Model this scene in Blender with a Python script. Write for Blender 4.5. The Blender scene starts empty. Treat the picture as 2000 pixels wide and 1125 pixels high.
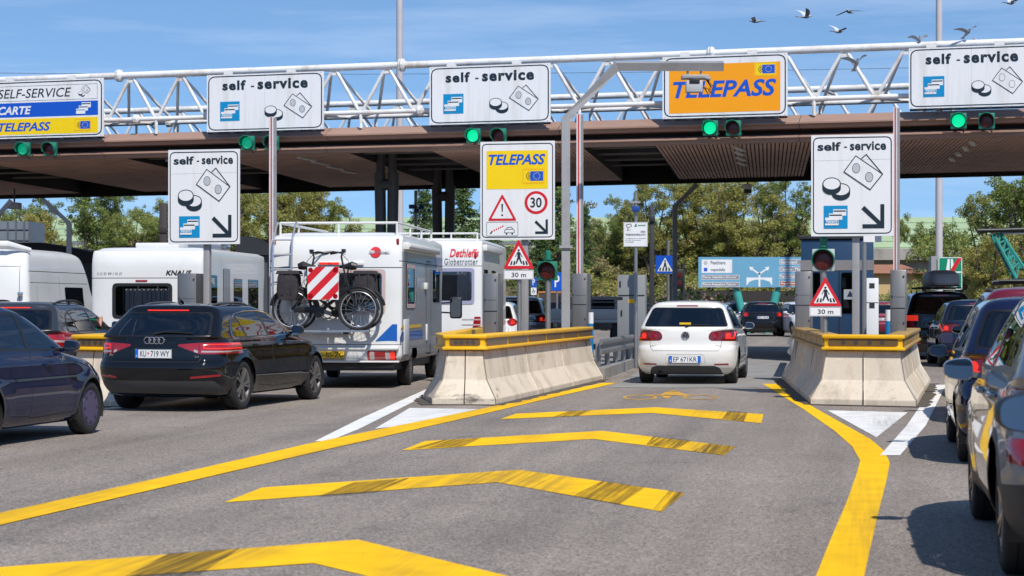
import bpy, bmesh, math, random
import numpy as np
from mathutils import Vector, Matrix
from mathutils.bvhtree import BVHTree
from mathutils.geometry import tessellate_polygon
from mathutils.interpolate import poly_3d_calc
R = math.radians
pi = math.pi
sc = bpy.context.scene
col = sc.collection
# ---------------------------------------------------------------- camera, sky, sun, exposure
FPX, HC, HY = 3800.0, 1.45, 590.0        # focal length in photo pixels, eye height, horizon row
cd = bpy.data.cameras.new("camera"); cam = bpy.data.objects.new("camera", cd); col.objects.link(cam)
cam.location = (0, 0, HC); cam.rotation_euler = (R(90), 0, 0)
cd.sensor_width = 36; cd.lens = FPX / 2000 * 36; cd.shift_y = (HY - 562.5) / 2000
cd.clip_start = 0.3; cd.clip_end = 6000
cd.dof.use_dof = True; cd.dof.focus_distance = 31; cd.dof.aperture_fstop = 5.0
sc.camera = cam
SUN_EL, SUN_AZ = 50.0, 20.0              # elevation; degrees to the right of straight behind the camera
sd = bpy.data.lights.new("sun", 'SUN'); so = bpy.data.objects.new("sun", sd); col.objects.link(so)
sd.energy = 4.6; sd.angle = R(0.53); sd.color = (1.0, 0.95, 0.87)
_v = Vector((math.sin(R(SUN_AZ)) * math.cos(R(SUN_EL)), -math.cos(R(SUN_AZ)) * math.cos(R(SUN_EL)), math.sin(R(SUN_EL))))
so.rotation_euler = _v.to_track_quat('Z', 'Y').to_euler(); so.location = (20, -40, 60)
w = bpy.data.worlds.new("World"); sc.world = w; w.use_nodes = True
nt = w.node_tree; nt.nodes.clear()
N = nt.nodes.new
sky = N('ShaderNodeTexSky'); sky.sky_type = 'NISHITA'; sky.sun_disc = False
sky.sun_elevation = R(SUN_EL); sky.sun_rotation = R(180 - SUN_AZ)
sky.air_density = 1.0; sky.dust_density = 0.1; sky.ozone_density = 4.6
tc = N('ShaderNodeTexCoord'); mp = N('ShaderNodeMapping'); mp.inputs['Scale'].default_value = (2.0, 1.2, 22.0)
mp.inputs['Rotation'].default_value = (0, R(7), 0)
nz = N('ShaderNodeTexNoise'); nz.inputs['Scale'].default_value = 2.4; nz.inputs['Detail'].default_value = 7; nz.inputs['Roughness'].default_value = .62
rp_ = N('ShaderNodeValToRGB'); rp_.color_ramp.elements[0].position = .47; rp_.color_ramp.elements[1].position = .80
rp_.color_ramp.elements[1].color = (.22, .22, .22, 1)
mx = N('ShaderNodeMixRGB'); mx.inputs[2].default_value = (8.0, 8.4, 9.2, 1)
bg = N('ShaderNodeBackground'); bg.inputs['Strength'].default_value = 0.14
ow = N('ShaderNodeOutputWorld')
L = nt.links.new
va = N('ShaderNodeVectorMath'); va.operation = 'ADD'; va.inputs[1].default_value = (0, 0, .125); vn = N('ShaderNodeVectorMath'); vn.operation = 'NORMALIZE'
tint = N('ShaderNodeMixRGB'); tint.blend_type = 'MULTIPLY'; tint.inputs[0].default_value = 1; tint.inputs[2].default_value = (.88, .985, 1.03, 1)
L(tc.outputs['Generated'], va.inputs[0]); L(va.outputs[0], vn.inputs[0]); L(vn.outputs[0], sky.inputs[0])
L(tc.outputs['Generated'], mp.inputs[0]); L(mp.outputs[0], nz.inputs['Vector']); L(nz.outputs[0], rp_.inputs[0])
L(rp_.outputs[0], mx.inputs[0]); L(sky.outputs[0], tint.inputs[1]); L(tint.outputs[0], mx.inputs[1]); L(mx.outputs[0], bg.inputs[0]); L(bg.outputs[0], ow.inputs[0])
sc.view_settings.view_transform = 'Standard'; sc.view_settings.look = 'None'
sc.view_settings.exposure = 0.0; sc.view_settings.gamma = 1.0
sc.cycles.max_bounces = 7; sc.cycles.transparent_max_bounces = 24
sc.cycles.sample_clamp_indirect = 4.0; sc.cycles.caustics_reflective = False; sc.cycles.caustics_refractive = False

def P(px, py, d): return Vector(((px - 1000) * d / FPX, d, HC - (py - HY) * d / FPX))
def G(px, py, z=0.0):
    d = (HC - z) * FPX / (py - HY); return Vector(((px - 1000) * d / FPX, d, z))

# ---------------------------------------------------------------- materials
MATS = {}
def mat(name, c, rough=.5, metal=0., var=.10, vs=2.0, fine=.05, fs=40., bump=0., bs=60., coat=0., emit=None, es=1., spec=.5, stretch=(1, 1, 1), back=None, trans=0., dirt=None, dsc=1.2, alpha=1.):
    if name in MATS: return MATS[name]
    m = bpy.data.materials.new(name); m.use_nodes = True; t = m.node_tree; n = t.nodes; l = t.links.new
    b = n['Principled BSDF']
    b.inputs['Roughness'].default_value = rough; b.inputs['Metallic'].default_value = metal
    b.inputs['Coat Weight'].default_value = coat; b.inputs['Coat Roughness'].default_value = .03
    b.inputs['Specular IOR Level'].default_value = spec
    if trans: b.inputs['Transmission Weight'].default_value = trans
    t1 = n.new('ShaderNodeTexCoord'); mp = n.new('ShaderNodeMapping'); mp.inputs['Scale'].default_value = stretch
    l(t1.outputs['Object'], mp.inputs[0])
    n1 = n.new('ShaderNodeTexNoise'); n1.inputs['Scale'].default_value = vs; n1.inputs['Detail'].default_value = 5
    n2 = n.new('ShaderNodeTexNoise'); n2.inputs['Scale'].default_value = fs; n2.inputs['Detail'].default_value = 3
    l(mp.outputs[0], n1.inputs['Vector']); l(mp.outputs[0], n2.inputs['Vector'])
    a = n.new('ShaderNodeMath'); a.operation = 'MULTIPLY_ADD'; a.inputs[1].default_value = var * 2.5; a.inputs[2].default_value = 1 - var * 1.25
    l(n1.outputs[0], a.inputs[0])
    a2 = n.new('ShaderNodeMath'); a2.operation = 'MULTIPLY_ADD'; a2.inputs[1].default_value = fine * 2.5; a2.inputs[2].default_value = 1 - fine * 1.25
    l(n2.outputs[0], a2.inputs[0])
    mm = n.new('ShaderNodeMath'); mm.operation = 'MULTIPLY'; l(a.outputs[0], mm.inputs[0]); l(a2.outputs[0], mm.inputs[1])
    mix = n.new('ShaderNodeMixRGB'); mix.blend_type = 'MULTIPLY'; mix.inputs[0].default_value = 1
    mix.inputs[1].default_value = (*c, 1); l(mm.outputs[0], mix.inputs[2]); out = mix.outputs[0]
    if dirt:
        n3 = n.new('ShaderNodeTexNoise'); n3.inputs['Scale'].default_value = dsc; n3.inputs['Detail'].default_value = 8; n3.inputs['Roughness'].default_value = .68
        l(mp.outputs[0], n3.inputs['Vector'])
        cr = n.new('ShaderNodeValToRGB'); cr.color_ramp.elements[0].position = .5; cr.color_ramp.elements[1].position = .72
        l(n3.outputs[0], cr.inputs[0])
        mk = n.new('ShaderNodeMixRGB'); l(cr.outputs[0], mk.inputs[0]); l(out, mk.inputs[1]); mk.inputs[2].default_value = (*dirt, 1); out = mk.outputs[0]
    if back:
        g = n.new('ShaderNodeNewGeometry'); mk = n.new('ShaderNodeMixRGB'); l(g.outputs['Backfacing'], mk.inputs[0]); l(out, mk.inputs[1]); mk.inputs[2].default_value = (*back, 1); out = mk.outputs[0]
        inv = n.new('ShaderNodeMath'); inv.operation = 'MULTIPLY_ADD'; inv.inputs[1].default_value = -coat; inv.inputs[2].default_value = coat
        l(g.outputs['Backfacing'], inv.inputs[0]); l(inv.outputs[0], b.inputs['Coat Weight'])
        rr = n.new('ShaderNodeMath'); rr.operation = 'MULTIPLY_ADD'; rr.inputs[1].default_value = .85 - rough; rr.inputs[2].default_value = rough
        l(g.outputs['Backfacing'], rr.inputs[0]); l(rr.outputs[0], b.inputs['Roughness'])
        m2 = n.new('ShaderNodeMath'); m2.operation = 'MULTIPLY_ADD'; m2.inputs[1].default_value = -metal; m2.inputs[2].default_value = metal
        l(g.outputs['Backfacing'], m2.inputs[0]); l(m2.outputs[0], b.inputs['Metallic'])
    l(out, b.inputs['Base Color'])
    if emit: b.inputs['Emission Color'].default_value = (*emit, 1); b.inputs['Emission Strength'].default_value = es
    if bump:
        n4 = n.new('ShaderNodeTexNoise'); n4.inputs['Scale'].default_value = bs; n4.inputs['Detail'].default_value = 4; l(mp.outputs[0], n4.inputs['Vector'])
        bp = n.new('ShaderNodeBump'); bp.inputs['Strength'].default_value = bump; bp.inputs['Distance'].default_value = .01
        l(n4.outputs[0], bp.inputs['Height']); l(bp.outputs[0], b.inputs['Normal'])
    MATS[name] = m; return m

def scuffed(name, c, *p, **k):
    """concrete with black rubber scrapes and chipped pale patches of their own shape"""
    m = mat(name, c, *p, **k); t = m.node_tree; n = t.nodes; l = t.links.new; b = n['Principled BSDF']; src = b.inputs['Base Color'].links[0].from_socket
    tc = n.new('ShaderNodeTexCoord'); mp = n.new('ShaderNodeMapping'); mp.inputs['Scale'].default_value = (1, 1, 2.4); l(tc.outputs['Object'], mp.inputs[0])
    for sc_, lo, hi, colr, st in ((1.15, .63, .72, (.07, .065, .06), 7), (3.2, .62, .70, (.72, .66, .56), 5), (.9, .56, .72, (.34, .25, .15), 9)):
        x = n.new('ShaderNodeTexNoise'); x.inputs['Scale'].default_value = sc_; x.inputs['Detail'].default_value = st; x.inputs['Roughness'].default_value = .7; l(mp.outputs[0], x.inputs['Vector'])
        q = n.new('ShaderNodeMapRange'); q.inputs['From Min'].default_value = lo; q.inputs['From Max'].default_value = hi; q.inputs['To Max'].default_value = .85; l(x.outputs[0], q.inputs[0])
        mk = n.new('ShaderNodeMixRGB'); l(q.outputs[0], mk.inputs[0]); l(src, mk.inputs[1]); mk.inputs[2].default_value = (*colr, 1); src = mk.outputs[0]
    l(src, b.inputs['Base Color']); return m

def glass(name, tint=(.35, .40, .42), fres=1.0, rough=.0):
    if name in MATS: return MATS[name]
    m = bpy.data.materials.new(name); m.use_nodes = True; t = m.node_tree; n = t.nodes; n.clear(); l = t.links.new
    o = n.new('ShaderNodeOutputMaterial'); tr = n.new('ShaderNodeBsdfTransparent'); tr.inputs[0].default_value = (*tint, 1)
    gl = n.new('ShaderNodeBsdfGlossy'); gl.inputs['Roughness'].default_value = rough; gl.inputs['Color'].default_value = (.9, .95, 1, 1)
    fr = n.new('ShaderNodeFresnel'); fr.inputs['IOR'].default_value = 1.65
    mu = n.new('ShaderNodeMath'); mu.operation = 'MULTIPLY_ADD'; mu.inputs[1].default_value = fres; mu.inputs[2].default_value = .03
    mx = n.new('ShaderNodeMixShader'); l(fr.outputs[0], mu.inputs[0]); l(mu.outputs[0], mx.inputs[0]); l(tr.outputs[0], mx.inputs[1]); l(gl.outputs[0], mx.inputs[2]); l(mx.outputs[0], o.inputs[0])
    MATS[name] = m; return m

def asphalt():
    m = bpy.data.materials.new('asphalt'); m.use_nodes = True; t = m.node_tree; n = t.nodes; l = t.links.new; b = n['Principled BSDF']
    t1 = n.new('ShaderNodeTexCoord')
    def noise(s, d=4, r=.6, st=None):
        x = n.new('ShaderNodeTexNoise'); x.inputs['Scale'].default_value = s; x.inputs['Detail'].default_value = d; x.inputs['Roughness'].default_value = r
        if st:
            mp = n.new('ShaderNodeMapping'); mp.vector_type = 'TEXTURE'; mp.inputs['Scale'].default_value = (1 / st[0], 1 / st[1], 1); mp.inputs['Rotation'].default_value = (0, 0, R(-10)); l(t1.outputs['Object'], mp.inputs[0]); l(mp.outputs[0], x.inputs['Vector'])
        else: l(t1.outputs['Object'], x.inputs['Vector'])
        return x.outputs[0]
    vo = n.new('ShaderNodeTexVoronoi'); vo.inputs['Scale'].default_value = 80; l(t1.outputs['Object'], vo.inputs['Vector'])
    cr = n.new('ShaderNodeValToRGB'); e = cr.color_ramp.elements
    e[0].position = .0; e[0].color = (.130, .111, .095, 1); e[1].position = 1; e[1].color = (.415, .356, .302, 1)
    k = cr.color_ramp.elements.new(.5); k.color = (.253, .213, .180, 1)
    sp = n.new('ShaderNodeSeparateColor'); l(vo.outputs['Color'], sp.inputs[0])
    l(sp.outputs[0], cr.inputs[0])
    def ramp(x, a, b_, lo, hi):
        q = n.new('ShaderNodeMapRange'); q.inputs['From Min'].default_value = a; q.inputs['From Max'].default_value = b_; q.inputs['To Min'].default_value = lo; q.inputs['To Max'].default_value = hi; l(x, q.inputs[0]); return q.outputs[0]
    big = ramp(noise(.35, 6), .3, .7, .84, 1.12); st = ramp(noise(1.0, 5, .6, (1.3, .05, 1)), .3, .7, .74, 1.16); fi = ramp(noise(22, 4, .7), .3, .7, .86, 1.13)
    sp2 = ramp(noise(1.5, 8, .74), .57, .72, 1.0, .58)
    o = cr.outputs[0]
    for x in (big, st, fi, sp2):
        mk = n.new('ShaderNodeMixRGB'); mk.blend_type = 'MULTIPLY'; mk.inputs[0].default_value = 1; l(o, mk.inputs[1]); l(x, mk.inputs[2]); o = mk.outputs[0]
    l(o, b.inputs['Base Color']); b.inputs['Roughness'].default_value = .85
    bp = n.new('ShaderNodeBump'); bp.inputs['Strength'].default_value = .5; bp.inputs['Distance'].default_value = .008; l(vo.outputs['Distance'], bp.inputs['Height']); l(bp.outputs[0], b.inputs['Normal'])
    return m

def paintmark(name, c, wear, lo=.60, hi=.78, rot=10):
    m = bpy.data.materials.new(name); m.use_nodes = True; t = m.node_tree; n = t.nodes; l = t.links.new; b = n['Principled BSDF']
    t1 = n.new('ShaderNodeTexCoord')
    def noise(s, d, r, st=None):
        x = n.new('ShaderNodeTexNoise'); x.inputs['Scale'].default_value = s; x.inputs['Detail'].default_value = d; x.inputs['Roughness'].default_value = r
        if st:
            mp = n.new('ShaderNodeMapping'); mp.vector_type = 'TEXTURE'; mp.inputs['Rotation'].default_value = (0, 0, R(-rot)); mp.inputs['Scale'].default_value = (1 / st[0], 1 / st[1], 1); l(t1.outputs['Object'], mp.inputs[0]); l(mp.outputs[0], x.inputs['Vector'])
        else: l(t1.outputs['Object'], x.inputs['Vector'])
        return x.outputs[0]
    def ramp(x, a, b_, lo, hi):
        q = n.new('ShaderNodeMapRange'); q.inputs['From Min'].default_value = a; q.inputs['From Max'].default_value = b_; q.inputs['To Min'].default_value = lo; q.inputs['To Max'].default_value = hi; l(x, q.inputs[0]); return q.outputs[0]
    broad = ramp(noise(1., 2, .5, (.85, .12, 1)), .47, .62, 0, 1)
    fine = ramp(noise(1., 3, .7, (22, .35, 1)), .36, .60, .10, 1)
    crk = ramp(noise(24, 7, .78), .56, .70, 0, .8)
    mu = n.new('ShaderNodeMath'); mu.operation = 'MULTIPLY'; l(broad, mu.inputs[0]); l(fine, mu.inputs[1])
    mu2 = n.new('ShaderNodeMath'); mu2.operation = 'MULTIPLY'; l(mu.outputs[0], mu2.inputs[0]); mu2.inputs[1].default_value = wear
    ad = n.new('ShaderNodeMath'); ad.operation = 'MAXIMUM'; l(mu2.outputs[0], ad.inputs[0])
    mc = n.new('ShaderNodeMath'); mc.operation = 'MULTIPLY'; mc.inputs[1].default_value = .6; l(crk, mc.inputs[0]); l(mc.outputs[0], ad.inputs[1])
    va = ramp(noise(3, 5, .6), .3, .7, .85, 1.1)
    m1 = n.new('ShaderNodeMixRGB'); m1.blend_type = 'MULTIPLY'; m1.inputs[0].default_value = 1; m1.inputs[1].default_value = (*c, 1); l(va, m1.inputs[2])
    m2 = n.new('ShaderNodeMixRGB'); l(ad.outputs[0], m2.inputs[0]); l(m1.outputs[0], m2.inputs[1]); m2.inputs[2].default_value = (.075, .062, .045, 1)
    l(m2.outputs[0], b.inputs['Base Color']); b.inputs['Roughness'].default_value = .8; b.inputs['Specular IOR Level'].default_value = .2
    return m

def tyremark(name):
    m = bpy.data.materials.new(name); m.use_nodes = True; t = m.node_tree; n = t.nodes; l = t.links.new; b = n['Principled BSDF']; o = n['Material Output']
    b.inputs['Base Color'].default_value = (.055, .045, .030, 1); b.inputs['Roughness'].default_value = .85; b.inputs['Specular IOR Level'].default_value = .2
    tc = n.new('ShaderNodeTexCoord'); mp = n.new('ShaderNodeMapping'); mp.vector_type = 'TEXTURE'; mp.inputs['Rotation'].default_value = (0, 0, R(-10)); mp.inputs['Scale'].default_value = (1 / 24, 2.5, 1); l(tc.outputs['Object'], mp.inputs[0])
    x = n.new('ShaderNodeTexNoise'); x.inputs['Scale'].default_value = 1; x.inputs['Detail'].default_value = 5; x.inputs['Roughness'].default_value = .7; l(mp.outputs[0], x.inputs['Vector'])
    q = n.new('ShaderNodeMapRange'); q.inputs['From Min'].default_value = .36; q.inputs['From Max'].default_value = .62; q.inputs['To Min'].default_value = .06; q.inputs['To Max'].default_value = .62; l(x.outputs[0], q.inputs[0])
    tr = n.new('ShaderNodeBsdfTransparent'); mx = n.new('ShaderNodeMixShader'); l(q.outputs[0], mx.inputs[0]); l(tr.outputs[0], mx.inputs[1]); l(b.outputs[0], mx.inputs[2]); l(mx.outputs[0], o.inputs['Surface'])
    return m

# ---------------------------------------------------------------- mesh builder
class MB:
    def __init__(s): s.v = []; s.f = []; s.m = []
    def add(s, vs, fs, mi=0):
        o = len(s.v); s.v += [Vector(v) for v in vs]
        for f in fs: s.f.append([o + i for i in f]); s.m.append(mi)
        return s
    def box(s, c, d, mi=0, rz=0, M=None, taper=1.0):
        c = Vector(c); x, y, z = [q / 2 for q in d]; rot = M if M is not None else Matrix.Rotation(rz, 3, 'Z')
        vs = [c + rot @ Vector((sx * x * (taper if sz > 0 else 1), sy * y * (taper if sz > 0 else 1), sz * z)) for sz in (-1, 1) for sy in (-1, 1) for sx in (-1, 1)]
        return s.add(vs, [(0, 2, 3, 1), (4, 5, 7, 6), (0, 1, 5, 4), (2, 6, 7, 3), (0, 4, 6, 2), (1, 3, 7, 5)], mi)
    def b2(s, lo, hi, mi=0):
        return s.box([(a + b) / 2 for a, b in zip(lo, hi)], [abs(b - a) for a, b in zip(lo, hi)], mi)
    def tube(s, p, q, r0, r1=None, n=10, mi=0, cap=True):
        p, q = Vector(p), Vector(q); r1 = r0 if r1 is None else r1
        d = (q - p).normalized(); a = d.orthogonal().normalized(); b = d.cross(a)
        vs = []
        for c, r in ((p, r0), (q, r1)):
            for i in range(n):
                t = 2 * pi * i / n; vs.append(c + a * math.cos(t) * r + b * math.sin(t) * r)
        fs = [(i, (i + 1) % n, n + (i + 1) % n, n + i) for i in range(n)]
        if cap: fs += [tuple(range(n - 1, -1, -1)), tuple(range(n, 2 * n))]
        return s.add(vs, fs, mi)
    def path(s, pts, r, n=8, mi=0, closed=False, rs=None):
        pts = [Vector(p) for p in pts]; k = len(pts); vs = []; up = None
        for i, p in enumerate(pts):
            if closed: d = pts[(i + 1) % k] - pts[i - 1]
            else: d = pts[min(i + 1, k - 1)] - pts[max(i - 1, 0)]
            d.normalize()
            a = d.orthogonal().normalized() if up is None else (up - d * up.dot(d)).normalized()
            up = a; b = d.cross(a); rr = rs[i] if rs else r
            for j in range(n):
                t = 2 * pi * j / n; vs.append(p + a * math.cos(t) * rr + b * math.sin(t) * rr)
        fs = []
        for i in range(k if closed else k - 1):
            for j in range(n):
                a0 = i * n; a1 = ((i + 1) % k) * n
                fs.append((a0 + j, a0 + (j + 1) % n, a1 + (j + 1) % n, a1 + j))
        if not closed: fs += [tuple(range(n - 1, -1, -1)), tuple((k - 1) * n + j for j in range(n))]
        return s.add(vs, fs, mi)
    def bar(s, p, q, wd, ht, mi=0, up=(0, 0, 1)):
        p, q = Vector(p), Vector(q); d = (q - p).normalized(); u = Vector(up); x = d.cross(u).normalized(); z = x.cross(d)
        vs = [c + x * a * wd / 2 + z * b * ht / 2 for c in (p, q) for a, b in ((-1, -1), (1, -1), (1, 1), (-1, 1))]
        return s.add(vs, [(0, 1, 2, 3), (7, 6, 5, 4), (0, 4, 5, 1), (1, 5, 6, 2), (2, 6, 7, 3), (3, 7, 4, 0)], mi)
    def poly(s, pts, mi=0): return s.add(pts, [tuple(range(len(pts)))], mi)
    def tess(s, pts2, fn, mi=0):
        v3 = [Vector((a, b, 0)) for a, b in pts2]; tr = tessellate_polygon([v3])
        fs = []
        for t in tr:
            a, b, c = [v3[i] for i in t]
            fs.append(t if (b - a).cross(c - a).z > 0 else (t[0], t[2], t[1]))
        return s.add([fn(a, b) for a, b in pts2], fs, mi)
    def prism(s, pts2, fn0, fn1, mi=0):
        # pts2 CCW; fn0 near/front map, fn1 far/back map
        n = len(pts2); area = sum(pts2[i][0] * pts2[(i + 1) % n][1] - pts2[(i + 1) % n][0] * pts2[i][1] for i in range(n))
        if area < 0: pts2 = pts2[::-1]
        s.tess(pts2, fn0, mi)
        v3 = [Vector((a, b, 0)) for a, b in pts2]; tr = tessellate_polygon([v3]); fs = []
        for t in tr:
            a, b, c = [v3[i] for i in t]
            fs.append((t[0], t[2], t[1]) if (b - a).cross(c - a).z > 0 else t)
        s.add([fn1(a, b) for a, b in pts2], fs, mi)
        vs = [fn0(a, b) for a, b in pts2] + [fn1(a, b) for a, b in pts2]
        return s.add(vs, [(i, n + i, n + (i + 1) % n, (i + 1) % n) for i in range(n)], mi)
    def lathe(s, prof, axis='X', c=(0, 0, 0), n=32, mi=0, closed=False):
        c = Vector(c); vs = []; k = len(prof)
        for i in range(n):
            t = 2 * pi * i / n
            for a, r in prof:
                if axis == 'X': vs.append(c + Vector((a, r * math.cos(t), r * math.sin(t))))
                elif axis == 'Y': vs.append(c + Vector((r * math.sin(t), a, r * math.cos(t))))
                else: vs.append(c + Vector((r * math.cos(t), r * math.sin(t), a)))
        fs = []
        for i in range(n):
            for j in range(k if closed else k - 1):
                j2 = (j + 1) % k; i2 = (i + 1) % n
                fs.append((i * k + j, i2 * k + j, i2 * k + j2, i * k + j2))
        return s.add(vs, fs, mi)
    def ball(s, c, r, n=10, mi=0):
        rx, ry, rz = (r, r, r) if not hasattr(r, '__len__') else r
        c = Vector(c); vs = [c + Vector((0, 0, -rz))]; m = n // 2 + 1
        for i in range(1, m):
            ph = -pi / 2 + pi * i / m
            for j in range(n):
                t = 2 * pi * j / n; vs.append(c + Vector((rx * math.cos(ph) * math.cos(t), ry * math.cos(ph) * math.sin(t), rz * math.sin(ph))))
        vs.append(c + Vector((0, 0, rz))); fs = []
        for j in range(n): fs.append((0, 1 + (j + 1) % n, 1 + j)); fs.append((len(vs) - 1, 1 + (m - 2) * n + j, 1 + (m - 2) * n + (j + 1) % n))
        for i in range(m - 2):
            for j in range(n): a = 1 + i * n; b = a + n; fs.append((a + j, a + (j + 1) % n, b + (j + 1) % n, b + j))
        return s.add(vs, fs, mi)
    def mesh(s, name, mats, bevel=0, smooth=True, ang=32, seg=2, fix=False):
        me = bpy.data.meshes.new(name); me.from_pydata([tuple(v) for v in s.v], [], s.f)
        for m in (mats if isinstance(mats, (list, tuple)) else [mats]): me.materials.append(m)
        me.polygons.foreach_set('material_index', s.m)
        if bevel or fix:
            bm = bmesh.new(); bm.from_mesh(me)
            if fix: bmesh.ops.recalc_face_normals(bm, faces=bm.faces)
            if bevel:
                ed = [e for e in bm.edges if len(e.link_faces) == 2 and e.calc_face_angle(0) > R(28)]
                bmesh.ops.bevel(bm, geom=ed, offset=bevel, segments=seg, affect='EDGES', profile=.5, clamp_overlap=True)
            bm.to_mesh(me); bm.free()
        if smooth:
            me.polygons.foreach_set('use_smooth', [True] * len(me.polygons)); me.set_sharp_from_angle(angle=R(ang))
        me.update(); return me
    def build(s, name, mats, parent=None, loc=None, rz=0, **k):
        return link(name, s.mesh(name, mats, **k), parent, loc, rz)

def link(name, me, parent=None, loc=None, rz=0):
    o = bpy.data.objects.new(name, me); col.objects.link(o)
    if parent is not None: o.parent = parent
    if loc is not None: o.location = loc
    if rz: o.rotation_euler = (0, 0, rz)
    return o
def tag(o, label, cat, group=None):
    o['label'] = label; o['category'] = cat
    if group: o['group'] = group
    return o
def thing(name, label, cat, loc=(0, 0, 0), rz=0, group=None):
    o = bpy.data.objects.new(name, None); col.objects.link(o); o.empty_display_size = .2
    o.location = loc; o.rotation_euler = (0, 0, rz)
    return tag(o, label, cat, group)
def struct(o, kind='structure'): o['kind'] = kind; return o
def copy_thing(o, loc, rz=None, scale=None, label=None, group=None):
    kids = {}
    for c in col.objects:
        if c.parent is not None: kids.setdefault(c.parent, []).append(c)
    def cp(a, par):
        n = a.copy(); col.objects.link(n)
        if par is not None: n.parent = par
        for k in kids.get(a, []): cp(k, n)
        return n
    r = cp(o, None); r.location = loc
    if rz is not None: r.rotation_euler = (0, 0, rz)
    if scale is not None: r.scale = scale if hasattr(scale, '__len__') else (scale,) * 3
    if label: r['label'] = label
    if group: r['group'] = group
    return r

def circ(cx, cy, rx, ry=None, n=24, a0=0, a1=2 * pi):
    ry = rx if ry is None else ry
    full = abs(a1 - a0 - 2 * pi) < 1e-6
    return [(cx + rx * math.cos(a0 + (a1 - a0) * i / (n if full else n - 1)), cy + ry * math.sin(a0 + (a1 - a0) * i / (n if full else n - 1))) for i in range(n)]
def rpoly(pts, r, k=4):
    out = []; n = len(pts)
    for i in range(n):
        p = Vector((*pts[i], 0)); a = Vector((*pts[i - 1], 0)); b = Vector((*pts[(i + 1) % n], 0))
        rr = r[i] if hasattr(r, '__len__') else r
        if rr <= 0: out.append((p.x, p.y)); continue
        u = (a - p); v = (b - p); rr = min(rr, u.length * .49, v.length * .49)
        u = u.normalized() * rr; v = v.normalized() * rr
        for j in range(k + 1):
            t = j / k; q = p + u * (1 - t) ** 2 + v * t ** 2; out.append((q.x, q.y))
    return out
def rrect(x0, y0, x1, y1, r, k=5): return rpoly([(x0, y0), (x1, y0), (x1, y1), (x0, y1)], r, k)

# ---------------------------------------------------------------- lettering
TXT = {}
def text2d(s, off=0., shear=0., sp=1.0):
    key = (s, off, shear, sp)
    if key in TXT: return TXT[key]
    cu = bpy.data.curves.new('t', 'FONT'); cu.body = s; cu.size = 1; cu.offset = off; cu.shear = shear; cu.space_character = sp
    cu.resolution_u = 3; cu.fill_mode = 'FRONT' if hasattr(cu, 'fill_mode') else cu.fill_mode
    o = bpy.data.objects.new('t', cu); me = o.to_mesh()
    vs = [(v.co.x, v.co.y) for v in me.vertices]; fs = [tuple(p.vertices) for p in me.polygons]
    o.to_mesh_clear(); bpy.data.objects.remove(o); bpy.data.curves.remove(cu)
    TXT[key] = (vs, fs); return vs, fs

class Canvas:
    """flat marks on a panel: u to the right, v DOWN in its own units; layer lifts 2 mm each"""
    def __init__(s, mb, org, ux, uz, nrm, unit, base=.003, step=.002):
        s.mb = mb; s.o = Vector(org); s.ux = Vector(ux) * unit; s.uz = Vector(uz) * unit; s.n = Vector(nrm); s.base = base; s.step = step
    def fn(s, layer): return lambda u, v: s.o + s.ux * u - s.uz * v + s.n * (s.base + s.step * layer)
    def poly(s, pts, mi, layer=0):
        # flip so that the face points towards the viewer
        n = len(pts); a = sum(pts[i][0] * pts[(i + 1) % n][1] - pts[(i + 1) % n][0] * pts[i][1] for i in range(n))
        q = [(u, -v) for u, v in (pts if a < 0 else pts[::-1])]
        f = s.fn(layer); s.mb.tess(q, lambda u, v: f(u, -v), mi)
    def rect(s, x0, y0, x1, y1, mi, layer=0): s.poly([(x0, y0), (x1, y0), (x1, y1), (x0, y1)], mi, layer)
    def ring(s, outer, inner, mi, layer=0):
        n = len(outer); f = s.fn(layer)
        a = sum(outer[i][0] * outer[(i + 1) % n][1] - outer[(i + 1) % n][0] * outer[i][1] for i in range(n))
        fs = [(i, (i + 1) % n, n + (i + 1) % n, n + i) for i in range(n)]
        if a > 0: fs = [t[::-1] for t in fs]
        s.mb.add([f(*p) for p in outer] + [f(*p) for p in inner], fs, mi)
    def line(s, pts, wd, mi, layer=0, closed=False):
        k = len(pts)
        for i in range(k if closed else k - 1):
            a = Vector((*pts[i], 0)); b = Vector((*pts[(i + 1) % k], 0)); d = (b - a)
            if d.length < 1e-6: continue
            d.normalize(); n = Vector((-d.y, d.x, 0)) * wd / 2; a = a - d * wd / 2; b = b + d * wd / 2
            s.poly([(a + n)[:2], (b + n)[:2], (b - n)[:2], (a - n)[:2]], mi, layer)
    def oline(s, pts, wd, mi, layer=0):      # closed outline with mitred corners
        n = len(pts); inn = []
        a = sum(pts[i][0] * pts[(i + 1) % n][1] - pts[(i + 1) % n][0] * pts[i][1] for i in range(n)); sg = 1 if a > 0 else -1
        for i in range(n):
            p, q, r = Vector((*pts[i - 1], 0)), Vector((*pts[i], 0)), Vector((*pts[(i + 1) % n], 0))
            d1 = (q - p).normalized(); d2 = (r - q).normalized(); n1 = Vector((-d1.y, d1.x, 0)); n2 = Vector((-d2.y, d2.x, 0)); m = n1 + n2
            m = m / max(m.length_squared, .3) * 2; inn.append((q + m * wd * sg)[:2])
        s.ring(pts, inn, mi, layer)
    def text(s, st, x0, y0, x1, y1, mi, layer=0, off=0., shear=0., sp=1.0):
        """fit lettering into the box x0..x1 (left to right), y0..y1 (top to bottom)"""
        vs, fs = text2d(st, off, shear, sp)
        if not vs: return
        ax = min(v[0] for v in vs); bx = max(v[0] for v in vs); ay = min(v[1] for v in vs); by = max(v[1] for v in vs)
        f = s.fn(layer); sx = (x1 - x0) / (bx - ax); sy = (y1 - y0) / (by - ay)
        s.mb.add([f(x0 + (v[0] - ax) * sx, y1 - (v[1] - ay) * sy) for v in vs], fs, mi)
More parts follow.
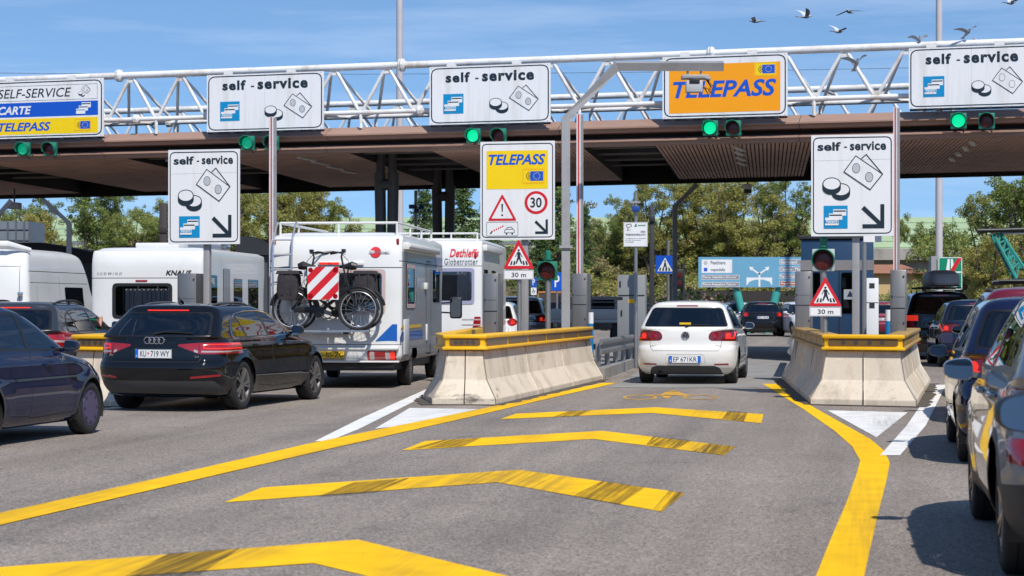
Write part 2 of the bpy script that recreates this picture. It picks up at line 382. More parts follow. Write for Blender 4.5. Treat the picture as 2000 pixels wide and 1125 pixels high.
# ---------------------------------------------------------------- ground, road, paint
ASPH = asphalt()
GRASS = mat('dry_grass_soil', (.10, .095, .045), .95, var=.25, vs=.6, fine=.2, fs=9, dirt=(.13, .10, .06))
CONC = scuffed('pale_concrete', (.66, .575, .46), .85, var=.09, vs=1.4, fine=.07, fs=50, bump=.25, bs=70, stretch=(1, 1, .35), dirt=(.40, .325, .24), dsc=2.2)
CONCG = mat('grey_concrete', (.27, .26, .245), .9, var=.16, vs=.7, fine=.1, fs=35, bump=.3, bs=50, dirt=(.17, .16, .15), dsc=1.1)
YELF = paintmark('yellow_edge_paint', (.93, .53, .003), .35)
YEL = paintmark('yellow_road_paint', (.93, .53, .003), .5)
WHT = paintmark('white_road_paint', (.78, .77, .74), .35)
ORP = paintmark('faded_yellow_road_paint', (.60, .33, .05), .55)
mb = MB(); mb.poly([(-2500, -300, -.03), (2500, -300, -.03), (2500, 4500, -.03), (-2500, 4500, -.03)])
struct(mb.build('ground', GRASS))
mb = MB(); mb.poly([(-75, -12, 0), (75, -12, 0), (75, 112, 0), (-75, 112, 0)])
struct(mb.build('road', ASPH))
# concrete slab through the toll lane
mb = MB(); mb.poly([G(1192, 757, .003), G(1540, 757, .003), G(1545, 700, .003), G(1290, 700, .003)])
struct(mb.build('lane_slab', CONCG))
def marks(name, polys, m, lift=.004):
    mb = MB()
    for p in polys: mb.tess([tuple(G(x, y, 0)[:2]) for x, y in p], lambda a, b: Vector((a, b, lift)))
    return struct(mb.build(name, m))
marks('yellow_chevrons', [
    [(977, 819), (1008, 808.4), (1282, 796), (1491, 809.4), (1487, 827), (1272, 806.8)],
    [(785, 880), (830, 862), (1176, 842), (1436, 872.8), (1414, 889.5), (1159, 858)],
    [(438, 982), (512, 953), (1013.6, 918), (1337, 964), (1292.5, 1000), (971, 942.6)],
    [(-90, 1150), (0, 1109), (700, 1055), (1130, 1160), (860, 1160), (612, 1101)]], YEL)
marks('yellow_edge_line', [[(-40, 1012), (300, 937), (600, 868), (940, 799), (1101, 764.5), (1176, 748.5), (1204, 748.5), (1101, 772), (940, 810), (620, 883), (300, 957), (-40, 1036)]], YELF, .006)
marks('yellow_lane_line', [[(1490, 750), (1521, 750), (1548, 772), (1600, 802), (1650, 830), (1700, 858), (1728, 882), (1738, 905), (1730, 945), (1716, 1000), (1700, 1070), (1686, 1135), (1590, 1135), (1622, 1055), (1652, 985), (1672, 930), (1680, 900), (1664, 872), (1630, 842), (1570, 800), (1530, 775)]], YELF)
marks('white_lane_lines', [
    [(614, 863), (645, 861), (700, 839), (838, 770), (834, 760), (704, 818)],
    [(732, 838), (770, 834), (935, 799.5), (800, 797.5)],
    [(1616, 802), (1773, 806), (1712, 855)],
    [(1719, 890), (1758, 890), (1808, 832), (1848, 752), (1826, 752), (1770, 833)],
    [(200, 800), (250, 797), (392, 770), (350, 769)]], WHT, .005)
# tar seam along the slab edge
TAR = mat('tar_seam', (.035, .033, .032), .7)
def seam_line(pts, wd, rg=random.Random(9)):
    mb = MB(); P_ = [Vector((*G(x, y)[:2], .006)) for x, y in pts]; Q = []
    for a, b in zip(P_, P_[1:]):
        k = max(2, int((b - a).length / .25))
        for i in range(k): Q.append(a.lerp(b, i / k) + Vector((rg.uniform(-.02, .02), rg.uniform(-.02, .02), 0)))
    Q.append(P_[-1]); V = []
    for i, q_ in enumerate(Q):
        d = (Q[min(i + 1, len(Q) - 1)] - Q[max(i - 1, 0)]).normalized(); nn = Vector((-d.y, d.x, 0)) * wd * rg.uniform(.35, .65); V += [q_ + nn, q_ - nn]
    mb.add(V, [(2 * i, 2 * i + 1, 2 * i + 3, 2 * i + 2) for i in range(len(Q) - 1)]); struct(mb.build('road_seam', TAR, smooth=False))
seam_line([(1190, 758), (1300, 758.5), (1420, 758), (1540, 757)], .035)
marks('tyre_marks', [[(1422, 803), (1461, 806), (1452, 824), (1410, 819)], [(1384, 867), (1437, 873), (1414, 889.5), (1352, 882.5)], [(1308, 959), (1337.5, 964), (1293, 1000.5), (1276, 996)],
    [(1080, 815.5), (1112, 803.5), (1160, 801), (1128, 813.5)], [(800, 878), (868, 859.8), (940, 856), (905, 873)], [(1176, 941), (1260, 953), (1210, 987), (1118, 970)], [(690, 944), (800, 935), (735, 963), (620, 972)],
    [(1276, 853), (1350, 861.5), (1322, 878), (1262, 870)], [(330, 1083), (470, 1072), (390, 1124), (230, 1135)]], tyremark('rubber_on_paint'), .0075)
# bicycle symbol on the lane
mb = MB(); q = lambda a, b: Vector((*G(a, b, 0)[:2], .004))
def gring(cx, cy, rx, ry, t):
    o = circ(cx, cy, rx, ry, 28); i = circ(cx, cy, rx - t, ry * (1 - t / rx * 1.2), 28)
    mb.add([q(*p) for p in o] + [q(*p) for p in i], [(k, (k + 1) % 28, 28 + (k + 1) % 28, 28 + k) for k in range(28)])
gring(1250, 776.5, 34, 4.6, 6); gring(1367, 776, 34, 4.6, 6)
for pl in ([(1258, 771.8), (1300, 771.0), (1318, 772.6), (1262, 773.2)], [(1290, 771), (1300, 766), (1326, 765), (1330, 768), (1352, 773), (1336, 774), (1312, 772)],
           [(1292, 773), (1312, 774), (1306, 778.6), (1298, 778.6)], [(1306, 764), (1322, 763.6), (1322, 766), (1306, 766.4)]):
    mb.tess([tuple(G(x, y, 0)[:2]) for x, y in pl], lambda a, b: Vector((a, b, .0045)))
struct(mb.build('cycle_marking', ORP))

# ---------------------------------------------------------------- common metals and sign colours
GALV = mat('galvanised_steel', (.33, .335, .335), .45, .75, var=.12, vs=3, fine=.08, fs=30)
GREYP = mat('grey_painted_steel', (.34, .34, .35), .5, .2, var=.08, vs=2, dirt=(.24, .23, .22))
INOX = mat('brushed_stainless', (.30, .28, .26), .42, .85, var=.12, vs=2, fine=.12, fs=60, stretch=(6, 6, .6))
DARK = mat('dark_steel', (.03, .032, .036), .5, .2)
BLACK = mat('black_plastic', (.012, .012, .013), .45)
RUBBER = mat('tyre_rubber', (.018, .018, .019), .8, var=.2, vs=6, bump=.2, bs=80)
WTRUSS = mat('weathered_white_paint', (.74, .745, .75), .5, .0, var=.08, vs=1.2, dirt=(.48, .40, .32), dsc=1.3)
SGREEN = mat('signal_green_plastic', (.012, .19, .125), .45, var=.12, vs=5)
SBACK = mat('signal_grey_board', (.42, .48, .46), .5)
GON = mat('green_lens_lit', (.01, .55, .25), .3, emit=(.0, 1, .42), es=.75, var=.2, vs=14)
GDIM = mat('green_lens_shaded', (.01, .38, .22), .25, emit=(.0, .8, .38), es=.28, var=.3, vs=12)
ROFF = mat('red_lens_off', (.085, .010, .013), .3, var=.3, vs=14)
RED = mat('signal_red', (.62, .02, .02), .45, var=.05)
BOOMW = mat('boom_white', (.72, .72, .72), .4, var=.06, dirt=(.5, .48, .46))
GM = [mat('sign_white', (.76, .77, .79), .4, var=.035, vs=.9, fine=.02, fs=14, stretch=(1, 1, .12), dirt=(.62, .61, .58), dsc=2.2),
      mat('sign_black', (.010, .022, .035), .4, var=.05), mat('sign_cyan', (.0, .245, .52), .4, var=.05),
      mat('sign_yellow', (.86, .60, .0), .4, var=.05), mat('sign_orange', (.90, .34, .0), .4, var=.04, vs=1),
      mat('sign_blue', (.004, .085, .52), .4, var=.05), mat('sign_red', (.60, .012, .022), .4, var=.05),
      mat('sign_grey_fill', (.46, .49, .52), .5), mat('sign_green', (.0, .22, .12), .4), mat('sign_backing', (.40, .41, .42), .5, .4)]
gW, gK, gC, gY, gO, gB, gR, gG, gN, gS = range(10)

# graphics (units of the photo's own pixels, v down)
def g_cards(c, x0, y0, x1, y1, ly=1):
    c.rect(x0, y0, x1, y1, gC, ly); W = x1 - x0; Hh = y1 - y0
    for i, (ax, ay, bx, by) in enumerate(((.40, .16, .94, .44), (.22, .34, .78, .62), (.06, .52, .62, .86))):
        X0, X1, Y0, Y1 = x0 + W * ax, x0 + W * bx, y0 + Hh * ay, y0 + Hh * by
        c.rect(X0, Y0, X1, Y1, gW, ly + 1 + i * 2)
        if i < 2: c.rect(X0 + W * .02, Y0 + Hh * .05, X1 - W * .02, Y0 + Hh * .105, gK, ly + 2 + i * 2)
        else:
            c.rect(X0, Y0 + Hh * .12, X1 - W * .02, Y0 + Hh * .25, gC, ly + 2 + i * 2)
            c.text('Viacard', X0 + W * .04, Y0 + Hh * .10, X1 - W * .05, Y0 + Hh * .235, gW, ly + 3 + i * 2, off=.02, shear=.2)
def g_notes(c, cx, cy, k, fill=True, ly=1):
    T = lambda p: [(cx + x * k, cy + y * k) for x, y in p]
    c.line(T([(13, -29), (21, -36), (50, 1)]), 1.7 * k, gK, ly)
    c.poly(T([(2, -35), (51, 1), (28, 31), (-20, -4)]), gW, ly + 1)
    c.oline(T([(2, -35), (51, 1), (28, 31), (-20, -4)]), 1.7 * k, gK, ly + 2)
    for x, y in ((3, -10.5), (26, 6.5)):
        c.poly(T(circ(x, y, 7.2, 9.6, 20)), gK, ly + 2); c.poly(T(circ(x, y, 6.3, 8.6, 20)), gG if fill else gW, ly + 3)
def g_coins(c, cx, cy, k, ly=1):
    for x, y in ((15, 10), (0, 0)):
        body = circ(0, -2, 15, 11, 14, pi, 2 * pi) + circ(0, 5.5, 15, 11, 14, 0, pi)
        c.poly([(cx + (x + a) * k, cy + (y + b) * k) for a, b in body], gK, ly); ly += 1
        c.poly([(cx + (x + a) * k, cy + (y + b) * k) for a, b in circ(0, -2, 13.4, 9.4, 26)], gW, ly); ly += 1
def g_arrow(c, x0, y0, x1, y1, ly=1):
    W, Hh = x1 - x0, y1 - y0; t = .17
    c.poly([(x1 - t * W, y0), (x1, y0), (x1, y1), (x0 + .05 * W, y1), (x0 + .05 * W, y1 - t * Hh), (x1 - 1.72 * t * W, y1 - t * Hh), (x0, y0 + .20 * Hh), (x0 + .13 * W, y0 + .06 * Hh), (x1 - t * W, y1 - 1.72 * t * Hh)], gK, ly)
def g_tele(c, x0, y0, x1, y1, ly=1, bg=gY):
    W, Hh = x1 - x0, y1 - y0
    c.poly(rrect(x0, y0, x1, y1, Hh * .08), gY, ly)
    c.oline(rrect(x0 + Hh * .04, y0 + Hh * .04, x1 - Hh * .04, y1 - Hh * .04, Hh * .08), Hh * .03, gO, ly + 1)
    c.rect(x0 + W * .36, y0 + Hh * .2, x1 - W * .07, y1 - Hh * .18, gB, ly + 1)
    fx, fy = x0 + W * .645, y0 + Hh * .51
    for i in range(12):
        a = 2 * pi * i / 12; c.poly(circ(fx + math.cos(a) * Hh * .21, fy + math.sin(a) * Hh * .21, Hh * .027, n=6), gY, ly + 2)
    for r in (.12, .22, .32):
        p = [(x0 + W * .32 - Hh * (.02) + Hh * .25 - Hh * (r + .1) * math.cos(t), fy + Hh * r * 1.05 * math.sin(t)) for t in [(-.9 + 1.8 * j / 8) for j in range(9)]]
        c.line(p, Hh * .035, gK, ly + 1)

# ---------------------------------------------------------------- gantry frame
PHI = R(16.9); X0, Y0 = -.574, 48.5; cp, sp_ = math.cos(PHI), math.sin(PHI)
def gs(px, t=0.):
    ox, oy = X0 + t * sp_, Y0 + t * cp
    Y = (ox * sp_ + oy * cp) / ((px - 1000) / FPX * sp_ + cp); X = (px - 1000) / FPX * Y
    return (X - X0) * cp - (Y - Y0) * sp_, Y
def gsz(px, py, t=0.):
    s, Y = gs(px, t); return s, HC - (py - HY) * Y / FPX
def g2l(v): return ((v[0] - X0) * cp - (v[1] - Y0) * sp_, (v[0] - X0) * sp_ + (v[1] - Y0) * cp)
BROWN = mat('brown_fascia', (.34, .215, .165), .6, var=.16, vs=.8, fine=.06, fs=12, stretch=(.3, 1, 1), dirt=(.22, .13, .10), dsc=1.4)
SLAT = mat('brown_ceiling_slats', (.48, .305, .24), .7, var=.35, vs=1.3, fine=.1, fs=8)
CDARK = mat('canopy_shade_black', (.02, .017, .016), .9)  # near-black: the shade in canopy gaps and recesses is put into the colour
RIB = mat('canopy_grey_rib', (.16, .15, .14), .7)
cano = thing('toll_canopy', 'long brown canopy with slatted underside spanning all the toll lanes', 'canopy', (X0, Y0, 0), -PHI)
S0, S1 = -24., 20.
ZU = 5.275
back = [g2l(G(0, 388, ZU)), g2l(G(2000, 343, ZU))] if False else None
def bk(px, py):
    d = (ZU - HC) * FPX / (HY - py); return g2l(((px - 1000) * d / FPX, d))
(ba, ta), (bb, tb) = bk(0, 382), bk(2000, 335)
tback = lambda s: ta + (tb - ta) * (s - ba) / (bb - ba)
prof = [(.44, 5.94), (0.0, 5.73), (0.0, 5.695), (.13, 5.69), (.15, 5.60), (.44, 5.585), (.44, 5.49), (.0, 5.395), (0.0, 5.37), (.11, 5.36), (.12, 5.285), (.44, 5.28)]
joints = [gs(x)[0] for x in (-260, 200, 635, 1090, 1560, 2010)]
def fascia(a, b):
    mb = MB(); cuts = [S0] + joints + [S1]
    for i in range(len(cuts) - 1):
        x0, x1 = cuts[i] + .006, cuts[i + 1] - .006
        vs = [(x, *prof[j]) for x in (x0, x1) for j in (a, b)]
        for j in range(a, b): mb.add([(x0, *prof[j]), (x1, *prof[j]), (x1, *prof[j + 1]), (x0, *prof[j + 1])], [(0, 1, 2, 3)])
    return mb
fascia(0, 5).build('upper_fascia', BROWN, cano, smooth=False)
fascia(6, 11).build('lower_fascia', BROWN, cano, smooth=False)
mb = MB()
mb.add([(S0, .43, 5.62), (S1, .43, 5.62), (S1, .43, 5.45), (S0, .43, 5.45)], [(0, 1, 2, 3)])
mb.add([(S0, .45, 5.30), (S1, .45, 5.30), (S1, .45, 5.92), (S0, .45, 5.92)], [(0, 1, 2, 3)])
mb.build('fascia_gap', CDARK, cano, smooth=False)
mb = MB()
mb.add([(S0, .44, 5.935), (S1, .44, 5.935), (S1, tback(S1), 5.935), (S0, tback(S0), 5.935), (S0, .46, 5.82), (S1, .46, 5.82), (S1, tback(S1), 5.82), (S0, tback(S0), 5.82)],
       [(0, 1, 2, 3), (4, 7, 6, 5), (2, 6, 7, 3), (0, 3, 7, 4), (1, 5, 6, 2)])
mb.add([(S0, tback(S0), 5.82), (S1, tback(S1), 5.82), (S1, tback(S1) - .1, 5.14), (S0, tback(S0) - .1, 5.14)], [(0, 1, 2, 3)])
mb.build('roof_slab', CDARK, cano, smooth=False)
# slat bays and the recesses between them
sd_ = R(7.5) - PHI; dx = math.tan(sd_)
rec = []
for a, b in ((-215, -60), (235, 400), (672, 832), (1132, 1272), (1588, 1728)): rec.append((gs(a)[0], gs(b)[0]))
edges = [S0] + [q_ for r_ in rec for q_ in r_] + [S1]
rng = random.Random(4)
def tend(s):   # where a slat that starts at s meets the back edge
    t = 10.
    for _ in range(6): t = tback(s + dx * (t - .4)) - .12
    return t
for k in range(0, len(edges) - 1, 2):
    mb = MB(); s = edges[k] + .02
    while s < edges[k + 1] - .09:
        t1 = tend(s); z = ZU + rng.uniform(0, .006)
        mb.add([(s, .40, z), (s + .072, .40, z), (s + .072 + dx * (t1 - .4), t1, z), (s + dx * (t1 - .4), t1, z),
                (s, .40, z + .03), (s + .072, .40, z + .03), (s + .072 + dx * (t1 - .4), t1, z + .03), (s + dx * (t1 - .4), t1, z + .03)],
               [(0, 3, 2, 1), (4, 5, 6, 7), (0, 4, 7, 3), (1, 2, 6, 5), (0, 1, 5, 4)])
        s += .102
    mb.build('slat_ceiling', SLAT, cano, smooth=False)
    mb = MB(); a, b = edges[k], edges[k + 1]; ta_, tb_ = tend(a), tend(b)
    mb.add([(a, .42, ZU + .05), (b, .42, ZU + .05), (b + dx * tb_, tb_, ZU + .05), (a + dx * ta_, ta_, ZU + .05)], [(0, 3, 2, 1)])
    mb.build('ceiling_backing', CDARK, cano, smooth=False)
for a, b in rec:
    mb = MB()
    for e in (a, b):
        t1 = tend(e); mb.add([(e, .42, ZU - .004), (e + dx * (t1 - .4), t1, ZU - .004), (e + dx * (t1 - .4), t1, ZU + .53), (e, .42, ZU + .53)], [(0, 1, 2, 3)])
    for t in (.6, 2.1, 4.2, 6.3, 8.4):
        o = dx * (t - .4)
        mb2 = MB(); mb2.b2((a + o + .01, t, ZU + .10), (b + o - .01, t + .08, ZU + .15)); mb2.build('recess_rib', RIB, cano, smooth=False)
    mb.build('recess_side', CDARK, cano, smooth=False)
    t1 = tend(a); mid = (a + b) / 2
for s in [gs(x)[0] for x in (300, 560, 955, 1430, 1900)]:
    for t in (1.0, 2.6, 4.4, 6.2):
        mb = MB(); mb.b2((s + dx * t, t, ZU - .05), (s + dx * t + .12, t + 1.1, ZU - .003))
        mb.build('strip_light', mat('strip_light_cover', (.55, .54, .52), .4), cano, smooth=False)
# V-legged columns
COLM = mat('column_dark_steel', (.075, .072, .075), .5, .1, var=.2, vs=3)
for px, top, dd in ((755, 322, 53.), (866, 356, 59.)):
    c = P(px, 450, dd); l = g2l(c); mb = MB(); k = dd / FPX
    zt = ZU
    for a, b in ((-14 * k, -7 * k), (14 * k, 9 * k)):
        mb.path([(l[0] + a * .86, l[1], zt + .3), (l[0] + a * .9, l[1], zt - .35)], .12, 12)
        mb.path([(l[0] + a, l[1], zt - .30), (l[0] + b, l[1], 0)], .15, 14, rs=[.155, .135])
    mb.tube((l[0] - 14 * k, l[1] - .02, zt - .62), (l[0] + 14 * k, l[1] - .02, zt - .62), .15)
    mb.build('column', COLM, cano)

# ---------------------------------------------------------------- lattice trusses on the canopy
def truss(t0, label, zt, n0, n1):
    th = thing('lattice_truss', label, 'truss', (X0 + t0 * sp_, Y0 + t0 * cp, 0), -PHI, 'lattice trusses above the canopy')
    zb = zt - 1.17
    def chord(t, z, r, nm):
        mb = MB(); mb.tube((S0, t, z), (S1, t, z), r, n=14)
        mb.build(nm, WTRUSS, th)
    chord(0, zt, .09, 'top_chord'); chord(0.02, zb, .06, 'bottom_chord'); chord(1.1, zb, .06, 'bottom_chord')
    for i, s in enumerate([gs(x)[0] for x in (224, 778, 1385)]):
        mb = MB(); mb.lathe([(-.10, .09), (-.06, .16), (-.015, .17), (-.013, .10), (.013, .10), (.015, .17), (.06, .16), (.10, .09)], 'X', (s, 0, zt), 10); mb.build('flange_joint', WTRUSS, th); mb = MB()
        mb.lathe([(-.10, .06), (-.05, .13), (.05, .13), (.10, .06)], 'X', (s + .5, 0.02, zb), 10); mb.build('flange_joint', WTRUSS, th); mb = MB()
        mb.lathe([(-.10, .06), (-.05, .13), (.05, .13), (.10, .06)], 'X', (s + .9, 1.1, zb), 10); mb.build('flange_joint', WTRUSS, th)
    s00 = gs(248)[0]
    for i in range(n0, n1):
        mbn = MB()
        s = s00 + 1.447 * i
        mbn.b2((s - .13, -.02, zt - .20), (s + .13, .02, zt - .08)); mbn.build('gusset_plate', WTRUSS, th, smooth=False); mbn = MB(); mbn.b2((s + .60, -.01, zb + .03), (s + .85, .05, zb + .15)); mbn.build('gusset_plate', WTRUSS, th, smooth=False)
        for k, (b, tt, r) in enumerate(((-.66, 0.02, .047), (.66, 0.02, .047), (-.66, 1.1, .04), (.66, 1.1, .04))):
            mb = MB(); mb.tube((s + (.08 if b > 0 else -.08), 0, zt - .12), (s + b, tt, zb + .06), r, n=8)
            mb.build('brace', WTRUSS, th)
        if i % 2 == 0:
            for tt in (0.02, 1.1):
                mb = MB(); mb.tube((s + .72, tt, zb), (s + .72, tt, 5.9), .045, n=8); mb.build('post', WTRUSS, th)
    mb = MB()
    for i in range(n0, n1, 2):
        s = s00 + 1.447 * i; mb.tube((s, .02, zb), (s + 1.447, 1.1, zb), .028, n=6); mb.tube((s + 1.447, 1.1, zb), (s + 2.9, .02, zb), .028, n=6)
    mb.build('cross_brace', WTRUSS, th)
truss(.25, 'white tubular lattice truss along the front of the canopy carrying the big signs', 7.47, -7, 16)
truss(8.9, 'second white tubular lattice truss along the back of the canopy roof', 7.47, -7, 15)

# ---------------------------------------------------------------- overhead signs
def plane_panel(th, W, Hh, kind):
    """sign face centred on the thing's origin, facing local -Y; returns (builder, canvas)"""
    mb = MB(); mb.b2((-W / 2, 0, -Hh / 2), (W / 2, .035, Hh / 2), 0)
    return mb
def overhead(px0, px1, yt, yb, label, draw, uw, uh):
    pc = (px0 + px1) / 2; t = -.16
    s0, z0 = gsz(px0, yt, t); s1, z1 = gsz(px1, yb, t); _, Yc = gs(pc, t)
    ztop = HC - (yt - HY) * Yc / FPX; zbot = HC - (yb - HY) * Yc / FPX
    W, Hh = s1 - s0, ztop - zbot; sc_ = (s0 + s1) / 2
    loc = (X0 + sc_ * cp + t * sp_, Y0 - sc_ * sp_ + t * cp, (ztop + zbot) / 2)
    th = thing('overhead_sign', label, 'sign', loc, -PHI, 'big signs above the toll lanes')
    mb = plane_panel(th, W, Hh, 0)
    c = Canvas(mb, (-W / 2, 0, Hh / 2), Vector((1, 0, 0)) * (W / uw), Vector((0, 0, 1)) * (Hh / uh), (0, -1, 0), 1)
    c.oline(rrect(.012 * uw, .024 * uh, uw - .012 * uw, uh - .024 * uh, .065 * uw), .0095 * uw, gK, 0)
    draw(c)
    for fx in (.02, .18, .34, .5, .66, .82, .98):
        for fy in (.022, .978): c.poly(circ(fx * uw, fy * uh, 2.6, 2.6, 8), gS, 4)
    c.rect(.5 * uw, .03 * uh, .5 * uw + 1.2, .97 * uh, gG, 0) if 'self-service' in label else None
    mb.build('sign_panel', GM, th, smooth=False)
    mb = MB()
    for x in (-.32 * W, .22 * W):
        mb.b2((x - .11, .0, Hh / 2 + .002), (x + .11, .10, Hh / 2 + .10))
        mb.b2((x - .04, .04, -Hh / 2), (x + .04, .36, Hh / 2 + .02)) if False else mb.b2((x - .04, .037, -Hh / 2 + .05), (x + .04, .09, Hh / 2 - .02))
    for z in (-.3 * Hh, .3 * Hh): mb.b2((-W / 2 + .05, .092, z - .04), (W / 2 - .05, .15, z + .04))
    mb.build('bracket', WTRUSS, th, smooth=False)
    mb = MB(); mb.b2((-W / 2 + .02, .04, -Hh / 2 - .05), (W / 2 - .02, .12, -Hh / 2 - .004))
    for i in range(7): x = -W / 2 + .25 + i * (W - .5) / 6; mb.b2((x - .07, -.01, -Hh / 2 - .05), (x + .07, .03, -Hh / 2 - .006))
    mb.build('bottom_rail', DARK, th, smooth=False)
    return th
def d_self(fill):
    def d(c):
        c.text('self', 105, 42, 262, 112, gK, 0, off=.042, sp=1.16); c.rect(296, 84, 318, 94, gK, 0)
        c.text('service', 340, 38, 672, 112, gK, 0, off=.042, sp=1.16)
        g_cards(c, 90, 190, 221, 326); g_coins(c, 428, 262, 2.7); g_notes(c, 566, 240, 2.65, fill)
    return d
def d_three(c):
    c.oline(rrect(18, 40, 788, 152, 3), 2, gK, 0)
    c.text('SELF-SERVICE', 68, 62, 600, 130, gK, 0, off=.006, shear=.2)
    g_notes(c, 690, 82, .95, True); g_coins(c, 668, 108, 1.0)
    c.rect(18, 165, 792, 272, gB, 0); c.text('CARTE', 70, 190, 312, 252, gW, 1, off=.03, shear=.25)
    for x, y in ((675, 176), (655, 200), (636, 222)): c.rect(x, y, x + 66, y + 38, gW, 1 + (y - 176) // 20); c.rect(x + 2, y + 7, x + 64, y + 12, gK if y < 220 else gC, 5)
    c.rect(18, 285, 792, 402, gY, 0); c.text('TELEPASS', 70, 312, 452, 378, gB, 1, off=.03, shear=.25)
    g_tele(c, 622, 296, 744, 388, 1)
def d_orange(c):
    c.rect(46, 60, 812, 404, gO, 0)
    c.text('TELEPASS', 72, 178, 785, 298, gB, 1, off=.028, shear=.24); g_tele(c, 636, 60, 785, 158, 1)
overhead(-22, 202, 156, 269, 'white overhead sign with a blue band and a yellow band, at the left edge', d_three, 830, 430)
overhead(404, 632, 143, 255, 'white overhead self-service sign with coins and notes behind a red and white upright boom', d_self(True), 775, 400)
overhead(839, 1075, 127, 241, 'white overhead self-service sign directly above the yellow and white signboard', d_self(True), 775, 400)
overhead(1294, 1538, 107, 229, 'orange overhead sign with big slanted blue lettering', d_orange, 860, 440)
overhead(1775, 2022, 90, 209, 'greyish overhead self-service sign on which pigeons land, at the right', d_self(False), 775, 400)

# ---------------------------------------------------------------- signal lights
def signal_head(name, label, loc, rz, w_, lens, board=SGREEN, group=None, visor=.2, yaw=0):
    th = thing(name, label, 'traffic light', loc, rz, group)
    mb = MB(); mb.b2((-w_ / 2, 0, -w_ / 2), (w_ / 2, w_ * .30, w_ / 2)); mb.build('housing', board, th, bevel=.012)
    r = w_ * .435
    mb = MB(); mb.lathe([(-.028, 0.001), (-.026, r * .4), (-.018, r * .75), (-.004, r)], 'Y', (0, -.004, 0), 28); mb.build('lens', lens, th)
    mb = MB(); a0, a1 = R(-115), R(115); n = 20; vs = []
    for rr in (r + .012, r + .028):
        for i in range(n + 1):
            a = a0 + (a1 - a0) * i / n; ln = visor * (.55 + .45 * math.cos(a * .8))
            vs += [(rr * math.sin(a), 0.001, rr * math.cos(a)), (rr * math.sin(a), -ln, rr * math.cos(a))]
    m = (n + 1) * 2; fs = []
    for i in range(n):
        o = 2 * i; fs += [(o, o + 2, o + 3, o + 1), (m + o, m + o + 1, m + o + 3, m + o + 2), (o + 1, o + 3, m + o + 3, m + o + 1)]
    mb.add(vs, fs); mb.build('visor', board if board is SGREEN else SGREEN, th)
    mb = MB(); mb.lathe([(-.003, r + .013), (-.012, r + .011), (-.012, r * .96), (-.002, r * .96)], 'Y', (0, 0, 0), 28); mb.build('lens_ring', BLACK, th)
    return th
lanes = (('under the sign with coloured bands', 45, 97, 291), ('beside the red and white upright boom', 483, 530, 279), ('above the yellow and white signboard', 924, 974, 265), ('under the orange sign', 1387, 1432, 250), ('under the greyish sign at right', 1872, 1927, 236))
for i, (wh, a, b, y) in enumerate(lanes):
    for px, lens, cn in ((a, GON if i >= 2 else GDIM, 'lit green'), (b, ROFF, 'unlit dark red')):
        s, z = gsz(px, y, -.30)
        th = signal_head('traffic_light', f'square green signal with {cn} lens, {wh}', (X0 + s * cp - .30 * sp_, Y0 - s * sp_ - .30 * cp, z), -PHI if i >= 2 else R(-12 if i == 0 else -14), .36, lens, SGREEN, 'signal lights along the canopy edge', .20)
        mb = MB(); mb.b2((-.03, .11, -.03), (.03, .42, .03)); mb.path([(.05, .1, -.16), (.1, .15, -.25), (.16, .3, -.1)], .012, 6); mb.build('arm', DARK, th)

# ---------------------------------------------------------------- toll islands
YRAIL = mat('yellow_bumper_rail', (.84, .46, .006), .4, var=.07, vs=3, dirt=(.70, .38, .01), dsc=2.5)
YRAILD = mat('faded_bumper_rail', (.42, .25, .06), .55, var=.2, vs=4, dirt=(.30, .20, .10))
AMBER = mat('dusty_reflector_strip', (.14, .085, .03), .35, var=.25, vs=6)
AMBD = mat('reflector_lamp', (.06, .05, .045), .3)
def offset_path(p, d, closed=False):
    out = []; n = len(p)
    for i in range(n):
        a = Vector(p[max(i - 1, 0)]); b = Vector(p[i]); c = Vector(p[min(i + 1, n - 1)])
        d1 = (b - a).normalized() if i > 0 else (c - b).normalized(); d2 = (c - b).normalized() if i < n - 1 else d1
        n1 = Vector((-d1.y, d1.x)); n2 = Vector((-d2.y, d2.x)); m = n1 + n2; m = m / max(m.length_squared, .4) * 2
        out.append(b + m * d)
    return out
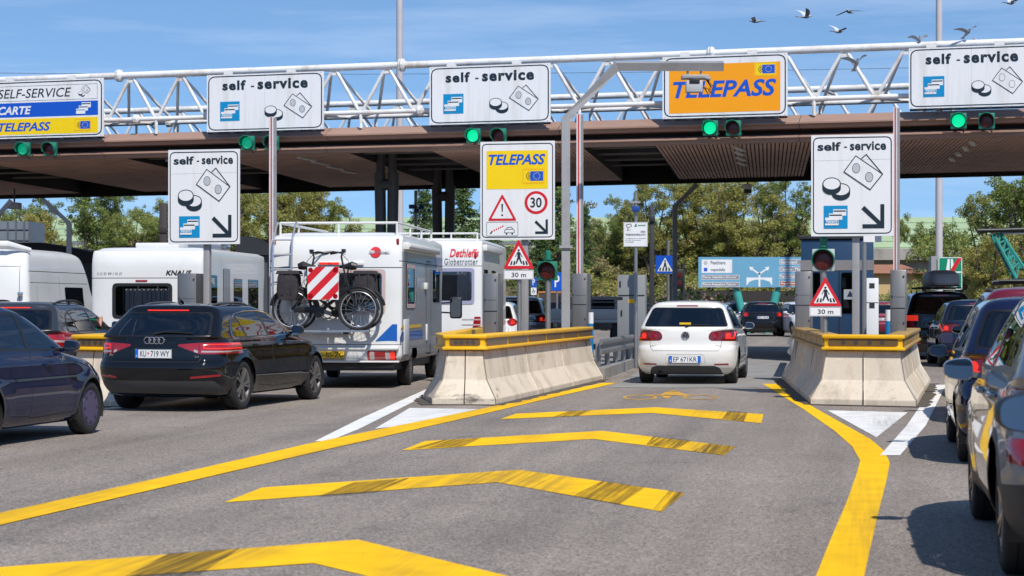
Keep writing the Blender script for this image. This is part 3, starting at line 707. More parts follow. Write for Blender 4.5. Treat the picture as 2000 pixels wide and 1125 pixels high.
def island(label, pts, railsegs, blab):
    """pts: plan outline of the barrier foot, left side far -> nose -> right side far (so the inside is on the left of travel)"""
    th = thing('concrete_barrier', label, 'barrier', (0, 0, 0), 0, 'barriers round the toll island noses')
    jp = [(0, 0.0), (0.0, .09), (.02, .12), (.165, .38), (.235, .81), (.25, .825), (.40, .83), (.52, .80), (.6, 0)]
    segs = []
    for i in range(len(pts) - 1):                                   # each precast block on its own, 12 mm joints
        a, b = Vector(pts[i]), Vector(pts[i + 1]); d = (b - a).normalized()
        offs = [offset_path(pts, o) for o, _ in jp]
        k = max(1, round((b - a).length / 3.3)) if (b - a).length > 2.6 else (2 if any(i == r_[1] and r_[0] == 0 for r_ in railsegs) else 1)
        for j in range(k):
            f0, f1 = j / k, (j + 1) / k; mb = MB(); n = len(jp); vs = []
            for (o, z), of in zip(jp, offs):
                A, B = of[i], of[i + 1]; e = (B - A).normalized() * .008
                p0 = A + (B - A) * f0 + e; p1 = A + (B - A) * f1 - e
                vs.append([(p0.x, p0.y, z), (p1.x, p1.y, z)])
            vs = [tuple((p[0], p[1], p[2] * .925) for p in pr_) for pr_ in vs]
            m_ = 1; V = []; F_ = []                                    # subdivide along the length so that wear can break the foot edge
            for (p, q_) in vs:
                for t in range(m_ + 1): V.append(tuple(p[x] + (q_[x] - p[x]) * t / m_ for x in range(3)))
            for r_ in range(n):
                r2 = (r_ + 1) % n
                for t in range(m_): F_.append((r_ * (m_ + 1) + t, r_ * (m_ + 1) + t + 1, r2 * (m_ + 1) + t + 1, r2 * (m_ + 1) + t))
            F_.append(tuple(r_ * (m_ + 1) for r_ in range(n - 1, -1, -1))); F_.append(tuple(r_ * (m_ + 1) + m_ for r_ in range(n)))
            mb.add(V, F_); mb.build('concrete_block', CONC, th, bevel=.012, smooth=False)
    mb = MB(); rg_ = random.Random(len(label)); ring = []
    for i in range(len(pts) - 1):
        a, b = Vector(pts[i]), Vector(pts[i + 1]); k_ = max(2, int((b - a).length / .3))
        for j in range(k_): ring.append(a.lerp(b, j / k_))
    ring.append(Vector(pts[-1])); oo = offset_path(ring, -.16); ii = offset_path(ring, .10)
    V_ = [(p_.x + rg_.uniform(-.06, .06), p_.y + rg_.uniform(-.06, .06), .009) for p_ in oo] + [(p_.x, p_.y, .009) for p_ in ii]; n_ = len(ring)
    mb.add(V_, [(i, i + 1, n_ + i + 1, n_ + i) for i in range(n_ - 1)]); struct(mb.build('road_dirt', mat('road_grit', (.085, .070, .055), .95, var=.4, vs=6, fine=.3, fs=60), smooth=False))
    mb = MB()
    core = offset_path(pts, .5); mb.tess([tuple(p) for p in core], lambda a, b: Vector((a, b, .15))); mb.build('island_fill', CONCG, th, smooth=False)
    # bumper rail on top
    for k, i, faded in railsegs:
        o0 = [offset_path(pts, o) for o in (.22, .27, .46)]
        A = [of[i] for of in o0]; B = [of[i + 1] for of in o0]
        mb = MB(); pr = [(.15, .835), (.15, .872), (.19, .885), (.19, 1.005), (.16, 1.015), (.16, 1.06), (.185, 1.072), (.42, 1.072), (.42, .835)]
        op = [offset_path(pts, o) for o, _ in pr]; n = len(pr)
        e = (Vector(pts[i + 1]) - Vector(pts[i])).normalized() * .004
        v = [((of[i] + e).x, (of[i] + e).y, z * .925) for of, (_, z) in zip(op, pr)] + [((of[i + 1] - e).x, (of[i + 1] - e).y, z * .925) for of, (_, z) in zip(op, pr)]
        mb.add(v, [(j, (j + 1) % n, n + (j + 1) % n, n + j) for j in range(n)] + [tuple(range(n - 1, -1, -1)), tuple(range(n, 2 * n))])
        rail = mb.build('bumper_rail', YRAILD if faded else YRAIL, th, bevel=.006)
        a, b = op[3][i], op[3][i + 1]; L_ = (b - a).length; d = (b - a).normalized(); nn = Vector((d.y, -d.x)) * -1 if False else (op[0][i] - op[7][i]).normalized()
        if k == 2: continue
        mb = MB(); ns = max(1, round(L_ / 1.5)) if k else 1
        for j in range(ns):
            s0, s1 = L_ * j / ns + .07, L_ * (j + 1) / ns - (.07 if not k else .02)
            q0 = a + d * s0 + nn * .006; q1 = a + d * s1 + nn * .006; zz = .95 * .925
            rr = rrect(0, -.05, s1 - s0, .05, .035 if not k else .012)
            mb.prism(rr, lambda u, w2, q0=q0: Vector((q0.x + d.x * u + nn.x * .004, q0.y + d.y * u + nn.y * .004, zz + w2)), lambda u, w2, q0=q0: Vector((q0.x + d.x * u - nn.x * .006, q0.y + d.y * u - nn.y * .006, zz + w2)))
            if not k:
                for x in (.22, .40, .60, .78):
                    cpt = q0 + d * (s1 - s0) * x + nn * .006
                    mb.tess(circ(0, 0, .032, n=16), lambda u, w2, cpt=cpt: Vector((cpt.x + d.x * u, cpt.y + d.y * u, zz + w2)), 1)
        mb.build('reflector', [AMBER if not faded else YRAILD, AMBD], rail, smooth=False)
    return th
g2 = lambda x, y: tuple(G(x, y)[:2])
dl = lambda px, d: ((px - 1000) * d / FPX, d)
island('pale concrete barrier with yellow rail in front of the yellow and white signboard', [dl(925, 37.0), dl(828, 28.9), dl(845, 27.5), dl(968, 27.4), dl(1176, 36.3)], [(1, 0, 0), (2, 1, 0), (0, 2, 0), (1, 3, 0)], '')
island('pale concrete barrier with yellow rail right of the white hatchback', [dl(1528, 36.5), dl(1584, 27.5), dl(1790, 26.9), dl(1816, 34.5)], [(1, 0, 1), (0, 1, 0), (1, 2, 1)], '')
island('pale concrete barrier with yellow rail half hidden between the grey estate and the black estate', [dl(362, 33.5), dl(112, 27.4), dl(232, 26.9), dl(478, 33.0)], [(1, 0, 0), (0, 1, 0), (1, 2, 0)], '')
# island kerb going on behind the barrier, and guard rails
mb = MB()
mb.prism([dl(1100, 36), dl(1182, 36.6), dl(1262, 46), dl(1250, 58), dl(1160, 58), dl(1110, 46)], lambda a, b: Vector((a, b, .20)), lambda a, b: Vector((a, b, 0)))
struct(mb.build('island_kerb', CONCG, bevel=.015))
mb = MB()
mb.prism([dl(1545, 37), dl(1800, 36), dl(1760, 58), dl(1560, 58)], lambda a, b: Vector((a, b, .18)), lambda a, b: Vector((a, b, 0)))
struct(mb.build('island_kerb', CONCG, bevel=.015))
def guardrail(label, a, b, n, face):
    a, b = Vector((*a, 0)), Vector((*b, 0)); d = (b - a).normalized(); nn = Vector((d.y, -d.x, 0)) * face
    th = thing('guard_rail', label, 'guard rail', a, 0, 'steel guard rails along the toll lane')
    mb = MB(); pr = [(0, .46), (.05, .50), (.05, .54), (0, .58), (0, .64), (.05, .68), (.05, .72), (0, .76), (-.012, .76), (-.012, .46)]
    ln = (b - a); V = []
    for e in (0, 1): V += [tuple(ln * e + nn * (.06 + o) + Vector((0, 0, z - .02))) for o, z in pr]
    k = len(pr); mb.add(V, [(j, (j + 1) % k, k + (j + 1) % k, k + j) for j in range(k)] + [tuple(range(k - 1, -1, -1)), tuple(range(k, 2 * k))])
    mb.build('beam', GALV, th, smooth=False)
    for i in range(n):
        mb = MB(); p = ln * ((i + .12) / n); mb.box(p + Vector((0, 0, .42)), (.11, .09, .50), rz=math.atan2(d.y, d.x)); mb.build('post', GALV, th, bevel=.008)
guardrail('grey steel guard rail on the kerb just left of the white hatchback', dl(1166, 37.2), dl(1256, 45.5), 6, 1)
guardrail('grey steel guard rail along the left side of the blue toll booth', dl(1549, 37.2), dl(1556, 46), 5, -1)
# ---------------------------------------------------------------- vehicle bodies: horizontal slices lofted, then windows, lamps and seams cut into the skin
def pchip(xs, ys):
    n = len(xs); h = [xs[i + 1] - xs[i] for i in range(n - 1)]; d = [(ys[i + 1] - ys[i]) / h[i] for i in range(n - 1)]
    m = [d[0]] + [0 if d[i - 1] * d[i] <= 0 else 3 * (h[i - 1] + h[i]) / ((2 * h[i] + h[i - 1]) / d[i - 1] + (h[i] + 2 * h[i - 1]) / d[i]) for i in range(1, n - 1)] + [d[-1]]
    def f(i, t):
        hh = h[i]; a = t * t * t; b = t * t
        return ys[i] * (2 * a - 3 * b + 1) + hh * m[i] * (a - 2 * b + t) + ys[i + 1] * (-2 * a + 3 * b) + hh * m[i + 1] * (a - b)
    return f
def ring_pts(yr, yf, w, ar, nr, af, nf, nc, ns):
    out = []
    def cap(n, k):
        u0 = .5 ** (1 / n); pts = [(u0 * i / k, (1 - (u0 * i / k) ** n) ** (1 / n)) for i in range(k)]
        return pts + [((1 - (u0 * (k - i) / k) ** n) ** (1 / n), u0 * (k - i) / k) for i in range(k)]
    ln = yf - yr; ar = min(ar, ln * .5); af = min(af, ln * .5)
    right = [(w * u, yr + ar * (1 - v)) for u, v in cap(nr, nc)]
    right += [(w, yr + ar + (ln - ar - af) * i / ns) for i in range(ns)]
    right += [(w * u, yf - af * (1 - v)) for u, v in reversed(cap(nf, nc))] if False else [(w * u, yf - af * (1 - v)) for u, v in [(1.0, 0.0)] + list(reversed(cap(nf, nc)))]
    left = [(-x, y) for x, y in right[1:-1]]
    return right + left[::-1]
def loft_body(rows, sub=4, nc=9, ns=26, flare=None, plan=.03, yscale=True):
    u = [0.]
    for a, b in zip(rows, rows[1:]): u.append(u[-1] + .02 + abs(a[0] - b[0]) + abs(a[3] - b[3]) + .5 * abs(a[1] - b[1]) + .2 * abs(a[2] - b[2]))
    fs = [pchip(u, [r[k] for r in rows]) for k in range(8)]
    bm = bmesh.new(); rings = []; y0 = min(r[1] for r in rows); y1 = max(r[2] for r in rows); yc = (y0 + y1) / 2
    for i in range(len(rows) - 1):
        for j in range(sub + (i == len(rows) - 2)):
            v = [f(i, j / sub) for f in fs]; z = v[0]; ring = []
            for x, y in ring_pts(v[1], v[2], v[3], v[4], v[5], v[6], v[7], nc, ns):
                k = 1 - plan * abs((y - yc) / (y1 - yc)) ** 2.2 * (1.0 if y < yc else 1.8); xx = x * k
                if flare:
                    for ya, zr, Rw, amt in flare:
                        r = math.hypot(y - ya, z - zr); t = 1 - abs(r - Rw - .03) / .14
                        if t > 0 and abs(x) > .8 * v[3] and z < .82: xx += (1 if x > 0 else -1) * amt * t * t * (3 - 2 * t)
                ring.append(bm.verts.new((xx, y, z)))
            rings.append(ring)
    n = len(rings[0])
    for a, b in zip(rings, rings[1:]):
        for j in range(n): bm.faces.new((a[j], a[(j + 1) % n], b[(j + 1) % n], b[j]))
    bm.faces.new(rings[-1]); bm.faces.new(rings[0][::-1])
    bm.normal_update()
    return bm
class Skin:
    """a lofted skin with stamped regions; project='s' side view (y,z), 'r' rear view (x,z), 't' top view (x,y)"""
    def __init__(s, bm):
        s.bm = bm; s.lay = bm.faces.layers.int.new('reg'); s.bvh = BVHTree.FromBMesh(bm); bm.faces.ensure_lookup_table(); bm.verts.ensure_lookup_table()
        s.src = [[(v.co.copy(), v.normal.copy()) for v in f.verts] for f in bm.faces]; s.names = [None]; s.F = []; s.B = []; s.arr = None; s.known = set()
        for f in bm.faces: s.note(f)
    def note(s, f):
        cs = [v.co for v in f.verts]; s.F.append(f); s.known.add(f); s.B.append([min(c[k] for c in cs) for k in range(3)] + [max(c[k] for c in cs) for k in range(3)])
    def reg(s, name): s.names.append(name); return len(s.names) - 1
    def stamp(s, poly, proj, filt, reg):
        n = len(poly); a = sum(poly[i][0] * poly[(i + 1) % n][1] - poly[(i + 1) % n][0] * poly[i][1] for i in range(n))
        if a < 0: poly = poly[::-1]
        conv = all((poly[(i + 1) % n][0] - poly[i][0]) * (poly[(i + 2) % n][1] - poly[(i + 1) % n][1]) - (poly[(i + 1) % n][1] - poly[i][1]) * (poly[(i + 2) % n][0] - poly[(i + 1) % n][0]) >= -1e-7 for i in range(n))
        if not conv:
            v3 = [Vector((x, y, 0)) for x, y in poly]
            for t in tessellate_polygon([v3]): s.stamp([poly[i] for i in t], proj, filt, reg)
            return
        ax = {'s': (1, 2), 'r': (0, 2), 't': (0, 1)}[proj]
        lo = [min(p[k] for p in poly) for k in (0, 1)]; hi = [max(p[k] for p in poly) for k in (0, 1)]
        cand = []
        if s.arr is None or len(s.arr) != len(s.B): s.arr = np.array(s.B)
        b_ = s.arr
        for i in np.nonzero((b_[:, 3 + ax[0]] >= lo[0]) & (b_[:, ax[0]] <= hi[0]) & (b_[:, 3 + ax[1]] >= lo[1]) & (b_[:, ax[1]] <= hi[1]))[0]:
            f = s.F[i]
            if filt(f.calc_center_median(), f.normal): cand.append(f)
        for i in range(len(poly)):
            if not cand: return
            p, q = poly[i], poly[(i + 1) % len(poly)]; nx, ny = -(q[1] - p[1]), q[0] - p[0]; ll = math.hypot(nx, ny)
            if ll < 1e-6: continue
            no = [0, 0, 0]; co = [0, 0, 0]; no[ax[0]] = nx / ll; no[ax[1]] = ny / ll; co[ax[0]] = p[0]; co[ax[1]] = p[1]
            no = Vector(no); co = Vector(co)
            ed = {e for f in cand for e in f.edges}; ve = {v for f in cand for v in f.verts}
            r = bmesh.ops.bisect_plane(s.bm, geom=list(cand) + list(ed) + list(ve), dist=1e-5, plane_co=co, plane_no=no)
            new = [g for g in r['geom'] if isinstance(g, bmesh.types.BMFace) and g not in s.known]
            for g in new: s.note(g)
            fs = set(cand) | {g for g in r['geom'] if isinstance(g, bmesh.types.BMFace)}
            cand = [f for f in fs if f.is_valid and (f.calc_center_median() - co).dot(no) > 0]
        for f in cand: f[s.lay] = reg
    def line(s, pts, wd, proj, filt, reg):
        for (x0, y0), (x1, y1) in zip(pts, pts[1:]):
            l = math.hypot(x1 - x0, y1 - y0)
            if l < 1e-6: continue
            ux, uy = (x1 - x0) / l * wd / 2, (y1 - y0) / l * wd / 2
            s.stamp([(x0 - ux + uy, y0 - uy - ux), (x1 + ux + uy, y1 + uy - ux), (x1 + ux - uy, y1 + uy + ux), (x0 - ux - uy, y0 - uy + ux)], proj, filt, reg)
    def normal(s, co):
        l, n, i, d = s.bvh.find_nearest(co)
        if i is None: return Vector((0, 0, 1))
        f = s.src[i]; w_ = poly_3d_calc([a for a, b in f], l); o = Vector((0, 0, 0))
        for k, (a, b) in zip(w_, f): o += b * k
        return o.normalized()
    def piece(s, regs, name, mats, parent, push=0.):
        """regs: list of (region, slot)"""
        slot = dict(regs); idx = {}; V = []; NR = []; F_ = []; MI = []
        for f in s.bm.faces:
            r = f[s.lay]
            if r not in slot: continue
            t = []
            for v in f.verts:
                if v not in idx:
                    nn = s.normal(v.co) if f.normal.z > -.98 else f.normal.copy()
                    idx[v] = len(V); V.append(v.co + nn * push); NR.append(nn)
                t.append(idx[v])
            F_.append(t); MI.append(slot[r])
        if not F_: return None
        me = bpy.data.meshes.new(name); me.from_pydata([tuple(v) for v in V], [], F_)
        for m in mats: me.materials.append(m)
        me.polygons.foreach_set('material_index', MI); me.polygons.foreach_set('use_smooth', [True] * len(F_))
        me.normals_split_custom_set_from_vertices([tuple(n) for n in NR]); me.update()
        return link(name, me, parent)

CGLASS = glass('car_glass', (.30, .36, .38)); DGLASS = glass('tinted_car_glass', (.10, .115, .125)); MIRR = mat('mirror_glass', (.55, .62, .68), .02, 1., var=.02)
SEAM = mat('panel_gap', (.006, .006, .007), .7); TRIM = mat('window_rubber_trim', (.010, .010, .011), .35)
GTRIM = mat('grey_cladding', (.045, .047, .05), .55, var=.1)
CHROME = mat('chrome', (.75, .76, .78), .12, 1., var=.03)
LRED = mat('tail_lamp_red', (.30, .005, .010), .10, coat=1., var=.25, vs=9, fine=.2, fs=50); LDRK = mat('tail_lamp_dark_red', (.16, .004, .008), .12, coat=1., var=.3, vs=12)
LLIT = mat('brake_lamp_lit', (.8, .02, .01), .2, emit=(1, .05, .02), es=.5, var=.3, vs=30); LWHT = mat('lamp_clear', (.42, .36, .35), .12, coat=1., var=.2, vs=20); LAMB = mat('lamp_amber', (.75, .22, .01), .2, coat=1.)
SEATM = mat('dark_upholstery', (.022, .022, .024), .9); RIMD = mat('rim_dark', (.02, .02, .02), .6)
ALLOY = mat('alloy_rim', (.30, .29, .28), .35, .8, var=.06); PLW = mat('plate_white', (.72, .73, .74), .4); PLB = mat('plate_blue', (.0, .13, .62), .4)
PLY = mat('plate_yellow', (.85, .52, .01), .4); INKM = mat('plate_ink', (.01, .01, .012), .4)
def paint(name, c, metal=.0, rough=.5, coat=1., dirt=None): return mat('paint_' + name, c, rough, metal, spec=.0 if max(c) < .1 else .3, var=.03, vs=1.5, fine=.02, fs=200, coat=coat, back=(.02, .02, .022), dirt=dirt)

def wheel_mesh(Rw, wd, rim, style, rm, key):
    k = ('wheel', key)
    if k in MATS: return MATS[k]
    a = wd / 2; t = MB(); rr = rim
    t.lathe([(a * .80, rr - .012), (a * .97, rr + .018), (a * 1.0, rr + (Rw - rr) * .55), (a * .93, Rw - .022), (a * .80, Rw - .004), (a * .4, Rw), (a * .38, Rw - .008), (a * .34, Rw - .008), (a * .32, Rw), (-a * .32, Rw), (-a * .34, Rw - .008), (-a * .38, Rw - .008), (-a * .4, Rw), (-a * .80, Rw - .004), (-a * .93, Rw - .022), (-a, rr + (Rw - rr) * .55), (-a * .97, rr + .018), (-a * .8, rr - .012)], 'X', n=44)
    tm = t.mesh('wheel', RUBBER, ang=50)
    r = MB()
    r.lathe([(a * .80, rr + .004), (a * .90, rr), (a * .86, rr - .014), (a * .60, rr - .022), (-a * .8, rr - .03)], 'X', n=40, mi=0)
    r.lathe([(a * .05, rr - .02), (a * .05, .001)], 'X', n=24, mi=1)
    r.lathe([(a * .1, .5 * rr), (a * .16, .5 * rr), (a * .16, .12 * rr), (a * .1, .12 * rr)], 'X', n=24, mi=2)          # brake disc
    if style == 'cap':
        r.lathe([(a * .80, rr - .006), (a * .93, rr * .9), (a * .97, rr * .70), (a * .90, rr * .45), (a * .94, rr * .28), (a * .90, .001)], 'X', n=40)
        for i in range(8):
            c = 2 * pi * i / 8; r.tube((a * .80, rr * .78 * math.cos(c), rr * .78 * math.sin(c)), (a * .975, rr * .78 * math.cos(c), rr * .78 * math.sin(c)), rr * .10, n=10, mi=1)
    else:
        n = style; r.lathe([(a * .4, .075), (a * .80, .07), (a * .84, .055), (a * .80, .001)], 'X', n=20)
        for i in range(n):
            c = 2 * pi * i / n
            for dlt in ((-.13, .13) if n <= 6 else (0,)):
                ci, co = c + dlt * .6, c + dlt * 1.35
                r.bar((a * .74, .05 * math.cos(ci), .05 * math.sin(ci)), (a * .84, (rr - .008) * math.cos(co), (rr - .008) * math.sin(co)), .030 if n > 6 else .026, .03, up=(1, 0, 0))
    rmh = r.mesh('rim', [rm, RIMD, mat('brake_disc', (.16, .15, .15), .4, .8)], ang=30)
    MATS[k] = (tm, rmh); return MATS[k]

def car(S, loc, head, label, group=None, cat='car', name='car'):
    """S: dict of dimensions in metres; local +Y is forward, rear bumper at y=0"""
    th = thing(name, label, cat, (loc[0], loc[1], 0), -head, group)
    Rw = S['R']; ax = S['axles']; W2 = max(r[3] for r in S['rows'])
    rows = S['rows']
    full = []
    for r in rows:
        r = list(r)
        if len(r) == 4: r += [S.get('ar', .5) if r[0] < S['belt'] else .26, 3.2 if r[0] < S['belt'] else 3.4, .9 if r[0] < S['belt'] else .45, 2.6]
        full.append(r)
    hq = S.get('hq', 0); bm = loft_body(full, sub=4 if hq else 3, nc=9 if hq else 6, flare=[(a, Rw, Rw, S.get('flare', .016)) for a in ax], ns=30 if hq else 18)
    sk = Skin(bm); Rr, Ll = (lambda c, n: n.x > .25), (lambda c, n: n.x < -.25)
    back = lambda c, n: c.y < S['rearlim'] and n.y < -.05
    arr = lambda c, n: c.y < S['rearlim']
    parts = []; seam = sk.reg('seam'); hole = sk.reg('hole'); clad = sk.reg('clad'); trim = sk.reg('trim')
    sides = (('R', Rr, 1), ('L', Ll, -1))
    # rear
    for poly, nm, m, push in S['rear']:
        if nm in ('seam', 'clad', 'trim'):
            rg = {'seam': seam, 'clad': clad, 'trim': trim}[nm]; sk.stamp(poly, 'r', back if nm != 'clad' else (lambda c, n: c.y < S['rearlim'] and n.y < .3), rg)
        else:
            rg = sk.reg(nm); sk.stamp(poly, 'r', back, rg); parts.append((rg, nm, m, push))
    for pts, wd in S.get('rearlines', []):
        sk.line(pts, wd, 'r', back, seam)
    for poly, subs, m in S['lamps']:                                          # right lamp, mirrored
        for sx in (1, -1):
            rg = sk.reg('tail_light'); sk.stamp([(x * sx, z) for x, z in poly], 'r', arr, rg); sl = [(rg, 0)]; ms = [m]
            for sp2, mm in subs:
                r2 = sk.reg('lampin'); sk.stamp([(x * sx, z) for x, z in sp2], 'r', arr, r2); ms.append(mm); sl.append((r2, len(ms) - 1))
            parts.append((sl, 'tail_light', ms, .004))
    for nm, filt, sx in sides:
        if S.get('dlo'): sk.stamp(rpoly(S['dlo'], S.get('dlor', .04)), 's', filt, trim)
        for wpoly in S['wins']:
            rg = sk.reg('side_window'); sk.stamp(rpoly(wpoly, .025), 's', filt, rg); parts.append((rg, 'side_window', S.get('sglass', CGLASS), -.002))
        for pts in S.get('doors', []): sk.line(pts, .009, 's', filt, seam)
        for poly, nm2 in S.get('sidepolys', []): sk.stamp(poly, 's', filt, {'clad': clad, 'trim': trim, 'seam': seam}[nm2])
        for a in ax:
            if S.get('arch'): sk.stamp(circ(a, Rw, Rw + .05 + S['arch'], n=22), 's', lambda c, n, f=filt: f(c, n) and c.z < Rw + .5, clad)
            sk.stamp(circ(a, Rw, Rw + .045, n=22), 's', lambda c, n, sx=sx: c.x * sx > W2 * .62 and abs(n.z) < .9 or (c.x * sx > W2 * .62 and c.z < .3), hole)
    if S.get('wind'):
        rg = sk.reg('windscreen'); sk.stamp(S['wind'], 'r', lambda c, n: c.y > S['windlim'] and n.y > .1 and n.z > .1, rg); parts.append((rg, 'windscreen', CGLASS, -.002))
    body = sk.piece([(0, 0), (seam, 1), (clad, 2), (trim, 3)], 'body', [S['paint'], SEAM, S.get('cladm', GTRIM), TRIM], th)
    for rg, nm, m, push in parts:
        if isinstance(rg, list): sk.piece(rg, nm, m, th, push)
        else: sk.piece([(rg, 0)], nm, m if isinstance(m, list) else [m], th, push)
    norm = sk.normal; bvh = sk.bvh
    def on_side(y, z, sx):                                                    # point on the skin
        h = bvh.ray_cast(Vector((sx * 3, y, z)), Vector((-sx, 0, 0)))
        return h[0] if h[0] else Vector((sx * W2, y, z))
    def on_rear(x, z):
        h = bvh.ray_cast(Vector((x, -2, z)), Vector((0, 1, 0))); return h[0] if h[0] else Vector((x, 0, z))
    def on_top(x, y):
        h = bvh.ray_cast(Vector((x, y, 4)), Vector((0, 0, -1))); return h[0] if h[0] else Vector((x, y, 1.4))
    # wheels and arch liners
    tm, rm = wheel_mesh(Rw, S.get('tw', .22), S['rim'], S['spokes'], S.get('rimm', ALLOY), (Rw, S['rim'], S['spokes'], S.get('rimm', ALLOY).name))
    for a in ax:
        for sx in (1, -1):
            wo = link('wheel', tm, th, (sx * (W2 - S.get('tw', .22) / 2 - .025), a, Rw)); wo.rotation_euler = (0, 0, 0 if sx > 0 else pi)
            link('rim', rm, wo)
            mb = MB(); n = 18; vs = []
            for i in range(n + 1):
                t = R(-20) + R(220) * i / n
                for x in (W2 * .5, W2 - .035): vs.append((sx * x, a + (Rw + .05) * math.cos(t), max(.16, Rw + (Rw + .05) * math.sin(t))))
            mb.add(vs, [(2 * i, 2 * i + 1, 2 * i + 3, 2 * i + 2) for i in range(n)])
            mb.tess([(a + (Rw + .05) * math.cos(R(-20) + R(220) * i / n), max(.16, Rw + (Rw + .05) * math.sin(R(-20) + R(220) * i / n))) for i in range(n + 1)], lambda y, z: Vector((sx * W2 * .5, y, z)))
            mb.build('wheel_arch_liner', RIMD, th)
    # mirrors
    if S.get('mirror'):
        my, mz, mw, mh = S['mirror']
        for sx in (1, -1):
            p = on_side(my, mz - .02, sx); mb = MB(); c = Vector((sx * (abs(p.x) + .06 + mw / 2), my - .02, mz)); V = []
            prof = [(-.075, .92), (-.04, 1.0), (.02, .95), (.06, .75), (.085, .40), (.09, .05)]
            n = 20
            for dy, k in prof:
                for j in range(n):
                    t = 2 * pi * j / n; ex = abs(math.cos(t)) ** .65 * (1 if math.cos(t) > 0 else -1); ez = abs(math.sin(t)) ** .65 * (1 if math.sin(t) > 0 else -1)
                    V.append(c + Vector((ex * mw / 2 * k, dy - .02 * ex * sx, ez * mh / 2 * k * (1 - .18 * ex * sx))))
            F_ = [(i * n + j, i * n + (j + 1) % n, (i + 1) * n + (j + 1) % n, (i + 1) * n + j) for i in range(len(prof) - 1) for j in range(n)]
            F_ = [f[::-1] for f in F_]; F_ += [tuple(range((len(prof) - 1) * n, len(prof) * n))]
            mb.add(V, F_); mb.bar((p.x - sx * .02, my + .03, mz - .05), (c.x - sx * mw * .3, my + .02, mz - .03), .07, .035)
            mo = mb.build('mirror', S.get('mirrorm', S['paint']), th, fix=True)
            mb = MB(); mb.add([v + Vector((0, -.001, 0)) for v in V[:n]], [tuple(range(n))]); g = mb.build('mirror_glass', MIRR, mo, smooth=False)
    for (y, z) in S.get('handles', []):
        for sx in (1, -1):
            p = on_side(y, z, sx); mb = MB(); mb.path([p + Vector((-.004 * sx, -.09, 0)), p + Vector((.028 * sx, -.06, 0)), p + Vector((.03 * sx, .06, .004)), p + Vector((-.004 * sx, .09, .004))], .014, 8)
            mb.build('door_handle', S.get('handlem', S['paint']), th)
    if S.get('rails'):
        y0, y1, x, hgt, rmat = S['rails']
        for sx in (1, -1):
            pts = []; mb = MB()
            for i in range(9):
                y = y0 + (y1 - y0) * i / 8; p = on_top(sx * x, y); pts.append(p + Vector((0, 0, hgt * (1 - abs(i / 4 - 1) ** 3.2) - .004)))
            mb.path(pts, .017, 8)
            for i in (0, 4, 8): mb.tube(on_top(sx * x, y0 + (y1 - y0) * i / 8) + Vector((0, 0, -.02)), pts[i], .018, n=6)
            mb.build('roof_rail', rmat, th)
    if S.get('seats', True):
        b = S['belt']; sy = S.get('seaty', (ax[0] + ax[1]) / 2 + .05)
        for sx in (1, -1):
            mb = MB(); Mx = Matrix.Rotation(R(14), 3, 'X')
            mb.box((sx * .36, sy, b - .08), (.46, .12, .62), M=Mx); mb.box((sx * .36, sy - .10, b + .30), (.26, .09, .18), M=Mx); mb.box((sx * .36, sy + .3, b - .42), (.48, .5, .14))
            mb.build('seat', SEATM, th, bevel=.03)
        mb = MB(); mb.box((0, ax[0] + .25, b - .14), (1.2, .14, .5), M=Matrix.Rotation(R(16), 3, 'X'))
        for x in (-.38, .38): mb.box((x, ax[0] + .17, b + .18), (.24, .08, .14))
        mb.build('rear_bench', SEATM, th, bevel=.03)
        mb = MB(); mb.box((0, ax[1] - .62, b - .10), (W2 * 1.7, .5, .30)); mb.build('dashboard', SEATM, th, bevel=.06)
        mb = MB(); mb.box((0, (ax[0] + ax[1]) / 2, .34), (W2 * 1.55, ax[1] - ax[0] - .7, .2)); mb.build('cabin_floor', SEATM, th, smooth=False)
    if S.get('plate'):
        z, wd, hh, txt, style = S['plate']; p = on_rear(0, z); mb = MB(); y = min(p.y, on_rear(0, z + hh / 2).y, on_rear(0, z - hh / 2).y, on_rear(wd / 2, z).y) - .012
        mb.b2((-wd / 2, y, z - hh / 2), (wd / 2, y + .012, z + hh / 2), 0)
        c = Canvas(mb, (-wd / 2, y, z + hh / 2), (1, 0, 0), (0, 0, 1), (0, -1, 0), 1, base=.001, step=.001)
        if style == 'it': c.rect(.003, .003, .055, hh - .003, 1); c.rect(wd - .055, .003, wd - .003, hh - .003, 1); c.text(txt, .075, .022, wd - .072, hh - .022, 2, 0, off=.01); c.text('I', .022, .07, .034, .10, 0, 1)
        elif style == 'at': c.rect(.003, .003, .048, hh - .003, 1); c.text('KU', .075, .022, .16, hh - .022, 2, 0, off=.01); c.poly([(.18, .045), (.19, .04), (.2, .045), (.2, .06), (.19, .075), (.18, .06)], 3); c.text('719 WY', .225, .022, wd - .03, hh - .022, 2, 0, off=.01); c.text('A', .015, .075, .035, .10, 0, 1)
        else: c.rect(.003, .003, .045, hh - .003, 1); c.text(txt, .07, .022, wd - .03, hh - .022, 2, 0, off=.01)
        c.oline(rrect(.001, .001, wd - .001, hh - .001, .008), .004, 2, 0)
        mb.build('number_plate', [PLW if style != 'nl' else PLY, PLB, INKM, GM[gR]], th, smooth=False)
    if S.get('extra'): S['extra'](th, dict(rear=on_rear, side=on_side, top=on_top))
    bm.free()
    return th
def text_on_rear(th, txt, x0, x1, z0, z1, y, m, name='badge', off=.02):
    mb = MB(); c = Canvas(mb, (0, y, 0), (1, 0, 0), (0, 0, 1), (0, -1, 0), 1, base=.003); c.text(txt, x0, -z1, x1, -z0, 0, 0, off=off); mb.build(name, m, th, smooth=False)
def wiper(th, on_rear, pts, z):
    mb = MB(); ps = [on_rear(x, zz) + Vector((0, -.018, 0)) for x, zz in pts]; mb.path(ps, .011, 6, rs=[.018] + [.010] * (len(ps) - 1)); mb.build('wiper', BLACK, th)

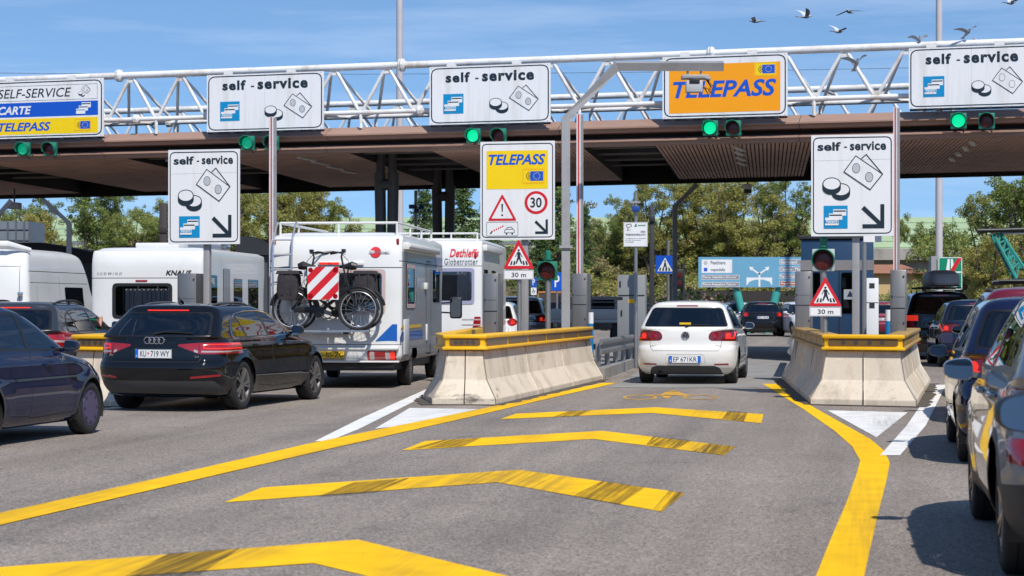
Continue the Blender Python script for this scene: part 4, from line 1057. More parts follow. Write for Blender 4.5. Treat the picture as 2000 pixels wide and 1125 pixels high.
# ---- white five-door hatchback in the lane
def golf_rows(k=1.0):
    return [(.17, .25, 4.00, .76), (.22, .15, 4.10, .82), (.30, .06, 4.16, .862), (.42, .012, 4.20, .884), (.52, 0.0, 4.20, .893), (.60, .006, 4.19, .893), (.655, .03, 4.15, .891),
            (.69, .062, 4.09, .888), (.76, .072, 3.98, .886), (.83, .076, 3.78, .884), (.855, .079, 3.66, .874), (.93, .092, 3.20, .856), (.985, .115, 3.00, .838), (1.08, .20, 2.80, .80), (1.18, .30, 2.60, .76), (1.29, .41, 2.38, .705),
            (1.36, .465, 2.2, .665), (1.40, .47, 2.08, .625), (1.435, .50, 1.95, .565), (1.46, .62, 1.80, .45), (1.473, .85, 1.65, .28), (1.48, 1.15, 1.4, .09)]
def sedan_lines(a, b, c, zb, zt, zr=.24):   # door seams
    return []
WHITE = paint('white', (.72, .71, .68), 0, .4)
def golf_extra(th, on):
    y = on['rear'](0, .855).y
    mb = MB(); mb.lathe([(-.006, .058), (-.014, .066), (-.016, .072), (-.008, .078), (0, .078)], 'Y', (0, y, .855), 28)
    c = Canvas(mb, (0, y - .012, .855), (1, 0, 0), (0, 0, 1), (0, -1, 0), 1, base=.0)
    c.line([(-.03, -.05), (0, -.006), (.03, -.05)], .011, 0, 1); c.line([(-.052, -.02), (-.026, .05), (0, .006), (.026, .05), (.052, -.02)], .011, 0, 1)
    mb.build('badge', CHROME, th, smooth=False)
    mb = MB(); mb.lathe([(-.004, .001), (-.004, .066)], 'Y', (0, y, .855), 24); mb.build('badge_disc', mat('badge_dark', (.02, .03, .06), .2), th)
    y2 = on['rear'](-.5, .70).y; text_on_rear(th, 'GOLF', -.62, -.46, .665, .693, on['rear'](-.54, .68).y - .004, CHROME); text_on_rear(th, 'TDI', .52, .62, .665, .693, on['rear'](.57, .68).y - .004, CHROME)
    wiper(th, on['rear'], [(0, 1.015), (.10, 1.045), (.28, 1.05), (.42, 1.045)], 1.0)
    p = on['rear'](-.04, 1.12); mb = MB(); mb.b2((-.10, p.y - .03, 1.045), (.10, p.y - .025, 1.085)) if False else mb.b2((-.11, on['rear'](0, 1.06).y - .02, 1.055), (.09, on['rear'](0, 1.06).y - .014, 1.09)); mb.build('sticker', PLY, th, smooth=False)
    mb = MB(); mb.lathe([(0, .03), (.12, .03), (.12, .034), (0, .034)], 'Y', (-.45, .14, .235), 14); mb.build('exhaust_pipe', CHROME, th)
def golf_spec(p, plate, **k):
    S = dict(R=.315, rim=.205, spokes=10, tw=.225, axles=(.76, 3.338), rows=golf_rows(), belt=.95, rearlim=.75, paint=p, windlim=2.0,
        rear=[(rpoly([(-.745, 1.015), (.745, 1.015), (.615, 1.355), (-.615, 1.355)], [.05, .05, .07, .07]), 'trim', None, 0),
              (rpoly([(-.71, 1.03), (.71, 1.03), (.59, 1.338), (-.59, 1.338)], [.05, .05, .06, .06]), 'rear_window', CGLASS, -.002),
              (rpoly([(-.19, 1.372), (.19, 1.372), (.185, 1.395), (-.185, 1.395)], .006), 'brake_light', LRED, .003),
              (rpoly([(-.66, .15), (.66, .15), (.60, .30), (.50, .335), (-.50, .335), (-.60, .30)], .03), 'clad', None, 0),
              (rpoly([(-.36, .365), (.36, .365), (.33, .535), (-.33, .535)], .04), 'plate_recess', p, -.006),
              (rpoly([(.50, .345), (.75, .345), (.75, .375), (.51, .37)], .008), 'reflector', LRED, .002), (rpoly([(-.50, .345), (-.75, .345), (-.75, .375), (-.51, .37)], .008), 'reflector', LRED, .002)],
        rearlines=[([(-.63, .77), (-.62, .66), (-.57, .595), (.57, .595), (.62, .66), (.63, .77)], .007), ([(-.70, .98), (-.745, 1.02)], .006), ([(.70, .98), (.745, 1.02)], .006)],
        lamps=[(rpoly([(.405, .81), (.45, .772), (1.0, .762), (1.0, .945), (.86, .955), (.66, .955), (.46, .935), (.41, .88)], .025), [(rpoly([(.645, .765), (.652, .765), (.652, .955), (.645, .955)], 0), SEAM), (circ(.74, .865, .045, n=14), LLIT), (circ(.53, .86, .03, n=12), LRED), (rpoly([(.66, .775), (1.0, .775), (1.0, .80), (.66, .80)], 0), LDRK), (rpoly([(.69, .81), (.84, .805), (.855, .93), (.835, .93), (.825, .825), (.69, .828)], 0), LLIT)], LDRK)],
        dlo=[(.50, .99), (.56, 1.20), (.72, 1.325), (1.1, 1.375), (1.75, 1.385), (2.15, 1.34), (2.95, .97), (2.2, .96)], dlor=.03,
        wins=[[(.66, 1.02), (.72, 1.18), (.90, 1.29), (.98, 1.02)], [(1.02, 1.02), (.94, 1.305), (1.2, 1.35), (1.70, 1.355), (1.72, .99)], [(1.80, .99), (1.78, 1.355), (2.08, 1.33), (2.72, 1.0), (2.72, .985)]],
        doors=[[(1.76, .99), (1.77, .28)], [(2.85, .95), (2.90, .6), (2.87, .28), (1.77, .26)], [(1.0, 1.0), (.98, .80), (1.10, .55), (1.28, .30), (1.77, .28)]],
        wind=[(-.68, .99), (.68, .99), (.58, 1.36), (-.58, 1.36)], mirror=(2.62, 1.01, .17, .125), handles=[(1.15, .86), (2.0, .85)], plate=(.445, .56, .125, plate, 'it'), extra=golf_extra)
    S.update(k); return S
golf = car(golf_spec(WHITE, 'EP 671KR', hq=1), (3.03, 34.1), R(10.5), 'white hatchback driving away in the middle toll lane, yellow sticker in its rear window')

# ---- black estate on the left
ABLK = paint('black', (.004, .005, .007), .0)
def estate_rows():
    return [(.19, .30, 4.50, .78), (.23, .19, 4.6, .84), (.30, .10, 4.68, .875), (.40, .04, 4.72, .905), (.50, .01, 4.73, .918), (.58, 0, 4.72, .921), (.645, .02, 4.69, .921),
            (.68, .055, 4.64, .918), (.72, .07, 4.58, .915), (.80, .078, 4.38, .913), (.868, .085, 4.15, .910), (.895, .09, 4.0, .893), (.95, .10, 3.60, .875), (1.0, .12, 3.30, .85), (1.06, .19, 3.15, .82), (1.14, .30, 2.98, .785), (1.23, .42, 2.78, .735),
            (1.30, .50, 2.60, .69), (1.345, .535, 2.46, .655), (1.375, .545, 2.35, .615), (1.40, .58, 2.22, .55), (1.42, .74, 2.05, .43), (1.43, 1.0, 1.9, .27), (1.436, 1.3, 1.7, .09)]
def audi_extra(th, on):
    y = on['rear'](0, .945).y - .006; mb = MB()
    for i in range(4): mb.path([Vector((-.099 + .066 * i + .043 * math.cos(t), y - .004 - .003 * (i % 2), .945 + .043 * math.sin(t))) for t in [2 * pi * j / 22 for j in range(22)]], .0075, 6, closed=True)
    mb.build('badge', CHROME, th)
    text_on_rear(th, 'A4', -.67, -.585, .735, .775, on['rear'](-.63, .75).y - .004, CHROME); text_on_rear(th, 'TDI', .53, .62, .72, .745, on['rear'](.58, .73).y - .004, CHROME)
    wiper(th, on['rear'], [(-.02, 1.03), (.10, 1.055), (.3, 1.05), (.50, 1.04)], 1.0)
    p = on['top'](0, .95); mb = MB(); mb.path([p + Vector((0, .09, -.01)), p + Vector((0, .02, .035)), p + Vector((0, -.03, .055)), p + Vector((0, -.05, -.01))], .016, 6, rs=[.02, .018, .008, .012]); mb.build('roof_antenna', ABLK, th)
    for sx in (1, -1):                                                         # bright strip under and round the side windows
        mb = MB(); pts = [on['side'](yy, zz, sx) + Vector((.004 * sx, 0, 0)) for yy, zz in [(3.0, 1.0), (2.6, .985), (2.0, .975), (1.4, .968), (.95, .965), (.74, .965), (.70, 1.0), (.74, 1.10), (.86, 1.21), (1.1, 1.285), (1.5, 1.325), (2.0, 1.33), (2.35, 1.29), (2.7, 1.17), (3.0, 1.02)]]
        mb.path(pts, .010, 6); mb.build('window_strip', CHROME, th)
audi = dict(hq=1, R=.335, rim=.235, spokes=5, tw=.235, axles=(.99, 3.81), rows=estate_rows(), belt=.96, rearlim=.9, paint=ABLK, windlim=2.2, ar=.55,
    rimm=mat('dark_alloy', (.26, .25, .24), .35, .7),
    rear=[(rpoly([(-.76, .995), (.76, .995), (.62, 1.315), (-.62, 1.315)], [.05, .05, .07, .07]), 'trim', None, 0),
          (rpoly([(-.715, 1.012), (.715, 1.012), (.595, 1.298), (-.595, 1.298)], [.05, .05, .06, .06]), 'rear_window', CGLASS, -.002),
          (rpoly([(-.30, 1.332), (.30, 1.332), (.295, 1.346), (-.295, 1.346)], .004), 'brake_light', LLIT, .003),
          (rpoly([(-.80, .245), (.80, .245), (.86, .30), (.80, .415), (-.80, .415), (-.86, .30)], .03), 'clad', None, 0),
          (rpoly([(-.33, .70), (.33, .70), (.36, .862), (-.36, .862)], .03), 'plate_recess', ABLK, -.004),
          (rpoly([(.52, .445), (.86, .475), (.86, .50), (.53, .475)], .006), 'reflector', LRED, .003), (rpoly([(-.52, .445), (-.86, .475), (-.86, .50), (-.53, .475)], .006), 'reflector', LRED, .003)],
    rearlines=[([(-.66, .78), (-.62, .665), (.62, .665), (.66, .78)], .007), ([(-.95, .60), (-.7, .585), (.7, .585), (.95, .60)], .006)],
    lamps=[(rpoly([(.33, .875), (.62, .768), (1.05, .765), (1.05, .915), (.62, .915), (.345, .895)], .02), [([(.612, .76), (.62, .76), (.62, .92), (.612, .92)], SEAM), (rpoly([(.64, .79), (1.05, .785), (1.05, .805), (.64, .81)], 0), LWHT), (rpoly([(.55, .795), (.60, .782), (.60, .81), (.55, .83)], 0), LWHT), (rpoly([(.66, .835), (.92, .83), (.92, .845), (.66, .85)], 0), LLIT), (rpoly([(.66, .885), (.92, .885), (.92, .897), (.66, .897)], 0), LLIT), (rpoly([(.66, .835), (.675, .835), (.675, .897), (.66, .897)], 0), LLIT)], LRED)],
    dlo=[(.70, .965), (.73, 1.10), (.86, 1.22), (1.1, 1.295), (1.55, 1.335), (2.0, 1.335), (2.4, 1.285), (3.05, 1.0), (2.6, .98)], dlor=.03,
    wins=[[(.77, .99), (.79, 1.09), (.90, 1.195), (1.07, 1.262), (1.18, .99)], [(1.22, .99), (1.12, 1.275), (1.5, 1.312), (1.93, 1.318), (1.96, .99)], [(2.04, .995), (2.01, 1.315), (2.36, 1.272), (2.90, 1.03), (2.78, 1.0)]],
    doors=[[(2.0, .98), (2.01, .30)], [(3.02, .97), (3.12, .6), (3.08, .29), (2.01, .28)], [(1.2, .97), (1.22, .84), (1.34, .6), (1.52, .32), (2.01, .30)], [(.55, .79), (1.3, .80), (2.2, .79), (3.3, .78), (4.1, .76)]],
    wind=[(-.72, 1.02), (.72, 1.02), (.62, 1.35), (-.62, 1.35)], mirror=(2.86, 1.05, .19, .135), handles=[(1.42, .87), (2.22, .86)], rails=(.85, 2.15, .50, .035, mat('satin_rail', (.12, .12, .125), .3, .7)), plate=(.77, .52, .12, '', 'at'), extra=audi_extra)
HA = 14.3
def rear_at(px, d, back, side, head):      # rear-centre point of a vehicle whose side/back reference point is seen at px,d
    x = (px - 1000) * d / FPX; h = R(head)
    return (x - side * math.cos(h) - back * math.sin(h), d + side * math.sin(h) - back * math.cos(h))
car(audi, rear_at(477, 26.25, .99, .90, HA), R(HA), 'shiny black estate car with dark alloy wheels beside the motorhome with bicycles')
# ---------------------------------------------------------------- more cars, from the same two sets of proportions
def rescale(S, kx=1., ky=1., kz=1., **k):
    p2 = lambda ps, a, b: [(x * a, y * b) for x, y in ps]
    T = dict(S)
    T['rows'] = [(r[0] * kz, r[1] * ky, r[2] * ky, r[3] * kx) for r in S['rows']]
    T['axles'] = tuple(a * ky for a in S['axles']); T['belt'] = S['belt'] * kz
    T['rear'] = [(p2(p, kx, kz), n, m, e) for p, n, m, e in S['rear']]
    T['rearlines'] = [(p2(p, kx, kz), wd) for p, wd in S['rearlines']]
    T['lamps'] = [(p2(p, kx, kz), [(p2(q, kx, kz), mm) for q, mm in sub], m) for p, sub, m in S['lamps']]
    T['dlo'] = p2(S['dlo'], ky, kz) if S['dlo'] else None; T['wins'] = [p2(p, ky, kz) for p in S['wins']]; T['doors'] = [p2(p, ky, kz) for p in S['doors']]
    T['wind'] = p2(S['wind'], kx, kz); T['windlim'] = S['windlim'] * ky; T['rearlim'] = S['rearlim'] * ky
    m = S['mirror']; T['mirror'] = (m[0] * ky, m[1] * kz, m[2], m[3]); T['handles'] = [(y * ky, z * kz) for y, z in S['handles']]
    pl = S['plate']; T['plate'] = (pl[0] * kz, *pl[1:])
    if S.get('rails'): r = S['rails']; T['rails'] = (r[0] * ky, r[1] * ky, r[2] * kx, r[3], r[4])
    T['extra'] = None; T['hq'] = 0; T.update(k); return T
def wipe(th, on): wiper(th, on['rear'], [(0, 1.03), (.12, 1.05), (.38, 1.05)], 1.0)
def on_rear_text(txt, x0, x1, z0, z1, m):
    return lambda th, on: text_on_rear(th, txt, x0, x1, z0, z1, on['rear']((x0 + x1) / 2, z0).y - .006, m)
GB = golf_spec(WHITE, '')
NAVY = paint('navy', (.007, .012, .045), .0); SLATE = paint('slate_grey', (.035, .042, .055), .2, .35); MGREY = paint('mid_grey', (.21, .225, .25), .6, .35)
BURG = paint('burgundy', (.16, .006, .022), .2, .35); DNAVY = paint('dark_blue', (.007, .016, .045), .0); SILV = paint('silver', (.42, .44, .46), .6, .35); BLK2 = paint('black_fleet', (.006, .007, .009), .0)
PURP = mat('purple_hubcap', (.075, .06, .14), .3, .3)
corsa = rescale(GB, .925, .91, .975, paint=NAVY, R=.29, rim=.195, tw=.19, spokes='cap', rimm=PURP, arch=.035, rimk='c', plate=None, handles=[(1.95, .80)],
    sidepolys=[(rpoly([(.2, .45), (3.6, .45), (3.6, .50), (.2, .50)], 0), 'seam')] if False else [], handlem=NAVY)
def fuel_flap(th, on):
    p = on['side'](2.35, .83, 1); mb = MB(); mb.lathe([(0, .055), (.006, .055), (.008, .048), (.001, .046), (.0, .001)], 'X', p, 20); mb.build('handle_bowl', MGREY, th)
corsa['extra'] = fuel_flap
car(corsa, rear_at(183, 21.4, corsa['axles'][1], .83, 13.0), R(13.0), 'dark navy hatchback with a purple hubcap, cut off by the left edge')
MB_R = rescale(audi, .965, .965, 1.02, paint=SLATE, R=.315, rim=.205, spokes=7, rimm=ALLOY, plate=(.60, .52, .12, '', 'eu'), rails=(.75, 2.2, .56, .06, BLACK), rear=[r for r in rescale(audi, .965, .965, 1.02)['rear'] if r[1] not in ('plate_recess', 'reflector')],
    lamps=[(rpoly([(.60, .80), (1.05, .72), (1.05, 1.03), (.86, 1.02), (.68, .98)], .03), [([(.55, .86), (1.05, .83), (1.05, .86), (.55, .89)], LWHT)], LRED)])
MB_R['plate'] = (.62, .52, .11, '', 'eu')
car(MB_R, rear_at(112, 29.0, .08, .86, 6.), R(6.), 'dark grey estate car with black roof rails behind the navy hatchback')
# right-hand queue
suvL = [(rpoly([(.50, .90), (.62, .84), (1.05, .82), (1.05, 1.0), (.70, 1.01), (.52, .97)], .03), [(rpoly([(.60, .87), (1.05, .85), (1.05, .875), (.62, .895)], 0), LLIT), (rpoly([(.62, .965), (1.05, .97), (1.05, .98), (.62, .975)], 0), LRED), (rpoly([(.60, .87), (.63, .87), (.64, .975), (.61, .975)], 0), LLIT), (rpoly([(.78, .905), (1.05, .90), (1.05, .93), (.78, .93)], 0), LRED)], LDRK)]
sA = rescale(GB, 1.02, 1.03, 1.085, paint=MGREY, R=.345, rim=.23, spokes=5, arch=.045, flare=.03, lamps=[(suvL[0][0], suvL[0][1], LDRK)], mirrorm=MGREY, plate=(.62, .52, .11, 'FK 482 ZS', 'it'), tw=.235, mirror=(2.66, 1.03, .19, .135),
    rear=[(p, n, m, e) for p, n, m, e in rescale(GB, 1.02, 1.03, 1.085)['rear'] if n not in ('clad', 'reflector', 'plate_recess')] + [([(-1, .1), (1, .1), (1, .50), (.80, .53), (-.80, .53), (-1, .50)], 'clad', None, 0), (rpoly([(.62, .60), (.88, .63), (.88, .76), (.74, .75)], .02), 'reflector', LRED, .003), (rpoly([(-.62, .60), (-.88, .63), (-.88, .76), (-.74, .75)], .02), 'reflector', LRED, .003)],
    sidepolys=[([(0, .1), (4.4, .1), (4.4, .36), (0, .36)], 'clad')])
hA = R(10.0)
car(sA, rear_at(1947, 10.42, sA['axles'][0], -.90, 10.0), hA, 'grey crossover with black wheel arches, nearest car at the right edge', 'cars queueing in the right lane')
sB = rescale(GB, .95, .96, 1.02, mirror=(2.5, .965, .18, .12), paint=NAVY, R=.30, rim=.2, spokes=7, plate=(.45, .52, .11, 'DX 310 LT', 'it'), mirrorm=BLACK)
car(sB, rear_at(1866, 17.75, sB['axles'][0], -.84, 10.5), R(10.5), 'navy blue hatchback directly ahead of the nearest grey crossover', 'cars queueing in the right lane')
sC = rescale(GB, 1.0, 1.03, 1.11, mirror=(2.7, .985, .20, .13), paint=BURG, R=.33, rim=.22, spokes=10, mirrorm=BLACK, rails=(.8, 2.0, .58, .03, GTRIM), arch=.03, plate=(.5, .52, .11, 'EZ 907 CH', 'it'))
car(sC, rear_at(1851, 25.2, 2.7, -1.0, 9.5), R(9.5), 'burgundy red crossover between the navy hatchback and the black estate', 'cars queueing in the right lane')
sD = rescale(audi, 1.0, .98, 1.17, mirror=(2.8, 1.02, .19, .13), paint=BLK2, R=.33, rim=.22, rails=None, plate=(.8, .52, .11, 'M RT 2840', 'eu'))
def roof_bars(ys, x, mt):
    def f(th, on):
        for y in ys:
            mb = MB(); a = on['top'](-x, y); b = on['top'](x, y); zz = max(a.z, b.z, on['top'](0, y).z) + .09
            mb.path([a + Vector((0, 0, -.01)), Vector((a.x, y, zz)), Vector((b.x, y, zz)), b + Vector((0, 0, -.01))], .022, 8); mb.build('roof_bar', BLACK, th)
    return f
sD['extra'] = roof_bars((.95, 1.9), .60, BLACK)
car(sD, rear_at(1871, 30.6, 2.85, -1.06, 9), R(9), 'black estate car with bare black roof bars ahead of the burgundy crossover', 'cars queueing in the right lane')
sE = rescale(GB, .96, .95, 1.02, paint=DNAVY, R=.30, rim=.2, spokes=7, mirrorm=BLACK, plate=(.45, .52, .11, 'BN 552 KA', 'it'))
car(sE, rear_at(1832, 43.6, .7, -.84, 6.5), R(6.5), 'small dark blue hatchback just behind the black off-roader with roof box', 'cars queueing in the right lane')
sF = rescale(GB, 1.05, 1.08, 1.17, paint=BLK2, R=.36, rim=.23, spokes=7, mirrorm=BLACK, plate=(.6, .52, .11, 'S HG 7715', 'eu'),
    lamps=[(rpoly([(.66, .80), (.93, .80), (.93, 1.12), (.72, 1.10)], .02), [([(.6, .98), (.95, .98), (.95, 1.12), (.6, 1.12)], LLIT)], LRED)])
locF = (10.75, 48.5)
sF['extra'] = roof_bars((.85, 1.9), .56, GALV)
carF = car(sF, locF, R(5), 'black off-roader with lit tail lamps carrying a grey roof box', 'cars queueing in the right lane')
mb = MB(); V = []; prof = [(0, .96), (.05, 1.0), (.16, .99), (.28, .92), (.36, .72), (.39, .4), (.395, .02)]; n = 28
for z, k in prof:
    for j in range(n):
        t = 2 * pi * j / n; cx = abs(math.cos(t)) ** .5 * (1 if math.cos(t) > 0 else -1); sx = abs(math.sin(t)) ** .5 * (1 if math.sin(t) > 0 else -1); V.append((cx * .42 * k, sx * .95 * k, z))
mb.add(V, [(i * n + j, i * n + (j + 1) % n, (i + 1) * n + (j + 1) % n, (i + 1) * n + j) for i in range(len(prof) - 1) for j in range(n)] + [tuple(range(n - 1, -1, -1))])
rb = thing('roof_box', 'grey rounded roof box strapped on the black off-roader', 'roof box', (locF[0] + .25, locF[1] + 1.4, 1.875), -R(5))
mb.build('shell', mat('roof_box_grey', (.30, .30, .295), .5, bump=.1, bs=120), rb); mb = MB(); mb.lathe([(-.012, 1), (.012, 1)], 'Z', (0, 0, .05), 8) if False else mb.b2((-.36, -.93, -.03), (.36, .9, -.002)); mb.build('base_tray', BLACK, rb, bevel=.01)
sH = rescale(GB, 1.0, 1.0, 1.12, paint=SILV, R=.31, rim=.2, spokes=7, mirrorm=BLACK, plate=None, mirror=(3.3, 1.02, .20, .15), wins=[], dlo=None)
sH['rows'] = [(z, a, max(b, 4.05 - max(0, z - 1.0) * .7) if .5 < z < 1.58 else b, w_) for z, a, b, w_ in sH['rows']]; sH['windlim'] = 3
hh = R(1)
dH = 9.2
car(sH, (2.925, 4.30), hh, 'silver flat-fronted van of which only mirror and corner show at bottom right', 'cars queueing in the right lane')
# far traffic beyond the toll gates
sG = rescale(GB, .985, 1., 1., paint=BLK2, sub=3, plate=(.80, .5, .11, 'BZ 418', 'eu'), lamps=[(circ(.70, .93, .12, .10, n=16), [(circ(.72, .93, .05, n=10), LLIT)], LRED)], rear=[r for r in rescale(GB, .985)['rear'] if r[1] not in ('plate_recess', 'reflector')])
far = car(sG, ((1490 - 1000) * 82 / FPX, 82), R(4), 'black hatchback with lit brake lamps driving off beyond the gates', 'cars driving off beyond the toll gates')
def recolour(root, p):
    for c in root.children:
        if c.name.split('.')[0] in ('body', 'mirror', 'door_handle', 'plate_recess'):
            c.material_slots[0].link = 'OBJECT'; c.material_slots[0].material = p
PWH = paint('far_white', (.70, .70, .70)); PBL = paint('far_blue', (.03, .06, .13), .3)
EST = dict(MB_R); 
lst = [(1440, 90, 3, MGREY, 'dark grey car left of the black hatchback beyond the gates'), (1552, 84, 176, PWH, 'white car facing the camera beyond the gates'),
       (1465, 101, 80, PWH, 'white car crossing under the green legs of the blue direction sign'), (1432, 104, 95, BLK2, 'black car left of the crossing white car far away'), (1505, 103, 85, SILV, 'silver car crossing right of the white one far away'), (1548, 104, 80, PBL, 'dark blue car crossing far away beside the toll booth'),
       (1560, 94, 20, MGREY, 'grey car partly hidden by the left stainless cabinet of the booth island'), (1725, 74, 6, BURG, 'red car seen between booth and stainless cabinet'), (1690, 88, 8, PWH, 'white car far away right of the booth'), (1078, 74, 6, BLK2, 'dark car seen between the signal post and the arm post'), (1240, 98, 60, SILV, 'silver car half hidden behind the grey electrical cabinet')]
for px, d, hd, p, lb in lst:
    o = copy_thing(far, ((px - 1000) * d / FPX, d, 0), -R(hd), label=lb); recolour(o, p)
mpv = rescale(GB, 1.02, 1.05, 1.10, paint=SILV, R=.32, rim=.21, spokes=7, plate=None, sub=3)
car(mpv, rear_at(1064, 58, 0.05, .88, 7), R(7), 'silver people carrier seen between the warning sign post and the signal post')
o = copy_thing(far, rear_at(1012, 50, .05, .88, 7) + (0,), -R(7), label='white car mostly hidden behind the warning sign post'); recolour(o, PWH)

# ---------------------------------------------------------------- motorhomes, caravan and van
RVW = mat('motorhome_white', (.70, .70, .69), .35, var=.03, vs=1, coat=.4, back=(.03, .03, .03), dirt=(.62, .62, .60), dsc=.8)
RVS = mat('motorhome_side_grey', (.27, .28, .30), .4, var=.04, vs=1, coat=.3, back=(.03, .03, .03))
FRAMEP = mat('pinkish_window_frame', (.52, .40, .38), .4); CURT = mat('curtain_cloth', (.50, .47, .50), .9, var=.25, vs=14, stretch=(1, 1, .05))
WPL = mat('white_plastic', (.68, .68, .67), .4, var=.04); ALU = mat('aluminium', (.6, .6, .61), .35, .85)
def rv(name, label, cat, loc, head, rows, rear, side, lamps, R_, axles, W2, extra=None, sub=4, paintm=None, sidem=None, tyre=.215):
    paintm = paintm or RVW
    th = thing(name, label, cat, (*loc, 0), -head)
    bm = loft_body(rows, sub=sub, nc=7, ns=24, plan=.0); sk = Skin(bm)
    seam = sk.reg('seam'); hole = sk.reg('hole'); grey = sk.reg('grey'); parts = []
    back = lambda c, n: n.y < -.3
    RF = lambda c, n: n.x > .4
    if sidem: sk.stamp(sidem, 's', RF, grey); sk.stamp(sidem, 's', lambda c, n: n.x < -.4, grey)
    for poly, nm, m, push in rear:
        rg = seam if nm == 'seam' else sk.reg(nm); sk.stamp(poly, 'r', back, rg)
        if nm != 'seam': parts.append((rg, nm, m, push))
    for poly, nm, m, push in side:
        for f in (RF, lambda c, n: n.x < -.4):
            rg = seam if nm == 'seam' else sk.reg(nm); sk.stamp(poly, 's', f, rg)
            if nm != 'seam': parts.append((rg, nm, m, push))
    for poly, subs, m in lamps:
        for sx in (1, -1):
            rg = sk.reg('l'); sk.stamp([(x * sx, z) for x, z in poly], 'r', lambda c, n: c.y < .5, rg); sl = [(rg, 0)]; ms = [m]
            for p2, mm in subs:
                r2 = sk.reg('l2'); sk.stamp([(x * sx, z) for x, z in p2], 'r', lambda c, n: c.y < .5, r2); ms.append(mm); sl.append((r2, len(ms) - 1))
            parts.append((sl, 'tail_light', ms, .006))
    for a in axles: sk.stamp(circ(a, R_, R_ + .07, n=26), 's', lambda c, n: abs(c.x) > W2 * .6 and c.z < R_ + .3, hole)
    sk.piece([(0, 0), (seam, 1), (grey, 2)], 'body', [paintm, SEAM, RVS], th)
    for rg, nm, m, push in parts:
        if isinstance(rg, list): sk.piece(rg, nm, m, th, push)
        else: sk.piece([(rg, 0)], nm, [m], th, push)
    tm, rm = wheel_mesh(R_, tyre, R_ * .60, 'cap', ALLOY, (R_, 'rv'))
    for a in axles:
        for sx in (1, -1):
            wo = link('wheel', tm, th, (sx * (W2 - tyre / 2 - .06), a, R_)); wo.rotation_euler = (0, 0, 0 if sx > 0 else pi); link('rim', rm, wo)
    on = dict(rear=lambda x, z: (sk.bvh.ray_cast(Vector((x, -2, z)), Vector((0, 1, 0)))[0] or Vector((x, 0, z))), side=lambda y, z, sx: (sk.bvh.ray_cast(Vector((sx * 3, y, z)), Vector((-sx, 0, 0)))[0] or Vector((sx * W2, y, z))))
    mb = MB(); mb.b2((-W2 + .15, .15, .30), (W2 - .15, max(r[2] for r in rows) - .3, .50)); mb.build('chassis', BLACK, th, smooth=False)
    if extra: extra(th, on)
    bm.free(); return th
def boxrows(Hh, W2, Ln, zb=.45, lean=.0, roundz=.35, front=.1):
    q = lambda z, yr, yf, w_, ar=.14: (z, yr, yf, w_, ar, 3.6, .16, 3.6)
    r = roundz
    return [q(zb, .10, Ln - .1, W2 - .05), q(zb + .04, .05, Ln - .05, W2 - .02), q(zb + .12, .01, Ln - .02, W2), q(zb + .3, 0, Ln, W2), q((zb + Hh) / 2, .0 + lean * .4, Ln, W2), q(Hh - r - .1, lean, Ln + front, W2), q(Hh - r * .55, lean + r * .18, Ln + front, W2 - .002), q(Hh - r * .25, lean + r * .42, Ln + front - .04, W2 - .012), q(Hh - .06, lean + r * .75, Ln + front - .1, W2 - .05, .2),
            q(Hh - .02, lean + r * 1.05, Ln + front - .2, W2 - .12, .2), q(Hh, lean + r * 1.7, Ln - .4, W2 - .4, .2), q(Hh + .004, lean + r * 3, Ln - 1.2, W2 * .2, .2)]
def canvas_rear(th, on, x, z, items, mats, name, y=None):
    mb = MB(); y = on['rear'](x, z).y if y is None else y; c = Canvas(mb, (0, y, 0), (1, 0, 0), (0, 0, 1), (0, -1, 0), 1, base=.012)
    items(c)
    for v in mb.v:
        lift = y - v.y; v.y = on['rear'](v.x, v.z).y - lift
    return mb.build(name, mats, th, smooth=False)
RLAMP = [(rpoly([(.56, .47), (1.04, .47), (1.04, .635), (.56, .635)], .02), [(rpoly([(.60, .49), (.68, .49), (.68, .62), (.60, .62)], .02), LWHT), (rpoly([(.86, .49), (.94, .49), (.94, .62), (.86, .62)], .02), LWHT), (rpoly([(.945, .49), (1.02, .49), (1.02, .62), (.945, .62)], .02), LLIT)], LRED)]
BLUE = mat('stripe_blue', (.0, .10, .42), .35, coat=.4); YST = mat('stripe_yellow', (.72, .45, .05), .4)
